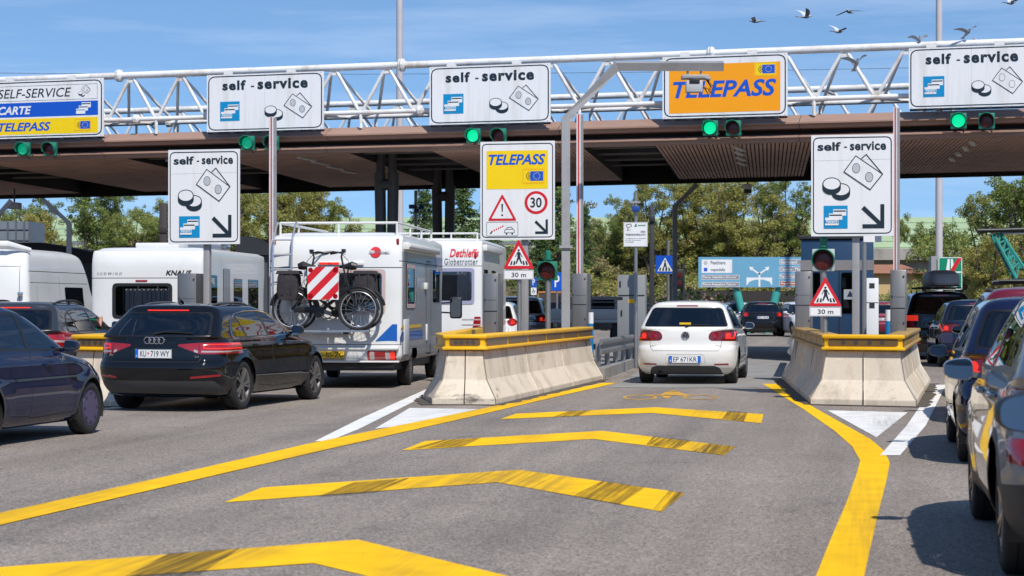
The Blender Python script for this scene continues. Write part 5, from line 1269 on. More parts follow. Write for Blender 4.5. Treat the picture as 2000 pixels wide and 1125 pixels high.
def camper_extra(th, on):
    W2 = 1.13
    canvas_rear(th, on, .68, 2.29, lambda c: (c.poly(circ(.69, -2.285, .092, n=28), 0), c.rect(.58, -2.312, .93, -2.262, 1, 1), c.text('bürstner', .59, -2.31, .92, -2.262, 2, 2, off=.01)), [GM[gR], RVW, MGREY], 'logo')
    mb = MB(); y = on['rear'](0, 2.10).y; mb.b2((-.28, y - .035, 2.06), (.50, y + .05, 2.13)); hs = mb.build('lamp_housing', WPL, th, bevel=.02); mb = MB(); mb.b2((-.26, y - .041, 2.08), (.08, y - .034, 2.115)); mb.build('brake_light', LLIT, hs, smooth=False)
    for sx in (1, -1):
        mb = MB(); p = on['rear'](sx * 1.05, 2.46); mb.box(p + Vector((0, -.0, 0)), (.05, .06, .11)); mb.build('marker_light', LRED, th, bevel=.012)
    mb = MB(); y = on['rear'](0, .93).y; mb.path([(-.35, y + .02, .935), (-.35, y - .035, .93), (.24, y - .035, .93), (.24, y + .02, .935)], .018, 8); mb.build('grab_handle', DARK, th)
    mb = MB(); y = on['rear'](0, .58).y - .012; mb.b2((-.34, y, .505), (.18, y + .01, .63), 0); c = Canvas(mb, (-.34, y, .63), (1, 0, 0), (0, 0, 1), (0, -1, 0), 1, base=.001, step=.001); c.rect(.004, .004, .04, .121, 1); c.text('16-BS-ZG', .06, .02, .50, .105, 2, 0, off=.012); c.oline(rrect(.002, .002, .518, .123, .01), .005, 2, 0)
    mb.build('number_plate', [PLY, PLB, INKM], th, smooth=False)
    # bumper band
    mb = MB(); mb.b2((-1.10, -.035, .44), (1.10, .06, .47)); mb.b2((-1.09, -.025, .655), (1.09, .05, .70)); mb.build('bumper_trim', WPL, th, bevel=.01)
    # awning, roof rails, ladder
    mb = MB(); mb.path([(W2 + .03, .35, 2.40), (W2 + .045, .35, 2.40), (W2 + .045, 4.2, 2.40)], .065, 10); mb.b2((W2 - .02, .3, 2.34), (W2 + .09, 4.25, 2.46)); mb.build('awning_case', WPL, th, bevel=.015)
    mb = MB(); zr = 2.79
    for a, b in (((-1.0, .40, zr), (1.0, .40, zr)), ((1.0, .40, zr), (1.0, 4.6, zr)), ((-1.0, .40, zr), (-1.0, 4.6, zr))): mb.tube(a, b, .022, n=8)
    for x, y in ((-1, .4), (1, .4), (0, .4), (1, 1.9), (1, 3.3), (1, 4.6), (-1, 1.9), (-1, 4.6)): mb.tube((x, y, 2.5), (x, y, zr), .02, n=8)
    mb.build('roof_rail', WPL, th)
    mb = MB(); y0 = -.10
    for x in (-1.02, -.70): mb.path([(x, .60, 2.72), (x, .25, 2.80), (x, y0 + .08, 2.55), (x, y0, 2.2), (x, y0, .9), (x, .02, .86)], .017, 8)
    for i in range(7): mb.tube((-1.02, y0, 1.02 + i * .245), (-.70, y0, 1.02 + i * .245), .014, n=8)
    mb.build('ladder', ALU, th)
    # bicycle carrier
    mb = MB()
    for y in (-.20, -.42): mb.b2((-.86, y - .03, .955), (.62, y + .03, .985))
    for x in (-.55, .35): mb.tube((x, .0, 1.0), (x, -.46, .96), .016, n=8); mb.tube((x, .0, 1.55), (x, -.40, .97), .014, n=8)
    mb.b2((-.30, -.36, .92), (.20, -.26, .952))
    mb.build('bike_rack', ALU, th)
    # side: door seams, stripes, mirror, cab
    mb = MB(); x = W2
    c = Canvas(mb, (W2 + .0, 0, 0), (0, 1, 0), (0, 0, 1), (1, 0, 0), 1, base=.005)
    c.poly([(.0, -.80), (2.6, -.80), (2.45, -.95), (.0, -.95)], 0); c.rect(.0, -1.10, 2.35, -1.02, 0) if False else c.poly([(.05, -1.0), (2.42, -1.0), (2.38, -1.06), (.05, -1.06)], 1)
    c.text('B', 1.5, -1.95, 1.85, -1.35, 2, 0, shear=.2); mb.build('stripe', [BLUE, YST, RVS], th, smooth=False)
    canvas_rear(th, on, .9, .88, lambda c: c.poly([(.70, -.80), (1.06, -.80), (1.06, -1.08), (.98, -1.08)], 0), [BLUE], 'stripe')
    mb = MB(); mb.b2((W2 - .02, .30, .56), (W2 + .014, .85, 1.16)); mb.build('service_hatch', WPL, th, bevel=.012)
    mb = MB(); mb.b2((W2 - .02, 3.0, .75), (W2 + .02, 3.12, 1.05)); mb.b2((W2 - .02, 2.75, 1.68), (W2 + .05, 2.95, 1.80)); mb.build('door_fitting', WPL, th, bevel=.01)
    mb = MB(); c = Canvas(mb, (W2, 0, 0), (0, 1, 0), (0, 0, 1), (1, 0, 0), 1, base=.004); c.oline(rrect(3.0, -2.20, 3.62, -.50, .06), .02, 0); mb.build('door_seam', SEAM, th, smooth=False)
    cabr = [(.35, 4.6, 6.3, .88, .1, 4, .5, 3), (.5, 4.5, 6.45, .95, .1, 4, .6, 2.6), (.9, 4.5, 6.4, .97, .1, 4, .7, 2.6), (1.15, 4.5, 6.15, .95, .1, 4, .7, 2.6), (1.35, 4.5, 5.75, .92, .1, 4, .6, 2.6), (1.9, 4.5, 5.2, .82, .1, 4, .4, 2.6), (1.98, 4.6, 5.0, .5, .1, 4, .3, 2.6)]
    bm = loft_body(cabr, 3, 6, 10, plan=0); s2 = Skin(bm); r = s2.reg('w'); s2.stamp(rpoly([(4.7, 1.28), (5.6, 1.28), (5.2, 1.85), (4.7, 1.85)], .03), 's', lambda c, n: abs(n.x) > .3, r); cab = s2.piece([(0, 0)], 'cab', [RVW], th); s2.piece([(r, 0)], 'cab_window', [DGLASS], cab); bm.free()
    for sx in (1, -1):
        mb = MB(); mb.bar((sx * .93, 5.45, 1.42), (sx * 1.28, 5.4, 1.44), .04, .03); mb.bar((sx * .93, 5.45, 1.26), (sx * 1.28, 5.4, 1.24), .04, .03); mb.build('mirror_arm', BLACK, th)
        mb = MB(); mb.box((sx * 1.38, 5.38, 1.34), (.24, .10, .42)); mo = mb.build('mirror', BLACK, th, bevel=.045); mb = MB(); mb.tess(rrect(-.095, -.18, .095, .18, .05), lambda a, b, sx=sx: Vector((sx * 1.38 + a, 5.325, 1.34 + b))); mb.build('mirror_glass', MIRR, mo, smooth=False)
hB = R(5.5)
locB = rear_at(784, 32.5, 0.05, 1.13, 5.5)
rv('motorhome', 'white motorhome with two bicycles and a striped board on its back', 'motorhome', locB, hB, boxrows(2.64, 1.13, 5.3, lean=.06),
    [(rpoly([(.02, 1.25), (.86, 1.25), (.86, 2.0), (.02, 2.0)], .07), 'window_frame', FRAMEP, .012), (rpoly([(.08, 1.31), (.80, 1.31), (.80, 1.94), (.08, 1.94)], .06), 'rear_window', DGLASS, .004), ([(-1.13, 2.02), (1.13, 2.02), (1.13, 2.035), (-1.13, 2.035)], 'seam', None, 0), ([(-1.13, .735), (1.13, .735), (1.13, .745), (-1.13, .745)], 'seam', None, 0)],
    [(rpoly([(.55, 1.35), (1.55, 1.35), (1.55, 2.10), (.55, 2.10)], .06), 'window_frame', FRAMEP, .015), (rpoly([(.62, 1.42), (1.48, 1.42), (1.48, 2.03), (.62, 2.03)], .05), 'side_window', DGLASS, .006), (rpoly([(3.9, 1.45), (4.9, 1.45), (4.9, 2.05), (3.9, 2.05)], .06), 'side_window', DGLASS, .006), ([(0.05, 2.13), (5.2, 2.13), (5.2, 2.145), (0.05, 2.145)], 'seam', None, 0)],
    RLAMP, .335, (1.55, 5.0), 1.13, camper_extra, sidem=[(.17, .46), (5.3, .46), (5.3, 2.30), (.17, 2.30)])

# bicycles on the carrier
def torus(mb, c, Rr, r, n=36, m=8, mi=0):
    mb.path([Vector(c) + Vector((Rr * math.cos(2 * pi * i / n), 0, Rr * math.sin(2 * pi * i / n))) for i in range(n)], r, m, mi, closed=True)
BIKEM = mat('bike_black_paint', (.018, .018, .020), .35, .2); BAGM = mat('pannier_cloth', (.030, .027, .031), .9, var=.35, vs=7, bump=.9, bs=14)
def bicycle(label, loc, rz):
    th = thing('bicycle', label, 'bicycle', loc, rz, 'bicycles on the motorhome carrier')          # local +X forward, wheels in the XZ plane
    for x, nm in ((-.555, 0), (.555, 1)):
        mb = MB(); torus(mb, (x, 0, .345), .322, .024); wo = mb.build('wheel', RUBBER, th)
        mb = MB(); torus(mb, (x, 0, .345), .292, .012); mb.tube((x, -.04, .345), (x, .04, .345), .028 if nm else .034, n=12)
        for i in range(18): a = 2 * pi * i / 18; mb.tube((x + .03 * math.cos(a + .5), .015 * (-1) ** i, .345 + .03 * math.sin(a + .5)), (x + .29 * math.cos(a), 0, .345 + .29 * math.sin(a)), .0026, n=4, cap=False)
        mb.build('rim', ALU, wo)
        mb = MB(); mb.path([(x + .365 * math.cos(a), 0, .345 + .365 * math.sin(a)) for a in [R(20 if not nm else 30) + R(150) * i / 12 for i in range(13)]], .022, 6); mb.build('mudguard', BIKEM, th)
    mb = MB(); bb = (-.10, 0, .30); st = (-.27, 0, .82); hd = (.33, 0, .92); hl = (.40, 0, .70)
    mb.tube(bb, st, .019); mb.tube(bb, hl, .030); mb.tube((-.17, 0, .52), hl, .022); mb.tube(hd, hl, .025); mb.tube(bb, (-.555, .05, .345), .014); mb.tube(bb, (-.555, -.05, .345), .014)
    for y in (.05, -.05): mb.tube((-.24, 0, .72), (-.555, y, .345), .011); mb.tube((.42, y, .66), (.555, y, .345), .017)
    mb.tube((.40, -.05, .67), (.40, .05, .67), .02); mb.build('frame', BIKEM, th)
    mb = MB(); mb.path([(.33, 0, .92), (.27, 0, 1.22), (.29, 0, 1.27)], .016, 8); mb.path([(.06, -.30, 1.27), (.18, -.24, 1.29), (.29, -.08, 1.28), (.29, .08, 1.28), (.18, .24, 1.29), (.06, .30, 1.27)], .013, 8)
    for s in (1, -1): mb.path([(.03, .305 * s, 1.27), (.16, .25 * s, 1.29)], .019, 8); mb.path([(.18, .24 * s, 1.30), (.30, .2 * s, 1.26)], .007, 5)
    mb.box((.31, 0, 1.31), (.06, .10, .06)); mb.path([(.26, .04, 1.27), (.38, .03, 1.15), (.42, .03, 1.0), (.44, .02, .8), (.36, .0, .6)], .005, 5); mb.build('handlebar', BLACK, th)
    mb = MB(); mb.tube(st, (-.31, 0, 1.03), .014); mb.path([(-.45, 0, 1.055), (-.37, 0, 1.07), (-.27, 0, 1.055), (-.16, 0, 1.05)], .05, 10, rs=[.05, .075, .045, .02]); mb.build('saddle', BLACK, th)
    mb = MB(); mb.b2((-.52, -.03, .29), (-.02, -.055, .385)); mb.tube((-.10, -.025, .30), (-.10, -.07, .30), .09, n=18); mb.build('chain_case', BLACK, th, bevel=.012)
    mb = MB(); mb.tube((-.10, -.08, .30), (-.10, .08, .30), .012); mb.bar((-.10, -.08, .30), (.04, -.085, .20), .02, .012); mb.bar((-.10, .08, .30), (-.24, .085, .40), .02, .012); mb.box((.05, -.13, .195), (.09, .09, .022)); mb.box((-.25, .13, .405), (.09, .09, .022)); mb.build('crank', DARK, th)
    mb = MB(); mb.b2((-.78, -.06, .895), (-.38, .06, .91)); mb.tube((-.555, .055, .345), (-.60, .055, .90), .006, n=5); mb.tube((-.555, -.055, .345), (-.60, -.055, .90), .006, n=5); mb.build('luggage_rack', DARK, th)
    for s in (1, -1):
        mb = MB(); rg = random.Random(5 + s); V = []; nz_, na = 7, 16
        for i in range(nz_):
            z = .50 + .45 * i / (nz_ - 1); k = [.85, .98, 1.03, 1.0, .97, .93, .80][i]
            for j in range(na):
                t = 2 * pi * j / na; cx = abs(math.cos(t)) ** .45 * (1 if math.cos(t) > 0 else -1); sx = abs(math.sin(t)) ** .45 * (1 if math.sin(t) > 0 else -1)
                V.append((-.60 + cx * .175 * k + rg.uniform(-.008, .008), s * .135 + sx * .075 * k + rg.uniform(-.012, .012), z + rg.uniform(-.01, .01)))
        mb.add(V, [(i * na + j, i * na + (j + 1) % na, (i + 1) * na + (j + 1) % na, (i + 1) * na + j) for i in range(nz_ - 1) for j in range(na)] + [tuple(range(na - 1, -1, -1)), tuple((nz_ - 1) * na + j for j in range(na))])
        pb = mb.build('pannier', BAGM, th, ang=60); mb = MB()
        for x in (-.68, -.53): mb.b2((x - .014, s * .212 - .004, .58), (x + .014, s * .212 + .006, .92))
        mb.box((-.60, s * .135, .955), (.38, .17, .06), taper=.85); mb.build('flap', BAGM, pb, bevel=.015)
    return th
def local(loc, head, v): return Vector((loc[0] + v[0] * math.cos(head) + v[1] * math.sin(head), loc[1] - v[0] * math.sin(head) + v[1] * math.cos(head), v[2]))
bicycle('black bicycle nearest the motorhome wall, handlebar towards the left', local(locB, hB, (-.03, -.20, .985)), -hB + pi)
bicycle('black bicycle on the outer side of the carrier, handlebar towards the right', local(locB, hB, (-.07, -.42, .985)), -hB)
wb = thing('warning_board', 'red and white striped square warning board hung on the bicycles', 'board', local(locB, hB, (-.06, -.66, 1.76)), -hB)
mb = MB(); mb.b2((-.26, 0, -.27), (.26, .012, .27), 0); c = Canvas(mb, (-.26, 0, .27), (1, 0, 0), (0, 0, 1), (0, -1, 0), .54 / 100, base=.001, step=.001)
for a in (30, 80, 130): c.poly([p for p in [(max(0, a - 96 if a > 96 else 0), min(a, 100) if a <= 96 else 100)] + []] or [], 1) if False else None
def band(a, b):          # diagonal band between u+v=a and u+v=b inside the 96x100 face
    P_ = []
    for s_ in (a, b):
        p = (min(s_, 96), s_ - min(s_, 96)); q = (max(0, s_ - 100), min(s_, 100)); P_.append((p, q))
    (p0, q0), (p1, q1) = P_; pts = [q0, p0]
    if a < 96 < b: pts.append((96, 0))
    pts += [p1, q1]
    if a < 100 < b: pts.append((0, 100))
    return pts
for a, b in ((28, 56), (84, 112), (140, 168)): c.poly(band(a, b), 1, 0)
for u, v in ((10, 10), (86, 10), (10, 90), (86, 90)): c.poly(circ(u, v, 7.5, n=18), 2, 1)
mb.build('panel', [PLW, GM[gR], LRED], wb, smooth=False)
mb = MB(); mb.tube((-.15, .012, .22), (-.15, .30, .22), .01, n=6); mb.tube((.15, .012, .22), (.15, .30, .22), .01, n=6); mb.build('bracket', DARK, wb)

def big_extra(th, on):
    canvas_rear(th, on, .6, 2.5, lambda c: (c.text('Dethleffs', .42, -2.66, 1.08, -2.47, 0, 0, off=.02, shear=.25), c.text('Globetrotter', .30, -2.44, 1.06, -2.30, 1, 0, sp=1.1)), [GM[gR], MGREY], 'lettering')
    mb = MB(); p = on['rear'](0, 1.8); 
    for i in range(9): x = .60 + i * .045; mb.path([(x, p.y + .10 + .01 * (-1) ** i, 1.50), (x, p.y + .10 + .012 * (-1) ** i, 2.12)], .024, 6)
    mb.build('curtain', CURT, th)
    for sx in (1, -1):
        mb = MB(); q = on['rear'](sx * 1.0, 2.5); mb.box(q, (.05, .05, .12)); mb.build('marker_light', LRED, th, bevel=.01)
    mb = MB()
    for a, b in (((-1.0, .5, 3.02), (1.0, .5, 3.02)), ((1.0, .5, 3.02), (1.0, 4.6, 3.02))): mb.tube(a, b, .022, n=8)
    for x in (-1, -.3, .4, 1): mb.tube((x, .5, 2.8), (x, .5, 3.02), .02, n=8)
    mb.build('roof_rail', WPL, th)
    mb = MB(); mb.b2((1.12, .4, 2.62), (1.24, 4.2, 2.76)); mb.build('awning_case', WPL, th, bevel=.02)
hD = R(5.0)
rv('motorhome', 'tall white motorhome with red slanted lettering ahead of the one with bicycles', 'motorhome', rear_at(941, 44, .05, 1.15, 5), hD, boxrows(2.92, 1.15, 6.2, lean=.05),
    [(rpoly([(.06, 1.40), (.98, 1.40), (.98, 2.22), (.06, 2.22)], .08), 'window_frame', mat('lilac_window_frame', (.30, .30, .42), .4), .012), (rpoly([(.14, 1.48), (.92, 1.48), (.92, 2.14), (.14, 2.14)], .06), 'rear_window', glass('clear_glass', (.82, .84, .85)), .004), ([(-1.15, 2.26), (1.15, 2.26), (1.15, 2.275), (-1.15, 2.275)], 'seam', None, 0)],
    [(rpoly([(.5, 1.55), (1.4, 1.55), (1.4, 2.2), (.5, 2.2)], .06), 'side_window', DGLASS, .006), (rpoly([(2.3, 1.55), (3.3, 1.55), (3.3, 2.2), (2.3, 2.2)], .06), 'side_window', DGLASS, .006), (rpoly([(.4, .7), (1.1, .7), (1.1, 1.2), (.4, 1.2)], .03), 'vent_grille', MGREY, .006)],
    [(rpoly([(.92, .72), (1.12, .72), (1.12, 1.12), (.98, 1.12)], .03), [([(.7, .80), (1.12, .80), (1.12, .83), (.7, .83)], LWHT), ([(.7, .92), (1.12, .92), (1.12, .95), (.7, .95)], LWHT), ([(.7, 1.04), (1.12, 1.04), (1.12, 1.07), (.7, 1.07)], LWHT)], LRED)], .35, (1.7, 5.4), 1.15, big_extra)
def caravan_extra(th, on):
    canvas_rear(th, on, -.8, 2.1, lambda c: c.text('SÜDWIND', -1.02, -2.06, -.50, -2.0, 0, 0, shear=.2, sp=1.7), [MGREY], 'lettering')
    canvas_rear(th, on, .7, 2.1, lambda c: c.text('KNAUS', .40, -2.09, .92, -1.99, 0, 0, off=.025, shear=.25), [INKM], 'lettering')
    y = on['rear'](0, 1.86).y; mb = MB(); mb.b2((-.22, y - .015, 1.86), (.02, y + .01, 1.895)); mb.build('brake_light', LRED, th, bevel=.006)
    mb = MB(); 
    for i in range(24): x = -.44 + i * .045; mb.path([(x, .10 + .012 * (-1) ** i, 1.26), (x, .10 + .012 * (-1) ** i, 1.72)], .024, 5)
    mb.build('curtain', CURT, th)
    mb = MB(); mb.b2((-.4, .6, 2.55), (.5, 1.4, 2.66)); mb.build('roof_hatch', WPL, th, bevel=.03)
    mb = MB(); mb.b2((-.1, 2.6, 2.55), (.9, 3.5, 2.70)); mb.build('roof_hatch', MGREY, th, bevel=.03)
crw = [(rpoly([(-.70, 1.12), (.53, 1.12), (.53, 1.83), (-.70, 1.83)], .10), 'window_frame', BLACK, .012), (rpoly([(-.63, 1.18), (.46, 1.18), (.46, 1.77), (-.63, 1.77)], .08), 'rear_window', glass('clear_glass', (.82, .84, .85)), .004), ([(-1.15, 1.925), (1.15, 1.925), (1.15, 1.94), (-1.15, 1.94)], 'seam', None, 0)]
rv('caravan', 'white caravan with a wide dark rear window behind the black estate', 'caravan', rear_at(397, 39, .05, 1.15, 5), R(5), boxrows(2.56, 1.15, 5.8, zb=.5, roundz=.3),
    crw, [(rpoly([(.5, 1.25), (1.2, 1.25), (1.2, 2.0), (.5, 2.0)], .05), 'side_window', DGLASS, .01), (rpoly([(2.7, 1.3), (3.5, 1.3), (3.5, 1.95), (2.7, 1.95)], .05), 'side_window', DGLASS, .01), (rpoly([(4.1, 1.25), (5.1, 1.25), (5.1, 1.95), (4.1, 1.95)], .05), 'side_window', DGLASS, .01), (rpoly([(1.75, .60), (2.35, .60), (2.35, 2.15), (1.75, 2.15)], .05), 'door', RVS, .01), ([(.1, 1.15), (5.7, 1.15), (5.7, 1.165), (.1, 1.165)], 'seam', None, 0)],
    [(rpoly([(.80, .62), (1.1, .62), (1.1, .90), (.80, .90)], .02), [], LRED)], .33, (2.9,), 1.15, caravan_extra)
def van_extra(th, on):
    mb = MB(); V = []; n = 24
    mb.path([(-.75, .22, 2.60), (-.2, .16, 2.66), (.5, .2, 2.66), (.86, .6, 2.56)], .09, 10, rs=[.06, .09, .09, .05]); sp = mb.build('roof_spoiler', WPL, th)
    for x in (-.55, .3):
        mb = MB(); mb.tube((x, .06, 2.65), (x, .12, 2.65), .035, n=14); mb.build('marker_light', LRED, sp)
    mb = MB(); mb.b2((.80, -.03, 1.58), (.90, .05, 1.66)); mb.build('hinge', CHROME, th, bevel=.008)
vanrows = [(.40, .12, 5.4, .95, .2, 3.4, .5, 3), (.55, .04, 5.6, 1.0, .2, 3.4, .6, 2.8), (.9, 0, 5.7, 1.02, .22, 3.4, .7, 2.8), (1.3, .02, 5.5, 1.01, .22, 3.4, .7, 2.8), (1.6, .05, 5.0, .98, .24, 3.4, .6, 2.8), (2.0, .10, 4.7, .945, .26, 3.2, .5, 2.8), (2.3, .17, 4.5, .90, .28, 3.0, .5, 2.8), (2.45, .25, 4.4, .85, .3, 2.8, .5, 2.6), (2.54, .38, 4.3, .75, .4, 2.6, .6, 2.4), (2.60, .65, 4.0, .5, .5, 2.4, .8, 2.4), (2.62, 1.2, 3.5, .12, .5, 2.2, .8, 2.2)]
rv('camper_van', 'white high-roofed camper van at the left edge beside the caravan', 'van', rear_at(56, 41, .1, 1.0, 5), R(5), vanrows,
    [([(-.004, .5), (.004, .5), (.004, 2.2), (-.004, 2.2)], 'seam', None, 0), (rpoly([(-.8, 2.2), (.8, 2.2), (.8, 2.212), (-.8, 2.212)], 0), 'seam', None, 0), ([(.84, .5), (.85, .5), (.78, 2.2), (.77, 2.2)], 'seam', None, 0)],
    [([(.3, 2.1), (4.3, 2.1), (4.3, 2.115), (.3, 2.115)], 'seam', None, 0), ([(.3, 1.86), (4.3, 1.86), (4.3, 1.872), (.3, 1.872)], 'seam', None, 0), (rpoly([(.7, 1.28), (2.2, 1.28), (2.2, 1.30), (.7, 1.30)], 0), 'seam', None, 0), (rpoly([(2.6, 1.15), (3.9, 1.15), (3.9, 1.78), (2.6, 1.78)], .05), 'side_window', DGLASS, .006), ([(.65, .6), (.66, .6), (.72, 1.80), (.71, 1.80)], 'seam', None, 0), ([(2.2, .6), (2.21, .6), (2.25, 2.0), (2.24, 2.0)], 'seam', None, 0)],
    [(rpoly([(.82, .8), (1.0, .8), (.98, 1.35), (.84, 1.35)], .02), [], LRED)], .34, (.95, 4.5), 1.0, van_extra)
# flatbed truck
th = thing('flatbed_truck', 'small white flatbed truck seen past the right stainless cabinet', 'truck', rear_at(1207, 56, 0, 1.0, 6) + (0,), -R(6))
mb = MB(); mb.b2((-1, 0, .85), (1, 3.2, .95)); mb.b2((-1, -.03, .95), (1, .02, 1.25)); mb.b2((-1, .02, .95), (-.97, 3.2, 1.25)); mb.b2((.97, .02, .95), (1, 3.2, 1.25)); mb.build('flatbed', RVW, th, bevel=.01)
mb = MB()
for x in (-.95, .95, 0): mb.b2((x - .03, 3.2, .9), (x + .03, 3.26, 1.65))
for z in (1.6, 1.45, 1.3): mb.b2((-.95, 3.2, z - .015), (.95, 3.23, z + .015))
mb.build('headboard', GREYP, th)
mb = MB(); mb.b2((-.92, 3.5, .6), (.92, 5.0, 1.62), 0); mb.build('cab', RVW, th, bevel=.12); mb = MB(); mb.tess(rrect(-.72, 1.12, .72, 1.52, .05), lambda a, b: Vector((a, 3.495, b))); mb.build('rear_window', DGLASS, th, smooth=False)
for sx in (1, -1):
    mb = MB(); mb.b2((sx * .95 - .14, .3, .15), (sx * .95 + .04, .33, .85)); mb.build('mudflap', BLACK, th, smooth=False)
tm, rm = wheel_mesh(.35, .22, .21, 'cap', ALLOY, (.35, 'rv'))
for y in (.9, 4.2):
    for sx in (1, -1): wo = link('wheel', tm, th, (sx * .84, y, .35)); wo.rotation_euler = (0, 0, 0 if sx > 0 else pi); link('rim', rm, wo)
# ---------------------------------------------------------------- island furniture
def at(px, d, z=0.): return Vector(((px - 1000) * d / FPX, d, z))
def zat(py, d): return HC - (py - HY) * d / FPX
SGR = R(12)
def signboard(label, px0, px1, yt, yb, d, draw, postpx=None, name='signboard', group='tall signboards on the island noses'):
    W = (px1 - px0) * d / FPX / math.cos(SGR); zt, zb = zat(yt, d), zat(yb, d); Hh = zt - zb
    th = thing(name, label, 'sign', at((px0 + px1) / 2, d, 0), -SGR, group)
    mb = MB(); mb.b2((-W / 2, 0, zb), (W / 2, .03, zt), 0)
    c = Canvas(mb, (-W / 2, 0, zt), Vector((1, 0, 0)) * (W / (px1 - px0)), Vector((0, 0, 1)) * (Hh / (yb - yt)), (0, -1, 0), 1)
    draw(c, px1 - px0, yb - yt); mb.build('sign_panel', GM, th, smooth=False)
    mb = MB()
    for z in (zb + .2 * Hh, zb + .8 * Hh): mb.b2((-W / 2 + .06, .032, z - .03), (W / 2 - .06, .07, z + .03))
    mb.build('back_rail', GALV, th, smooth=False)
    if postpx:
        x = (postpx - (px0 + px1) / 2) * d / FPX; mb = MB(); mb.b2((x - .055, .072, .1), (x + .055, .18, zt - .1)); mb.build('post', GREYP, th, bevel=.008)
        mb = MB(); mb.b2((x - .12, .02, .2), (x + .12, .24, .22)); mb.build('base_plate', GREYP, th, smooth=False)
    return th
def d_vself(c, w, h):
    c.oline(rrect(3, 4, w - 3, h - 4, 11), 1.9, gK, 0)
    c.text('self', 11, 13, 52, 29, gK, 0, off=.03); c.rect(58, 21.5, 63, 24, gK, 0); c.text('service', 68, 12.5, 131, 29, gK, 0, off=.03, sp=1.05)
    c.line([(4, 47), (w - 4, 45.5)], .35, gG, 0)
    g_notes(c, 76, 72, .98, True); g_coins(c, 36, 92, 1.08)
    g_cards(c, 22, 130, 64, 172); g_arrow(c, 88, 128, 128, 172)
def d_vtele(c, w, h):
    c.oline(rrect(3, 4, w - 3, h - 4, 9), 1.8, gK, 0)
    c.rect(12, 18, 132, 93, gY, 0); c.text('TELEPASS', 16, 25, 127, 46, gB, 1, off=.03, shear=.25); g_tele(c, 82, 53, 126, 83, 1)
    tri = [(43, 102), (71.5, 155), (14.5, 155)]; c.poly(rpoly(tri, 4), gR, 0); c.poly(rpoly([(43, 111.5), (64, 150.5), (22, 150.5)], 2), gW, 1); c.poly([(41.2, 122), (44.8, 122), (44, 138), (42, 138)], gK, 2); c.poly(circ(43, 144, 2, n=12), gK, 2)
    c.poly(circ(109, 120, 22.5, n=40), gR, 0); c.poly(circ(109, 120, 17, n=36), gW, 1); c.text('30', 98, 110, 120, 130, gK, 2, off=.02)
    c.oline(rrect(12, 157, 74, 185, 3), .8, gK, 0)
    for i in range(6): x = 22 + i * 4.2; c.poly([(x, 174.5 - i * 2.0), (x + 2.4, 173.4 - i * 2.0), (x + 2.4, 176.6 - i * 2.0), (x, 177.7 - i * 2.0)], gR, 0)
    c.poly([(18, 180), (22, 175), (23, 180)], gK, 0)
    c.oline(rpoly([(47, 179), (47, 173), (51, 171), (53, 167), (62, 167), (64, 171), (67, 173), (67, 179)], 1), 1, gK, 0); c.rect(50, 179, 53, 182, gK, 0); c.rect(61, 179, 64, 182, gK, 0); c.rect(51, 171, 63, 172, gK, 0)
    g_arrow(c, 106, 153, 132, 181)
signboard('white self-service signboard behind the black estate, on a grey post at left', 326, 470, 292, 477, 33.3, d_vself, 400)
signboard('signboard with yellow panel, red warning triangle and 30 limit on the left island', 938, 1083, 276, 468, 33.0, d_vtele, 1023)
signboard('white self-service signboard standing in front of the blue toll booth', 1587, 1742, 263, 461, 29.4, lambda c, w, h: d_vself(Canvas(c.mb, c.o, c.ux * (w / 144), c.uz * (h / 186), c.n, 1), 144, 186), 1671)
def cabinet(px0, px1, yt, d, label, dep=.42, rz=0., W=None):
    W = (px1 - px0) * d / FPX; th = thing('stainless_cabinet', label, 'cabinet', at((px0 + px1) / 2, d), -SGR, 'stainless barrier cabinets on the islands')
    zt = zat(yt, d); mb = MB(); mb.b2((-W / 2, 0, .1), (W / 2, dep, zt)); mb.build('housing', INOX, th, bevel=.012)
    mb = MB(); mb.b2((-W / 2 + .015, -.004, zt - .62), (W / 2 - .015, -.001, zt - .605)); mb.b2((-W / 2 + .015, -.004, .9), (-W / 2 + .018, -.001, zt - .04)); mb.b2((W / 2 - .018, -.004, .9), (W / 2 - .015, -.001, zt - .04)); mb.build('door_gap', SEAM, th, smooth=False)
    mb = MB(); c = Canvas(mb, (-W / 2, 0, zt), (1, 0, 0), (0, 0, 1), (0, -1, 0), 1); c.text('Telepass', .05, .42, W - .03, .445, 0, 0); c.rect(.022, .41, .04, .45, 0, 0); mb.build('small_print', DARK, th, smooth=False)
    mb = MB(); mb.b2((W / 2 - .055, -.012, zt - .12), (W / 2 - .03, 0, zt - .09)); mb.b2((W / 2 - .055, -.012, 1.10), (W / 2 - .03, 0, 1.13)); mb.build('lock', DARK, th)
    return th
cabinet(943, 973, 534, 31.5, 'stainless cabinet behind the left end of the barrier with the signal post')
cabinet(1116, 1147, 534, 38.3, 'stainless cabinet carrying the raised boom beside the arm post')
cabinet(1553, 1585, 530, 35.2, 'stainless cabinet left of the blue toll booth')
cabinet(1739, 1770, 527, 31.0, 'stainless cabinet carrying the raised boom right of the blue booth')
cabinet(345, 384, 534, 33.4, 'stainless cabinet in front of the white caravan')
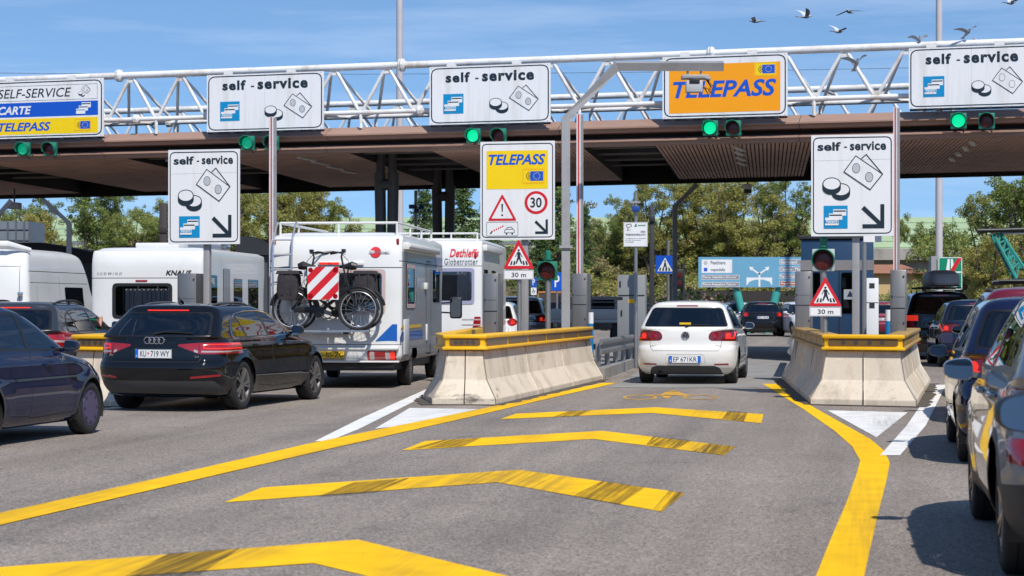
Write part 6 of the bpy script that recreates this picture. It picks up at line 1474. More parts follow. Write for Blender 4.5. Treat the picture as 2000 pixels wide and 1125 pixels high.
def boom(px0, px1, yt, yb, d, label):
    W = (px1 - px0) * d / FPX; th = thing('barrier_boom', label, 'barrier arm', at((px0 + px1) / 2, d, 0), R(-25), 'raised red and white barrier arms')
    zt, zb = zat(yt, d), zat(yb, d); mb = MB(); mb.b2((-W / 2, 0, zb), (W / 2, W * .9, zt), 0); mb.b2((-W * .10, -.003, zb + .01), (W * .20, 0, zt - .01), 1); mb.build('arm', [BOOMW, RED], th, bevel=0, smooth=False)
    mb = MB(); mb.b2((W / 2 + .001, .01, zb), (W / 2 + .035, W * .8, zt - .02)); mb.build('edge_profile', GREYP, th, smooth=False)
    mb = MB(); mb.b2((-W * .6, .02, zb - .12), (W * .6, W * .8, zb)); mb.build('clamp', DARK, th, smooth=False)
boom(1125.5, 1134, 222, 536, 38.6, 'raised red and white boom beside the grey arm post')
boom(525, 534, 228, 540, 36.5, 'raised red and white boom behind the motorhome with bicycles')
boom(1744.5, 1752, 209, 530, 31.4, 'raised red and white boom right of the blue toll booth')
def armpost(name, label, px, yb, ybend, px2, y2, px3, d, w_, group=None, zbase=.15, cam_=None):
    th = thing(name, label, 'camera post', at(px, d), 0, group)
    f = lambda x, y: Vector(((x - px) * d / FPX, 0, zat(y, d))); mb = MB(); r = w_ * d / FPX / 2; q = 1.3
    pts = [Vector((0, 0, zbase)), f(px, ybend), f(px2, y2)] + ([f(px3, y2)] if px3 else [])
    mb.path(pts, r * 1.38, 4); me = mb.build('post', GREYP, th, smooth=False)
    mb = MB(); mb.b2((-r * 1.5, -r * 1.5, zat(ybend, d) - 2.45 if zat(ybend, d) > 3 else .3), (r * 1.5, r * 1.5, zat(ybend, d) - 2.40 if zat(ybend, d) > 3 else .35)); mb.build('collar', GREYP, th, smooth=False)
    return th, f
armp, fa = armpost('camera_post', 'tall grey square post with bent arm reaching in front of the orange sign', 1105, 640, 232, 1205, 129, 1413, 36.8, 17)
thc = thing('overhead_camera', 'grey camera unit hanging from the bent arm in front of the orange sign', 'camera', at(1357, 36.8, zat(160, 36.8)), 0)
k = 36.8 / FPX; mb = MB(); mb.box((0, 0, 9 * k), (52 * k, 30 * k, 7 * k)); mb.box((24 * k, -.02, 6 * k), (12 * k, 26 * k, 5 * k), M=Matrix.Rotation(R(15), 3, 'Y')); mb.build('bracket', GREYP, thc, bevel=.008)
mb = MB(); mb.box((-2 * k, -.04, -10 * k), (32 * k, 26 * k, 22 * k)); mb.build('camera_housing', mat('camera_grey', (.42, .43, .44), .4), thc, bevel=.012)
mb = MB(); mb.box((-2 * k, -.16, 0), (20 * k, .04, 10 * k)); mb.build('lens_window', BLACK, thc, bevel=.006)
for x in (-14, 12): mb = MB(); mb.tube((x * k, 0, 12 * k), (x * k, 0, 25 * k), .022); mb.build('hanger', GREYP, thc)
mb = MB()
for dx_, w2 in ((20, 30), (18, 24), (24, 22)): mb.path([(14 * k, -.1, -10 * k), (dx_ * k, -.1, -14 * k), ((dx_ + 6) * k, -.1, -w2 * k), ((dx_ + 12) * k, -.06, -10 * k), (20 * k, 0, 8 * k)], .008, 5)
mb.build('cable', BLACK, thc)
for px, yb_, d, lbl in ((1069, 529, 34.8, 'single green signal with dark lens on the left island'), (1608, 508, 29.6, 'single signal with pale backing board in front of the blue booth')):
    w_ = .36; th = signal_head('signal_post', lbl, at(px, d, 0), -SGR, .34, ROFF, SGREEN if px < 1100 else SBACK, 'signal posts on the island noses', .16)
    z = zat(yb_, d)
    for c_ in th.children: c_.location.z = z
    mb = MB(); mb.tube((0, .06, .15), (0, .06, z - .17), .05, n=12); mb.build('post', GALV, th)
    mb = MB(); mb.tube((0, .06, z + .17), (0, .06, z + .34), .055, n=14); mb.tube((0, .06, z + .20), (0, .06, z + .22), .08, n=14); mb.ball((0, .06, z + .34), (.055, .055, .03), 12); mb.build('top_cap', SGREEN, th)
def warn(px, yap, yb, wpx, py0, py1, d, label, g='pedestrian warning signs'):
    th = thing('warning_sign', label, 'road sign', at(px, d), -R(6), g); k = d / FPX; zt = zat(yap, d); mb = MB()
    W = wpx * k; Hh = (yb - yap) * k; tri = rpoly([(-W / 2, zt - Hh), (W / 2, zt - Hh), (0, zt)], .035)
    mb.prism(tri, lambda a, b: Vector((a, 0, b)), lambda a, b: Vector((a, .012, b)), 0)
    c = Canvas(mb, (0, 0, zt), Vector((1, 0, 0)) * W / 100, Vector((0, 0, 1)) * Hh / 90, (0, -1, 0), 1)
    c.poly(rpoly([(0, 0), (50, 90), (-50, 90)], 6), gR, 0); c.poly(rpoly([(0, 20), (35, 81), (-35, 81)], 2), gW, 1)
    c.poly(circ(0, 34, 3.6, n=12), gK, 2); c.poly([(-4, 39), (4, 39), (6, 56), (12, 74), (8, 75), (1, 60), (-6, 75), (-10, 74), (-4, 56)], gK, 2); c.line([(4, 41), (11, 54)], 2.4, gK, 2); c.line([(-4, 41), (-10, 53)], 2.4, gK, 2)
    for x in (-27, -17, 15, 25): c.poly([(x * .86, 66), (x * .86 + 4, 66), (x + 5.5, 78), (x - 1, 78)], gK, 2)
    mb.build('sign_face', GM, th, smooth=False)
    mb = MB(); z0, z1 = zat(py0, d), zat(py1, d); mb.b2((-W * .48, 0, z1), (W * .48, .012, z0), 0); c = Canvas(mb, (-W * .48, 0, z0), (1, 0, 0), (0, 0, 1), (0, -1, 0), 1); h_ = z0 - z1
    c.oline(rrect(.006, .006, W * .96 - .006, h_ - .006, .012), .004, gK, 0); c.text('30 m', W * .25, h_ * .28, W * .72, h_ * .75, gK, 0, off=.01); mb.build('distance_plate', GM, th, smooth=False)
    mb = MB(); mb.tube((0, .07, .15), (0, .07, zt - .02), .036, n=12); mb.build('post', GALV, th)
warn(1013, 467, 525, 61, 527, 546, 32.4, 'triangular pedestrian warning sign on the island before the motorhomes')
warn(1612, 540, 598, 64, 599, 618, 28.6, 'triangular pedestrian warning sign in front of the blue booth')
def bollard(px, yt, ysplit, d, label):
    th = thing('marker_post', label, 'post', at(px, d), 0, 'blue and white marker posts'); mb = MB(); zt, zs = zat(yt, d), zat(ysplit, d); mb.tube((0, 0, .05), (0, 0, zs), .05, n=14); mb.build('lower_sleeve', mat('marker_blue', (.01, .18, .42), .4), th)
    mb = MB(); mb.tube((0, 0, zs), (0, 0, zt), .052, n=14); mb.build('upper_sleeve', BOOMW, th)
bollard(1154, 610, 632, 37.6, 'blue and white marker post at the end of the left barrier')
bollard(1735, 605, 627, 34, 'blue and white marker post between booth and right stainless cabinet')
# toll booth
BOOB = mat('booth_blue', (.010, .038, .09), .35, var=.1, coat=.3); BOOG = mat('booth_grey_band', (.20, .19, .19), .5)
dB = 47.0; th = thing('toll_booth', 'dark blue toll booth behind the right-hand signboard', 'booth', at(1635, dB), -R(10)); kB = dB / FPX; W = 140 * kB; zt = zat(467, dB)
mb = MB(); mb.b2((-W / 2, 0, .18), (W / 2, 2.6, zt)); mb.build('shell', BOOB, th, bevel=.05)
mb = MB(); mb.b2((-W / 2 - .012, -.014, zat(528, dB)), (W / 2 + .012, 2.61, zat(508, dB))); mb.build('band', BOOG, th, smooth=False)
mb = MB(); mb.b2((-W / 2 - .06, -.06, zt), (W / 2 + .06, 2.66, zt + .09)); mb.build('roof_edge', DARK, th, bevel=.02)
for x0, x1 in ((-.72, -.40), (.10, .52)): mb = MB(); mb.tess(rrect(x0, zat(612, dB), x1, zat(532, dB), .05), lambda a, b: Vector((a, -.02, b))); mb.build('window', DGLASS, th, smooth=False); 
mb = MB(); c = Canvas(mb, (0, -.01, 0), (1, 0, 0), (0, 0, 1), (0, -1, 0), 1); c.oline(rrect(.04, -zat(526, dB), .60, -.25, .05), .025, 0); mb.build('door_frame', BLACK, th, smooth=False)
mb = MB(); c = Canvas(mb, (0, -.03, 0), (1, 0, 0), (0, 0, 1), (0, -1, 0), 1); z_ = -zat(575, dB); c.rect(.16, z_ - .12, .46, z_ + .12, 0); c.poly([(.31, z_ - .10), (.39, z_ + .06), (.23, z_ + .06)], 1, 1); mb.build('notice', [GM[gS], GM[gK]], th, smooth=False)
th = thing('white_cabinet', 'white equipment cabinet right of the blue booth', 'cabinet', at(1703, 44), -R(8)); mb = MB(); W = 26 * 44 / FPX; mb.b2((-W / 2, 0, .18), (W / 2, .5, zat(543, 44))); mb.build('housing', WPL, th, bevel=.02)
for y_ in (553, 592): mb = MB(); mb.b2((-.06, -.006, zat(y_ + 10, 44)), (.06, -.001, zat(y_, 44))); mb.build('slot', DARK, th, smooth=False)
mb = MB(); mb.b2((-W / 2 + .01, -.004, 1.43), (W / 2 - .01, -.001, 1.445)); mb.build('door_gap', SEAM, th, smooth=False)
th = thing('steel_post', 'thin galvanised post beside the white equipment cabinet', 'post', at(1688, 32)); mb = MB(); mb.tube((0, 0, .1), (0, 0, zat(470, 32)), .04); mb.build('tube', GALV, th); mb = MB(); mb.b2((-.02, -.05, zat(473, 32)), (.28, -.03, zat(459, 32))); mb.build('plate', GM[gW], th, smooth=False)
# middle island things
dC = 43; th = thing('electrical_cabinet', 'tall grey two-door electrical cabinet left of the white hatchback', 'cabinet', at(1233, dC), -R(8)); W = 55 * dC / FPX; CABM = mat('cabinet_grey', (.22, .23, .235), .5, var=.06); zt = zat(537, dC)
mb = MB(); mb.b2((-W / 2, 0, .2), (W / 2, .45, zt)); mb.build('housing', CABM, th, bevel=.015)
mb = MB(); mb.b2((-W / 2 + .02, -.008, zat(578, dC)), (W / 2 - .02, -.001, zat(576, dC))); mb.b2((-W / 2 + .05, -.02, zat(560, dC)), (-W / 2 + .08, 0, zat(549, dC))); mb.b2((-W / 2 + .08, -.02, zat(617, dC)), (-W / 2 + .11, 0, zat(606, dC))); mb.b2((-W / 2 + .01, -.012, zat(585, dC)), (-W / 2 + .12, 0, zat(580, dC))); mb.build('handle', BLACK, th)
mb = MB(); mb.b2((-.06, -.006, zat(592, dC)), (.10, -.001, zat(584, dC))); mb.build('warning_label', YEL, th, smooth=False)
dV = 40.; th = thing('notice_sign', 'white video surveillance notice on a galvanised pole', 'sign', at(1242, dV), -R(6)); kV = dV / FPX
mb = MB(); mb.b2((-24 * kV, -.05, zat(482, dV)), (23 * kV, -.03, zat(434, dV)), 0); c = Canvas(mb, (-24 * kV, -.05, zat(434, dV)), Vector((1, 0, 0)) * kV, Vector((0, 0, 1)) * kV, (0, -1, 0), 1)
c.oline(rrect(.6, .6, 46.4, 47.4, 2), .5, gS, 0); c.oline(rpoly([(4, 5), (14, 3), (17, 8), (8, 12)], 1.5), 1, gK, 0); c.line([(9, 12), (7, 16), (13, 15)], .8, gK, 0)
c.poly([(21, 9), (23, 4), (27, 3), (25, 6), (27, 9)], gN, 0); c.text('autostrade', 28, 4, 43, 8, gN, 0, off=.02); c.text('AREA', 33, 17, 43, 20.5, gK, 0, off=.03, sp=1.2); c.text('VIDEOSORVEGLIATA', 4, 22.5, 43, 26.5, gK, 0, off=.03, sp=1.15)
for i, t_ in enumerate(('La registrazione e effettuata', 'per fini di sicurezza', 'art. 13 del Codice')): c.text(t_, 4, 31 + i * 3.4, (43, 34, 20)[i], 33 + i * 3.4, gK, 0, off=.01)
mb.build('sign_panel', GM, th, smooth=False)
mb = MB(); mb.tube((0, 0, .1), (0, 0, zat(376, dV)), .036, n=12); mb.build('pole', GALV, th); mb = MB(); mb.box((0, -.05, zat(408, dV)), (.15, .12, .11)); mb.build('camera', mat('camera_blue', (.01, .06, .30), .4), th, bevel=.01); mb = MB(); mb.b2((-.11, -.05, zat(397, dV)), (.09, .05, zat(393, dV))); mb.build('bracket', GREYP, th, smooth=False)
dK = 42.; th = thing('sensor_pole', 'black pole with small sensor box behind the white hatchback', 'pole', at(1273, dK)); mb = MB(); mb.b2((-.05, -.05, .1), (.05, .05, zat(402, dK))); mb.build('pole', DARK, th, bevel=.01); mb = MB(); mb.box((.0, -.03, zat(427, dK)), (.13, .16, .14)); mb.build('sensor_box', DARK, th, bevel=.02)
dX = 66.; th = thing('crossing_sign', 'blue square pedestrian crossing sign beyond the toll lane', 'road sign', at(1299, dX), -R(6)); kX = dX / FPX; mb = MB(); mb.b2((-18 * kX, 0, zat(534, dX)), (18 * kX, .02, zat(499, dX)), gB)
c = Canvas(mb, (-18 * kX, 0, zat(499, dX)), Vector((1, 0, 0)) * kX, Vector((0, 0, 1)) * kX, (0, -1, 0), 1); c.poly([(18, 4), (33, 31), (3, 31)], gW, 0); c.poly(circ(18, 10.5, 1.8, n=10), gK, 1); c.poly([(16.4, 13), (19.6, 13), (20.5, 20), (23, 26), (21, 26), (18, 21), (15, 26), (13, 26), (15.5, 20)], gK, 1)
for i in range(4): c.poly([(8 + i * 5.4, 24), (10.5 + i * 5.4, 24), (9.5 + i * 6.2, 30), (6 + i * 6.2, 30)], gK, 2)
mb.build('sign_face', GM, th, smooth=False); mb = MB(); mb.tube((6 * kX, .06, 0), (6 * kX, .06, zat(470, dX)), .05); mb.build('pole', GALV, th)
dT = 66.; th = thing('signal_lantern', 'black hanging traffic lantern beside the crossing sign', 'traffic light', at(1326, dT)); kT = dT / FPX; mb = MB(); mb.b2((-9 * kT, -.1, zat(565, dT)), (9 * kT, .15, zat(526, dT))); mb.build('housing', BLACK, th, bevel=.03)
for y in (537, 553): mb = MB(); mb.lathe([(-.015, .001), (-.01, 5 * kT), (0, 5.4 * kT)], 'Y', (0, -.102, zat(y, dT)), 16); mb.build('lens', ROFF, th)
mb = MB(); mb.tube((8 * kT, .1, 0), (8 * kT, .1, zat(514, dT)), .07); mb.tube((-14 * kT, .1, 0), (-14 * kT, .1, zat(535, dT)), .06); mb.build('pole', DARK, th)
armpost('camera_post', 'grey bent arm post beyond the toll lane, under the canopy edge', 1318, 600, 402, 1362, 360, None, 60., 9)
armpost('camera_post', 'grey bent arm post rising over the white van and caravan', 135, 600, 436, 84, 390, None, 55., 9)
armpost('camera_post', 'grey bent arm post cut off by the left edge above the white van', -14, 600, 432, 22, 392, None, 55., 9)
th = thing('hanging_camera', 'white camera box hanging under the canopy edge above the direction sign', 'camera', at(1460, 56.2, zat(365, 56.2))); mb = MB(); mb.box((0, 0, 0), (.22, .3, .16)); mb.build('housing', WPL, th, bevel=.02); mb = MB(); mb.box((0, .0, -.13), (.2, .3, .10)); mb.tube((0, 0, .08), (0, 0, .3), .02); mb.build('underside_box', DARK, th, bevel=.01)
th = thing('hanging_camera', 'dark camera box hanging under the canopy at the far left', 'camera', at(28, 56, zat(402, 56))); mb = MB(); mb.box((0, 0, 0), (.34, .4, .18)); mb.build('housing', GREYP, th, bevel=.02); mb = MB(); mb.tube((0, 0, .09), (0, 0, .5), .025); mb.build('bracket', DARK, th)
th = thing('camera_mast', 'blue camera cluster on a thin mast beyond the motorhomes', 'camera', at(812, 62)); mb = MB(); mb.tube((0, 0, 0), (0, 0, zat(372, 62)), .05); mb.build('mast', GALV, th)
for x, y in ((-8, 404), (2, 412), (12, 405)): mb = MB(); mb.box((x * 62 / FPX, -.1, zat(y, 62)), (.16, .22, .13)); mb.build('camera', MATS['camera_blue'], th, bevel=.012)
for px0, px1, yt, yb, d, lb, ww in ((1077, 1099, 532, 568, 74, 'larger blue parking sign behind the signal post', 0), (1037, 1048, 542, 576, 78, 'small blue parking sign with wheelchair plate', 1)):
    th = thing('parking_sign', lb, 'road sign', at((px0 + px1) / 2, d)); k = d / FPX; w_, h_ = px1 - px0, (yb - yt) * (1 if not ww else .55); mb = MB(); mb.b2((-w_ * k / 2, 0, zat(yt + h_, d)), (w_ * k / 2, .02, zat(yt, d)), gB); c = Canvas(mb, (-w_ * k / 2, 0, zat(yt, d)), Vector((1, 0, 0)) * k, Vector((0, 0, 1)) * k, (0, -1, 0), 1)
    c.text('P', w_ * .28, h_ * .15, w_ * .72, h_ * .8, gW, 0, off=.02)
    mb.build('sign_face', GM, th, smooth=False)
    if ww: mb = MB(); mb.b2((-w_ * k / 2, 0, zat(yb, d)), (w_ * k / 2, .02, zat(yt + h_ + 1, d)), gW); c.mb = mb; c.poly(circ(5, 28, 3, n=14), gK, 0); c.poly(circ(5, 28, 2, n=14), gW, 1); c.line([(4.5, 22), (5, 27), (8, 27)], 1, gK, 2); mb.build('wheelchair_plate', GM, th, smooth=False)
    mb = MB(); mb.tube((0, .05, 0), (0, .05, zat(yt + 2, d)), .035); mb.build('pole', GALV, th)
th = thing('sun_board', 'dark brown board with orange frame behind the signal post', 'board', at(1076, 84)); k = 84 / FPX; mb = MB(); mb.b2((-24 * k, 0, .4), (24 * k, .06, zat(570, 84))); mb.build('panel', mat('board_brown', (.05, .04, .035), .8), th, smooth=False); mb = MB(); mb.b2((-25 * k, -.02, zat(572, 84)), (25 * k, .08, zat(570, 84) + .02)); mb.b2((-25 * k, -.02, .3), (-23.6 * k, .08, zat(571, 84))); mb.build('frame', mat('frame_orange', (.5, .20, .06), .6), th, smooth=False)
# lamp masts
for px, d, lb in ((780.5, 76, 'tall pale lamp mast rising left of the middle self-service sign'), (1834, 78, 'tall pale lamp mast rising behind the right part of the canopy')):
    th = thing('lamp_mast', lb, 'lamp mast', at(px, d), 0, 'tall lamp masts'); mb = MB(); mb.path([(0, 0, 0), (0, 0, 8), (0, 0, 30)], .13, 16, rs=[.16, .135, .10]); mb.build('mast', mat('mast_pale_paint', (.50, .47, .48), .5), th)
    mb = MB(); mb.lathe([(0, .3), (.1, .9), (.3, .9), (.4, .3)], 'Z', (0, 0, 29.6), 16); mb.build('lamp_ring', GREYP, th)
# direction sign on green legs
DSB = mat('direction_sign_blue', (.13, .34, .50), .5, var=.05); dS = 90.; kS = dS / FPX
DSM = [DSB, GM[gW], mat('sign_slate_grey', (.24, .24, .27), .5), mat('sign_rust_red', (.36, .085, .04), .5), GM[gK], GM[gB]]
th = thing('direction_sign', 'wide pale blue direction sign on slanted green legs beyond the gates', 'sign', at(1483, dS), 0)
mb = MB(); mb.b2((-119 * kS, 0, zat(561, dS)), (119 * kS, .08, zat(502, dS)), 0); c = Canvas(mb, (-119 * kS, 0, zat(502, dS)), Vector((1, 0, 0)) * kS, Vector((0, 0, 1)) * kS, (0, -1, 0), 1)
c.rect(6.5, 5, 66, 31, 1, 0); c.poly(circ(14, 11.5, 3.6, n=14), 2, 1); c.poly(circ(14, 11.5, 2.4, n=14), 1, 2); c.poly(circ(14, 11.5, 1, n=8), 4, 3); c.rect(10.5, 21, 17.5, 28, 5, 1); c.text('Peschiera', 24, 7.5, 53, 14.5, 4, 1, off=.015); c.text('ospedale', 24, 21.5, 52, 29.5, 4, 1, off=.015)
for y, t_ in ((35, "Parco Giardino Sigurta'"), (49, 'Parco Acquatico Cavour')): c.rect(6.5, y, 80, y + 9.5, 1, 0); c.rect(7.2, y + .8, 79.3, y + 8.7, 2, 1); c.text(t_, 9, y + 2, 74, y + 7.6, 1, 2, off=.02)
for y, t_, m_, e in ((5, 'Gardaland', 2, 38), (19, 'Caneva - Movieland', 2, 70), (33, 'Parco Natura Viva', 2, 62), (47, 'Aquardens', 3, 38)): c.rect(158, y, 232, y + 9.5, 1, 0); c.rect(158.7, y + .8, 231.3, y + 8.7, m_, 1); c.text(t_, 160, y + 2, 160 + e * .85, y + 7.6, 1, 2, off=.02)
c.poly([(94, 40), (144, 40), (144, 56), (139, 48), (128, 44.5), (121, 44), (121, 58), (117.5, 58), (117.5, 44), (110, 44.5), (100, 48), (94, 56)], 1, 0)
c.rect(117.5, 30, 121, 40, 1, 0); c.line([(119, 33), (102, 21.5)], 3, 1, 0); c.line([(119, 33), (136, 21.5)], 3, 1, 0); c.poly([(99, 19), (108, 20), (102.5, 27)], 1, 1); c.poly([(139, 19), (130, 20), (135.5, 27)], 1, 1)
mb.build('sign_panel', DSM, th, smooth=False)
TEAL = mat('teal_paint', (.05, .34, .30), .4, var=.08)
for a, b in ((-48, -22), (40, 16)):
    mb = MB(); mb.tube((a * kS, .25, zat(560, dS)), ((a + (b - a) * .25) * kS, .25, zat(572, dS)), .10); mb.tube(((a + (b - a) * .2) * kS, .25, zat(570, dS)), (b * kS, .25, 0), .20, .15, n=14); mb.build('leg', TEAL, th)
# end of motorway sign
dE = 66.; kE = dE / FPX; th = thing('motorway_sign', 'green end of motorway sign with a red stroke behind the roof box', 'road sign', at(1856, dE), R(4)); mb = MB(); mb.b2((-24 * kE, 0, zat(566, dE)), (24 * kE, .03, zat(502, dE)), gN); c = Canvas(mb, (-24 * kE, 0, zat(502, dE)), Vector((1, 0, 0)) * kE, Vector((0, 0, 1)) * kE, (0, -1, 0), 1)
c.oline(rrect(.5, .5, 47.5, 63.5, 3), 1.4, gW, 0); c.poly([(19, 4), (23, 4), (22, 62), (10, 62)], gW, 0); c.poly([(25, 4), (29, 4), (38, 62), (26, 62)], gW, 0); c.rect(3, 28, 45, 31, gW, 1); c.poly([(38, 2), (47, 2), (12, 62), (3, 62)], gR, 2); mb.build('sign_panel', GM, th, smooth=False)
mb = MB(); mb.b2((-36 * kE, .1, zat(566, dE)), (-24 * kE, .4, zat(500, dE))); mb.build('side_box', GREYP, th, smooth=False); mb = MB(); mb.tube((0, .15, 0), (0, .15, zat(520, dE)), .06); mb.build('post', GALV, th)
# turquoise lattice boom
dL = 62.; th = thing('lattice_boom', 'turquoise lattice boom holding two black rollers at the right edge', 'crane', at(2040, dL)); f = lambda x, y, o=0.: Vector(((x - 2040) * dL / FPX, o, zat(y, dL)))
mb = MB(); n = 5; A = [f(1941 + 44 * i / n, 458 + 86 * i / n) for i in range(n + 1)]; B_ = [f(1955 + 46 * i / n, 456 + 68 * i / n) for i in range(n + 1)]
for o in (0, .35):
    O = Vector((0, o, 0)); mb.path([p + O for p in A], .05, 6); mb.path([p + O for p in B_], .05, 6)
    for i in range(n): mb.tube(A[i] + O, B_[i] + O, .03, n=6); mb.tube(A[i + 1] + O, B_[i] + O, .03, n=6)
for p in A[::2] + B_[::2]: mb.tube(p, p + Vector((0, .35, 0)), .03, n=6)
mb.build('boom', TEAL, th)
mb = MB(); mb.tube(f(1907, 451, -.1), f(2060, 447, -.1), .075, n=12); mb.build('roller', BLACK, th); mb = MB(); mb.tube(f(1938, 553, .1), f(2060, 545, .1), .09, n=12); mb.build('roller', BLACK, th)
mb = MB(); mb.b2((-1.3, -.1, zat(457, dL)), (.3, .4, zat(452, dL))); mb.build('crossbeam', GREYP, th, smooth=False); mb = MB(); mb.tube((.1, .2, 0), (.1, .2, zat(440, dL)), .12); mb.tube(f(1990, 548, .17), (.1, .2, zat(560, dL)), .1); mb.build('stand', DARK, th)
# left background structures
dQ = 72.; kQ = dQ / FPX; th = thing('grey_container', 'blue grey panelled container standing at the far left', 'container', at(10, dQ)); mb = MB(); mb.b2((-60 * kQ, 0, 0), (47 * kQ, 2.4, zat(432, dQ))); mb.build('body', mat('container_blue_grey', (.17, .21, .26), .5, var=.15, vs=2), th)
mb = MB()
for x in (-44, -30, -14, 4, 20, 36, 46): mb.b2((x * kQ, -.03, 0), (x * kQ + .06, -.002, zat(432, dQ)))
for y in (449, 470): mb.b2((-60 * kQ, -.034, zat(y, dQ)), (47 * kQ, -.003, zat(y - 2, dQ)))
mb.build('panel_rib', mat('rib_grey', (.10, .12, .15), .5), th, smooth=False)
SHED = mat('dark_shed_roof', (.014, .016, .022), .7); 
for x0, x1, yt0, yt1, d, lb in ((-40, 232, 474, 497, 62., 'long low dark roofed shed behind the white van'), (470, 522, 462, 480, 50., 'dark kiosk between the caravan and the motorhome with bicycles')):
    k = d / FPX; th = thing('dark_kiosk', lb, 'kiosk', at(x0, d)); L_ = (x1 - x0) * k; za, zb_ = zat(yt0, d), zat(yt1, d); mb = MB(); mb.prism([(0, 0), (L_, 0), (L_, zb_ - .25), (0, zb_ - .25)], lambda a, b: Vector((a, 0, b)), lambda a, b: Vector((a, 2.5, b))); mb.build('wall', mat('shed_wall', (.05, .055, .065), .7), th, smooth=False)
    mb = MB(); mb.prism([(-.1, zb_ - .24), (L_ + .1, zb_ - .24), (L_ + .1, zb_ - .1), (L_ * .45, za), (-.1, za)], lambda a, b: Vector((a, -.15, b)), lambda a, b: Vector((a, 2.7, b))); mb.build('roof', SHED, th, smooth=False)
th = thing('metal_fence', 'blue grey corrugated fence panel between the trees and the caravan', 'fence', at(262, 66)); k = 66 / FPX; mb = MB(); n = 40; V = [(-30 * k + 60 * k * i / n, .03 * (i % 2), z) for z in (0, zat(481, 66)) for i in range(n + 1)]; mb.add(V, [(i, i + 1, n + 2 + i, n + 1 + i) for i in range(n)]); mb.build('panel', MATS['container_blue_grey'], th, smooth=False); mb = MB(); mb.b2((-20 * k, -.05, 0), (-17 * k, -.01, zat(481, 66))); mb.b2((16 * k, -.05, 0), (19 * k, -.01, zat(481, 66))); mb.build('post', GALV, th, smooth=False)
th = thing('brown_post', 'dark brown square post beside the left self-service signboard', 'post', at(319, 52)); mb = MB(); mb.b2((-.10, -.05, .1), (.10, .05, zat(398, 52))); mb.b2((-.12, -.08, zat(455, 52)), (.12, .0, zat(440, 52))); mb.build('tube', mat('post_brown', (.035, .028, .025), .6), th, bevel=.008)
# ---------------------------------------------------------------- embankment, trees, motorway behind
def leafmat(name, cols, rough=.6, tr=.45):
    m = bpy.data.materials.new(name); m.use_nodes = True; t = m.node_tree; n = t.nodes; l = t.links.new; b = n['Principled BSDF']
    g = n.new('ShaderNodeNewGeometry'); oi = n.new('ShaderNodeObjectInfo'); ad = n.new('ShaderNodeMath'); ad.operation = 'MULTIPLY_ADD'; ad.inputs[1].default_value = .35; l(oi.outputs['Random'], ad.inputs[0])
    sc_ = n.new('ShaderNodeMath'); sc_.operation = 'MULTIPLY'; sc_.inputs[1].default_value = .65; l(g.outputs['Random Per Island'], sc_.inputs[0]); l(sc_.outputs[0], ad.inputs[2])
    cr = n.new('ShaderNodeValToRGB'); e = cr.color_ramp.elements
    while len(e) < len(cols): e.new(.5)
    for i, c in enumerate(cols): e[i].position = i / (len(cols) - 1); e[i].color = (*c, 1)
    l(ad.outputs[0], cr.inputs[0]); l(cr.outputs[0], b.inputs['Base Color']); b.inputs['Roughness'].default_value = rough; b.inputs['Specular IOR Level'].default_value = .3
    o = n['Material Output']; tl = n.new('ShaderNodeBsdfTranslucent'); mx = n.new('ShaderNodeMixShader'); mx.inputs[0].default_value = tr; l(cr.outputs[0], tl.inputs[0]); l(b.outputs[0], mx.inputs[1]); l(tl.outputs[0], mx.inputs[2]); l(mx.outputs[0], o.inputs['Surface'])
    return m
LEAF = [leafmat('olive_leaves', [(0.078, 0.115, 0.031), (0.171, 0.233, 0.057), (0.282, 0.340, 0.090), (0.406, 0.418, 0.133), (0.469, 0.418, 0.164)]),
        leafmat('yellowing_leaves', [(0.127, 0.140, 0.040), (0.250, 0.278, 0.075), (0.391, 0.386, 0.115), (0.562, 0.480, 0.147), (0.562, 0.371, 0.147)]),
        leafmat('conifer_needles', [(0.030, 0.062, 0.025), (0.070, 0.124, 0.040), (0.141, 0.217, 0.066), (0.297, 0.340, 0.098)], tr=.1),
        leafmat('scrub_leaves', [(0.127, 0.115, 0.050), (0.235, 0.233, 0.090), (0.344, 0.308, 0.133), (0.453, 0.340, 0.180), (0.282, 0.325, 0.098)]),
        leafmat('oleander_leaves', [(.02, .045, .015), (.05, .085, .025), (.09, .13, .04)]),
        leafmat('pink_blossom', [(.45, .16, .20), (.62, .30, .34), (.70, .45, .46), (.40, .10, .12)])]
BARK = mat('bark', (.09, .07, .055), .9, var=.3, vs=4, bump=.4, bs=20)
def leaf_cloud(seed, clumps, per, ls, flat=.7, droop=0.):
    """clumps: (centre, radius); small diamond leaves scattered in each clump"""
    r = np.random.default_rng(seed); V = []
    for (c, rad) in clumps:
        n = max(4, int(per * (rad ** 1.6)))
        d = r.normal(size=(n, 3)); d /= np.linalg.norm(d, axis=1)[:, None]; q = rad * r.random((n, 1)) ** .45
        p = np.array(c) + d * q * np.array([1, 1, flat]); p[:, 2] -= droop * (q[:, 0] ** 1.5)
        a = r.normal(size=(n, 3)); a /= np.linalg.norm(a, axis=1)[:, None]; b = np.cross(a, r.normal(size=(n, 3))); b /= np.linalg.norm(b, axis=1)[:, None]
        s = ls * (.6 + .8 * r.random((n, 1))); V.append(np.stack([p - a * s, p + b * s * .55, p + a * s, p - b * s * .55], axis=1))
    V = np.concatenate(V).reshape(-1, 3); return V
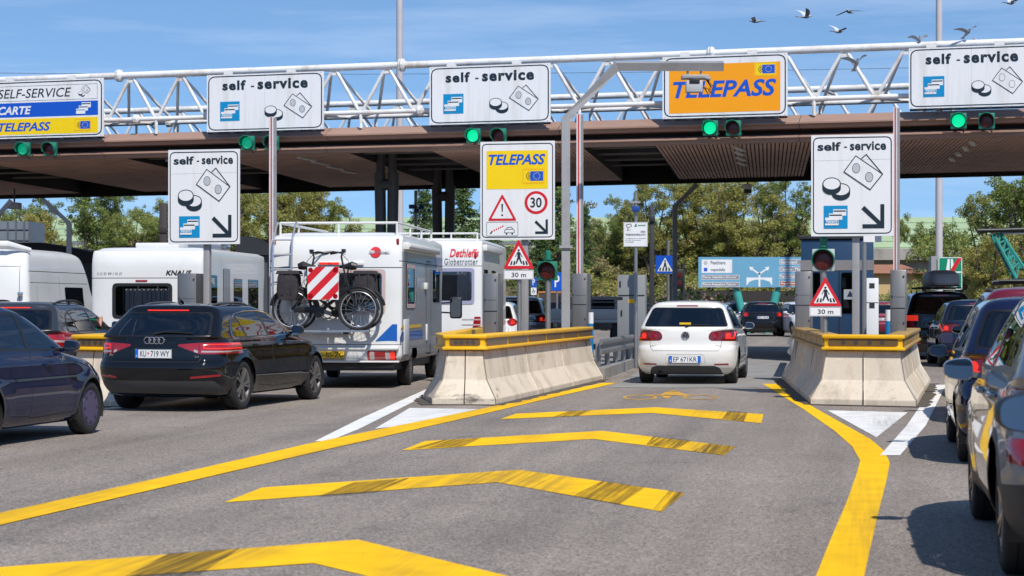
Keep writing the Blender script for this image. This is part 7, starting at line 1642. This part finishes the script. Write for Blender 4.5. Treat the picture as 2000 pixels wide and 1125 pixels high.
def cloud_mesh(name, V, m, V2=None, m2=None):
    n = len(V) // 4; n2 = 0 if V2 is None else len(V2) // 4; A = V if V2 is None else np.concatenate([V, V2])
    me = bpy.data.meshes.new(name); me.vertices.add(len(A)); me.vertices.foreach_set('co', A.astype(np.float32).ravel())
    me.loops.add(len(A)); me.loops.foreach_set('vertex_index', np.arange(len(A), dtype=np.int32)); me.polygons.add(n + n2); me.polygons.foreach_set('loop_start', np.arange(0, len(A), 4, dtype=np.int32)); me.polygons.foreach_set('loop_total', np.full(n + n2, 4, dtype=np.int32))
    me.materials.append(m)
    if m2: me.materials.append(m2); me.polygons.foreach_set('material_index', np.array([0] * n + [1] * n2, dtype=np.int32))
    me.update(calc_edges=True); return me
def tree_meshes(seed, H, kind):
    rg = random.Random(seed); mb = MB(); cl = []
    if kind == 'conifer':
        mb.path([(0, 0, 0), (.05, 0, H * .5), (0, .04, H)], .12, 8, rs=[.22, .14, .03])
        k = int(H * 3.4)
        for i in range(k):
            z = H * (.10 + .88 * i / k); R_ = (1 - (z / H) ** 1.25) * H * .27 + .25
            for j in range(5):
                a = rg.uniform(0, 2 * pi); L_ = R_ * rg.uniform(.65, 1.1); e = Vector((math.cos(a) * L_, math.sin(a) * L_, z - .18 * L_ + rg.uniform(-.2, .2)))
                mb.tube((0, 0, z), e, .03, .008, 5, cap=False)
                for t in (.4, .7, 1.0): cl.append(((e.x * t, e.y * t, z + (e.z - z) * t), .16 + .22 * (1.2 - t) + rg.uniform(0, .1)))
        return mb, leaf_cloud(seed, cl, 230, .062, .5, .5)
    # broadleaf: several leaders, limbs and twigs, clumps along the outer twigs
    lead = {'tall': 3, 'round': 5, 'column': 2}[kind]; spread = {'tall': .22, 'round': .34, 'column': .10}[kind]
    for i in range(lead):
        a = 2 * pi * i / lead + rg.uniform(-.5, .5); s = spread * H * rg.uniform(.4, 1); top = Vector((math.cos(a) * s, math.sin(a) * s, H * rg.uniform(.78, .97)))
        mid = top * .45 + Vector((rg.uniform(-.2, .2), rg.uniform(-.2, .2), 0)); pts = [Vector((0, 0, 0)), mid * .5 + Vector((0, 0, H * .04)), mid, top * .75, top]
        mb.path(pts, .1, 7, rs=[.20 * H / 9, .15 * H / 9, .11 * H / 9, .06 * H / 9, .015])
        for j in range(int(13 * H / 8)):
            t = rg.uniform({'round': .30, 'tall': .26, 'column': .16}[kind], 1.0); k = t * 4; q = pts[min(3, int(k))].lerp(pts[min(3, int(k)) + 1], k - min(3, int(k)))
            b = rg.uniform(0, 2 * pi); L_ = H * rg.uniform(.08, .20) * (1.25 - .7 * t) * (.62 if kind == 'column' else 1); e = q + Vector((math.cos(b) * L_, math.sin(b) * L_, L_ * rg.uniform(-.1, .75)))
            mb.path([q, q.lerp(e, .55) + Vector((0, 0, .06 * L_)), e], .03, 5, rs=[.045, .028, .008])
            for _ in range(4):
                f_ = e + Vector((rg.gauss(0, .30), rg.gauss(0, .30), rg.gauss(.05, .26))) * (H / 9)
                mb.tube(q.lerp(e, .8), f_, .012, .004, 4, cap=False); cl.append((tuple(f_), rg.uniform(.20, .52) * H / 9))
            cl.append((tuple(q.lerp(e, .6)), rg.uniform(.2, .42) * H / 9))
    return mb, leaf_cloud(seed, cl, 520 if kind != 'tall' else 430, .062, .8)
PROTO = {}
for nm, seed, H, kind, lm in (('tallA', 3, 9, 'tall', 0), ('tallB', 8, 9, 'tall', 1), ('roundA', 5, 8, 'round', 0), ('roundB', 12, 8, 'round', 1), ('column', 21, 8, 'column', 0), ('conA', 31, 9, 'conifer', 2), ('conB', 37, 8, 'conifer', 2)):
    mb, V = tree_meshes(seed, H, kind); PROTO[nm] = (mb.mesh('trunk', BARK, ang=60), cloud_mesh('crown', V, LEAF[lm]), H)
TER = lambda x, y: 0 if y < 108 else (4.9 * (lambda t: t * t * (3 - 2 * t))(min(1, (y - 108) / 26))) * (1 if x < 20 else max(0, 1 - (x - 20) / 5))
def tree(nm, px, d, ztop, label, rz=0., wk=1., group='trees behind the toll plaza'):
    tm, cm, H = PROTO[nm]; x = (px - 1000) * d / FPX; z0 = TER(x, d) - .1; k = (ztop - z0) / H
    th = thing('tree', label, 'tree', (x, d, z0), rz, group); th.scale = (k * wk, k * wk, k)
    link('trunk', tm, th); link('crown', cm, th); return th
zt_ = lambda py, d: HC - (py - HY) * d / FPX
TL = [('roundB', 60, 116, 415, 1.0, 'low yellowish tree between the grey container and the bent post'), ('column', 165, 113, 372, 1.3, 'ivy clad tree just right of the bent grey post over the white van'), ('roundA', 275, 113, 412, 1.0, 'low green tree above the middle of the caravan'), ('column', 472, 117, 366, 1.2, 'slim green tree right of the left self-service signboard'), ('roundA', 545, 119, 352, 1.0, 'full green tree just right of the boom above the motorhome'),
      ('roundB', 610, 115, 372, 1.0, 'yellow green tree above the ladder of the motorhome'), ('roundA', 1230, 126, 380, .9, 'olive tree above the video surveillance notice'), ('roundB', 1380, 122, 372, 1.2, 'broad pale olive tree above the white panel of the direction sign'), 
      ('roundA', 15, 118, 395, 1.0, 'loose green tree behind the grey container'), ('column', 92, 121, 372, .9, 'slim tree behind the bent grey post over the white van'), ('tallA', 208, 119, 352, .95, 'tall dark leaning tree above the gap between white van and caravan'), ('roundA', 245, 116, 402, .8, 'bushy tree above the left end of the caravan'),
      ('column', 300, 120, 385, 1.1, 'ivy covered slim tree left of the brown post'), ('tallB', 345, 123, 372, .7, 'yellowish tree hidden behind the left self-service signboard'), ('roundB', 505, 114, 368, 1.15, 'broad yellowing tree above the caravan roof hatch'), ('tallB', 578, 117, 360, .85, 'yellowing tree right of the red and white boom over the motorhome'), ('roundA', 640, 121, 378, .8, 'thin topped tree left of the dark column'), ('roundB', 716, 112, 450, .9, 'low reddish shrubby tree between the dark columns'),
      ('conA', 828, 112, 362, 1.0, 'dark conifer beside the camera mast'), ('conB', 905, 116, 352, 1.2, 'dark conifer left of the yellow and white signboard'), ('conA', 958, 110, 368, 1.0, 'conifer behind the yellow and white signboard'), ('conB', 1092, 111, 352, 1.0, 'tall dark conifer behind the grey arm post'), ('conB', 1050, 106, 440, 1.2, 'low conifer behind the parking signs'), ('conA', 1142, 118, 395, .8, 'slender conifer top right of the arm post'), ('roundA', 1190, 122, 425, .8, 'green bushy tree left of the video surveillance notice'),
      ('roundB', 1275, 121, 352, 1.0, 'yellow green tree above the crossing sign'), ('tallA', 1345, 124, 330, 1.0, 'tall dark stemmed tree behind the bent arm post'), ('tallB', 1410, 127, 326, .9, 'tall tree behind the left half of the blue direction sign'), ('roundB', 1440, 119, 350, 1.2, 'broad olive tree above the arrow of the blue direction sign'), ('roundA', 1535, 123, 345, 1.0, 'green tree left of the right-hand signboard'), ('tallB', 1490, 129, 335, .8, 'loose tree between the two broad ones above the direction sign'),
      ('roundA', 1945, 92, 362, .85, 'large green tree above the motorway sign'), ('roundA', 2005, 88, 325, 1.1, 'largest green tree at the right edge behind the turquoise boom'), ('roundB', 1935, 84, 455, 1.2, 'pale leaved low tree behind the black rollers'), ('roundA', 2060, 96, 340, 1.2, 'green tree cut off by the right edge')]
rg = random.Random(77)
for nm, px, d, py, wk, lb in TL: tree(nm, px, d, zt_(py, d), lb, rg.uniform(0, 6.3), wk)
# terrain
mb = MB(); nx, ny = 90, 30; X_ = [-190 + 4.3 * i for i in range(nx + 1)]; Y_ = [106 + 34 * j / ny for j in range(ny)] + [420]
mb.add([(x, y, TER(x, y) - .02 + (.12 * math.sin(x * .7 + y * .9) * min(1, max(0, (y - 110) / 6)) if TER(x, y) > .3 else 0)) for y in Y_ for x in X_], [(j * (nx + 1) + i, j * (nx + 1) + i + 1, (j + 1) * (nx + 1) + i + 1, (j + 1) * (nx + 1) + i) for j in range(ny) for i in range(nx)])
struct(mb.build('embankment', mat('embankment_soil', (.14, .105, .06), .95, var=.3, vs=.5, fine=.25, fs=6, dirt=(.09, .09, .035))))
# scrub on the slope: a few bush kinds copied
def bush_mesh(seed, w_, h_, n, lm, ls=.08, fl=None):
    r = random.Random(seed); cl = [((r.gauss(0, w_ * .3), r.gauss(0, w_ * .25), abs(r.gauss(h_ * .45, h_ * .28))), r.uniform(.18, .42)) for _ in range(n)]
    V = leaf_cloud(seed, cl, 480, ls * .8, .8)
    if fl: return cloud_mesh('foliage', V, LEAF[lm], leaf_cloud(seed + 1, [(tuple(a * 1.06 for a in c), r_ * .9) for c, r_ in cl], fl, .07, .8), LEAF[5])
    return cloud_mesh('foliage', V, LEAF[lm])
BM = [bush_mesh(41, 2.0, 1.3, 34, 3), bush_mesh(42, 1.6, 1.8, 36, 3), bush_mesh(43, 2.2, 1.0, 32, 0), bush_mesh(44, 1.8, 1.5, 34, 1)]
for i in range(120):
    px = rg.uniform(-20, 1720) if i < 60 else rg.uniform(1120, 1580); d = rg.uniform(110, 133); x = (px - 1000) * d / FPX
    if x > 20: continue
    o = link('shrub', BM[i % 4], None, (x, d, TER(x, d) - .15), rg.uniform(0, 6.3)); k = rg.uniform(.8, 1.5); o.scale = (k * 1.2, k * 1.2, k); tag(o, 'olive brown shrub growing on the embankment slope', 'shrub', 'shrubs on the embankment')
OB = [bush_mesh(51, 1.5, 1.5, 30, 4, fl=70), bush_mesh(52, 1.3, 1.8, 30, 4, fl=45)]
for i, (px, d, k) in enumerate(((1262, 97, 1.0), (1300, 95, 1.2), (1338, 98, 1.25), (1372, 96, 1.25), (1400, 97, 1.3), (1424, 99, 1.05), (1470, 100, .8), (1528, 98, 1.0), (1552, 97, 1.15), (1590, 99, 1.1), (1210, 98, 1.0))):
    o = link('flowering_shrub', OB[i % 2], None, ((px - 1000) * d / FPX, d, -.1), rg.uniform(0, 6)); o.scale = (k,) * 3; tag(o, 'oleander shrub with pink blossom in the bed beyond the car park', 'shrub', 'pink flowering shrubs')
IV = bush_mesh(61, 2.6, 1.6, 60, 0)
for px, d, z, k in ((1760, 120, 5.2, .9), (1835, 118, 4.0, 1.3), (1870, 112, 2.5, 1.6), (1800, 119, 4.6, .7), (1770, 96, .2, 1.2), (1795, 92, .1, 1.2)):
    o = link('climbing_shrub', IV, None, ((px - 1000) * d / FPX, d, z), rg.uniform(0, 6)); o.scale = (k, k * .6, k); tag(o, 'leafy green climber spilling round the bridge beside the tan house', 'shrub', 'climbers at the bridge')
# motorway bridge, crash barriers, noise barrier
NBM = mat('noise_barrier_green', (.42, .55, .34), .55, var=.14, vs=.35, fine=.08, fs=3, dirt=(.34, .44, .27), dsc=.4); BRC = mat('bridge_concrete', (.33, .31, .28), .85, var=.2, vs=.6, dirt=(.2, .18, .16), dsc=.5)
yb_ = 141.
th = thing('noise_barrier', 'long pale green noise barrier along the motorway behind the trees', 'barrier', (0, yb_, 0))
mb = MB()
xs = [-120 + 4 * i for i in range(56)]
for a in xs: mb.b2((a + .04, 0, 4.95), (a + 3.96, .12, 7.6))
mb.build('panel', NBM, th, smooth=False)
mb = MB()
for a in xs:
    for z in (5.4, 5.85, 6.3, 6.75, 7.2): mb.b2((a + .04, -.02, z), (a + 3.96, .005, z + .03))
mb.build('groove', mat('noise_barrier_groove', (.22, .34, .18), .6), th, smooth=False)
for a in xs[::1]: mb = MB(); mb.b2((a - .06, -.06, 4.9), (a + .06, .18, 7.66)); mb.build('post', mat('noise_barrier_post', (.30, .42, .25), .5), th, smooth=False)
mb = MB(); mb.b2((-125, 134.6, 4.35), (110, 200, 4.93)); struct(mb.build('motorway_deck', BRC, smooth=False))
th = thing('bridge_girder', 'concrete bridge girder and piers carrying the motorway over the house', 'bridge', (0, 0, 0)); mb = MB(); mb.b2((20, 135.2, 3.3), (110, 136, 4.34)); mb.build('girder', BRC, th, smooth=False)
mb = MB(); mb.b2((20, 134.4, 4.36), (110, 134.58, 5.15)); mb.build('parapet', BRC, th, smooth=False)
for x in (24, 44, 64): mb = MB(); mb.b2((x, 136.2, 0), (x + 1.2, 140, 4.3)); mb.build('pier', BRC, th, smooth=False)
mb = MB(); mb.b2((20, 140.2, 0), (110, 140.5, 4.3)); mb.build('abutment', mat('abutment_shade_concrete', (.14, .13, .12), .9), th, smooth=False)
th = thing('crash_barrier', 'twin rail steel crash barrier along the motorway below the noise barrier', 'guard rail', (0, 134.9, 4.93)); mb = MB(); mb.b2((-120, 0, .45), (20, .06, .75)); mb.b2((-120, 0, .12), (20, .06, .34)); mb.build('beam', GALV, th, smooth=False)
for i in range(36): mb = MB(); mb.b2((-120 + i * 4, .06, 0), (-119.9 + i * 4, .2, .8)); mb.build('post', GALV, th, smooth=False)
# house under the bridge
dH_ = 112.; kH = dH_ / FPX; th = thing('house', 'tan house with low red tiled roof under the motorway bridge', 'house', (at(1750, dH_).x, dH_, 0)); TAN = mat('tan_render', (.50, .36, .17), .85, var=.06)
mb = MB(); mb.b2((-62 * kH, 0, 0), (50 * kH, 5, zt_(533, dH_))); mb.build('wall', TAN, th, smooth=False)
mb = MB(); a, b = zt_(534, dH_), zt_(515, dH_); mb.add([(-66 * kH, -.5, a), (56 * kH, -.5, a), (30 * kH, 2.6, b), (-40 * kH, 2.6, b), (-66 * kH, 5.4, a), (56 * kH, 5.4, a)], [(0, 1, 2, 3), (3, 2, 5, 4), (1, 5, 2), (0, 3, 4)]); mb.build('roof', mat('roof_tiles', (.33, .15, .09), .85, var=.25, vs=3), th, smooth=False)
mb = MB(); mb.b2((4 * kH, -.03, .9), (22 * kH, -.001, 1.6)); mb.build('window', DGLASS, th, smooth=False)
th = thing('low_wall', 'low wall coloured as dark shade behind the pink shrubs under the blue direction sign', 'wall', (at(1480, 104).x, 104, 0)); mb = MB(); mb.b2((-4.6, 0, 0), (4.6, .3, zt_(568, 104))); mb.build('wall_face', mat('shade_dark_wall', (.035, .03, .028), .9), th, smooth=False)  # shade behind the shrubs is put into the near-black wall colour
# overhead wires
th = thing('overhead_wire', 'thin dark wire strung across the sky behind the canopy', 'wire', (0, 100, 0)); mb = MB()
for z0, z1 in ((13.4, 14.0), (7.6, 8.6)): mb.path([(-40 + 8 * i, 0, z0 + (z1 - z0) * i / 10 - .5 * (1 - ((i - 5) / 5) ** 2)) for i in range(11)], .014, 4)
mb.build('cable', DARK, th)
# unseen ridge added behind the viewpoint and to the sides, to darken reflections
mb = MB(); n = 90; V = []
for i in range(n + 1):
    a = R(-250) + R(320 - 0) * 0 + R(200) + (R(-200) + 0) + R(-20 + 0) if False else R(158) + R(224) * i / n
    x, y = math.cos(a) * 120, math.sin(a) * 105 + 5; h = 13 + 3 * math.sin(i * .9) + 2 * math.sin(i * 2.3 + 1)
    V += [(x, y, -.1), (x * 1.04, y * 1.04, h * .6), (x * 1.15, y * 1.15, h), (x * 1.5, y * 1.5, h * .9)]
mb.add(V, [(4 * i + j, 4 * i + j + 1, 4 * i + j + 5, 4 * i + j + 4) for i in range(n) for j in range(3)])
struct(mb.build('reflection_ridge', mat('reflection_ridge_green', (.045, .06, .022), .95, var=.5, vs=.12, fine=.4, fs=.9)))

# ---------------------------------------------------------------- pigeons
PIG = mat('pigeon_grey', (.34, .35, .38), .7, var=.35, vs=9, fine=.3, fs=30); PIGW = mat('pigeon_pale', (.58, .58, .59), .7, var=.2, vs=9)
def pigeon(label, px, py, d, yaw, wl, wr, sweep=0., pitch=0., wings=True, size=1.):
    """wl / wr: upward angle of the left and right wing"""
    mb = MB(); st = [(-.30, .055, .005), (-.20, .034, .012), (-.13, .038, .032), (-.05, .052, .047), (.03, .054, .049), (.09, .044, .043), (.125, .032, .036), (.15, .030, .032), (.175, .020, .022), (.20, .006, .006)]
    zc = [.0, .0, .0, 0, .0, .012, .03, .04, .036, .03]; n = 12; V = []
    for (x, wy, wz), z in zip(st, zc):
        for j in range(n): t = 2 * pi * j / n; V.append((wy * math.sin(t), x, z + wz * math.cos(t)))
    mb.add(V, [(i * n + j, i * n + (j + 1) % n, (i + 1) * n + (j + 1) % n, (i + 1) * n + j) for i in range(len(st) - 1) for j in range(n)] + [tuple(range(n - 1, -1, -1)), tuple((len(st) - 1) * n + j for j in range(n))])
    th = mb.build('pigeon', PIG, None, P(px, py, d)); th.rotation_euler = (pitch, 0, yaw); th.scale = (size * .86,) * 3; tag(th, label, 'pigeon', 'pigeons round the gantry')
    for s, a0 in ((1, wr), (-1, wl)):
        mb = MB(); sec = [(0.0, .085, -.055, .014), (.11, .095, -.05, .011), (.22, .08, -.06, .008), (.32, .02, -.085, .006), (.42, -.09, -.115, .003)]; V = []
        if not wings: sec = [(0.0, .07, -.04, .012), (.012, .08, -.12, .016), (.014, .04, -.20, .012), (.008, -.08, -.24, .004)]
        for q, (r, f, b, th_) in enumerate(sec):
            ang = a0 * (1 - .35 * q / 4) if wings else -.2; y_off = sweep * r
            cx, cz = .045 + r * math.cos(ang), .03 + r * math.sin(ang)
            for yy, zz in ((f, 0), ((f + b) / 2, th_), (b, 0), ((f + b) / 2, -th_)): V.append((s * cx, yy + y_off, cz + zz))
        k = len(sec); mb.add(V, [(i * 4 + j, i * 4 + (j + 1) % 4, (i + 1) * 4 + (j + 1) % 4, (i + 1) * 4 + j) for i in range(k - 1) for j in range(4)] + [(3, 2, 1, 0), tuple((k - 1) * 4 + j for j in range(4))])
        mb.build('wing', PIGW if s < 0 else PIG, th, fix=True)
    mb = MB(); mb.add([(-.03, -.18, .012), (.03, -.18, .012), (.075, -.34, .0), (-.075, -.34, .0), (-.03, -.18, .0), (.03, -.18, .0), (.075, -.34, -.004), (-.075, -.34, -.004)], [(0, 1, 2, 3), (7, 6, 5, 4), (0, 4, 5, 1), (1, 5, 6, 2), (2, 6, 7, 3), (3, 7, 4, 0)]); mb.build('tail', PIGW, th)
pigeon('pigeon gliding with wings spread flat, leftmost of the flock', 1475, 42, 54, R(70), R(12), R(14), 0)
pigeon('pigeon with both wings raised in a V, second from the left', 1574, 33, 52, R(-75), R(52), R(38), -.2)
pigeon('pigeon with drooping arched wings, highest over the orange sign', 1658, 23, 50, R(150), R(-8), R(-25), .1)
pigeon('pale pigeon banking with one wing high, above the truss', 1638, 62, 52, R(-60), R(48), R(8), 0)
pigeon('pigeon braking in front of the truss struts with wings back', 1673, 124, 46, R(-170), R(60), R(25), .3, R(35), size=.95)
pigeon('pigeon landing on the left corner of the greyish sign', 1796, 80, 45.6, R(175), R(75), R(55), .1, R(45), size=.8)
pigeon('dark pigeon flapping above the greyish sign, fanned tail', 1890, 64, 45.2, R(-160), R(50), R(15), .2, R(25), size=.9)
pigeon('pigeon perched on the top edge of the greyish sign', 1911, 84, 45.5, R(60), 0, 0, 0, R(35), False)
pigeon('pigeon cut off by the top edge in the upper right corner', 1974, 6, 50, R(-60), R(62), R(12), 0)
pigeon('pigeon sitting low between the rear truss struts', 1620, 181, 54.5, R(120), 0, 0, 0, R(20), False)

# ---------------------------------------------------------------- people in the cars
SKIN = mat('skin', (.50, .27, .19), .55, var=.05)
def person(label, loc, rz, arm, shirt, hair):
    """seated figure grown from a joint skeleton; origin at the seat"""
    J = {'pelvis': (0, 0, .10, .14), 'waist': (0, -.04, .28, .125), 'chest': (0, -.06, .46, .14), 'neck': (0, -.05, .60, .055), 'jaw': (0, -.01, .67, .062), 'head': (0, -.02, .76, .088), 'crown': (0, -.03, .835, .06),
         'sl': (-.18, -.06, .53, .065), 'sr': (.18, -.06, .53, .065), 'kl': (-.11, .42, .12, .075), 'kr': (.11, .42, .12, .075), 'fl': (-.11, .55, -.28, .05), 'fr': (.11, .55, -.28, .05)}
    E = [('pelvis', 'waist'), ('waist', 'chest'), ('chest', 'neck'), ('neck', 'jaw'), ('jaw', 'head'), ('head', 'crown'), ('chest', 'sl'), ('chest', 'sr'), ('pelvis', 'kl'), ('pelvis', 'kr'), ('kl', 'fl'), ('kr', 'fr')]
    for s, sd_ in (('l', -1), ('r', 1)):
        el, wr = ((.30 * sd_, .10, .30), (.16 * sd_, .34, .36)) if s == 'l' or not arm else arm
        J['e' + s] = (*el, .046); J['w' + s] = (*wr, .032); d_ = (Vector(wr) - Vector(el)).normalized(); h_ = Vector(wr) + d_ * .07; J['h' + s] = (*h_, .034); E += [('s' + s, 'e' + s), ('e' + s, 'w' + s), ('w' + s, 'h' + s)]
        for i in range(4): f = h_ + d_ * (.055 + .012 * (1.5 - abs(i - 1.5))) + Vector((0, (i - 1.5) * .018, -.02)); J[f'f{s}{i}'] = (*f, .008); E.append(('h' + s, f'f{s}{i}'))
        J['t' + s] = (*(h_ + Vector((0, -.035, .03))), .009); E.append(('h' + s, 't' + s))
    nm = list(J); me = bpy.data.meshes.new('person'); me.from_pydata([J[k][:3] for k in nm], [(nm.index(a), nm.index(b)) for a, b in E], []); me.materials.append(SKIN)
    o = link('person', me, None, loc, rz); sk = o.modifiers.new('skin', 'SKIN'); sk.use_smooth_shade = True; ss = o.modifiers.new('sub', 'SUBSURF'); ss.levels = 1; ss.render_levels = 2
    for i, k in enumerate(nm): r = J[k][3]; me.skin_vertices[0].data[i].radius = (r, r)
    me.skin_vertices[0].data[0].use_root = True
    tag(o, label, 'person')
    mb = MB(); mb.ball((0, -.045, .80), (.098, .108, .10), 16); mb.build('hair', hair, o)
    mb = MB(); mb.path([(0, 0, .06), (0, -.03, .20), (0, -.06, .42), (0, -.06, .55), (0, -.05, .585)], .1, 14, rs=[.19, .18, .19, .14, .07]); mb.path([(-.10, -.06, .52), (-.19, -.06, .52), (-.255, .02, .41)], .07, 10, rs=[.09, .082, .062]); 
    e = Vector(J['er'][:3]); s_ = Vector(J['sr'][:3]); mb.path([(.10, -.06, .52), (.19, -.06, .52), tuple(s_.lerp(e, .62))], .07, 10, rs=[.09, .082, .062]); mb.build('shirt', shirt, o)
    mb = MB()
    for x in (-.034, .034): mb.ball((x, .058, .765), (.014, .012, .009), 8)
    mb.build('eye', INKM, o); mb = MB(); mb.path([(0, .062, .77), (0, .088, .735), (0, .07, .725)], .012, 6, rs=[.008, .014, .008]); mb.build('nose', SKIN, o); mb = MB(); mb.box((0, .060, .695), (.045, .012, .01)); mb.build('mouth', LDRK, o)
    return o
mh = R(6.); mloc = rear_at(112, 29.0, .08, .86, 6.)
person('person in a dark shirt resting a bare arm on the grey estate car window', local(mloc, mh, (.38, 2.25, .58)), -mh, ((.38, .04, .38), (.39, .13, .54)), mat('shirt_dark', (.03, .03, .04), .9), mat('hair_dark', (.02, .015, .012), .6))
ch = R(13.); cloc = rear_at(183, 21.4, corsa['axles'][1], .83, 13.0)
person('person in a pale shirt at the window of the navy hatchback', local(cloc, ch, (.36, 1.72, .50)), -ch, None, mat('shirt_pale', (.40, .38, .36), .9), mat('hair_brown', (.06, .035, .02), .6))
gh = R(10.5)
person('driver silhouette inside the white hatchback', local((3.03, 34.1), gh, (-.36, 1.92, .50)), -gh, None, mat('shirt_blue', (.05, .08, .16), .9), MATS['hair_dark'])
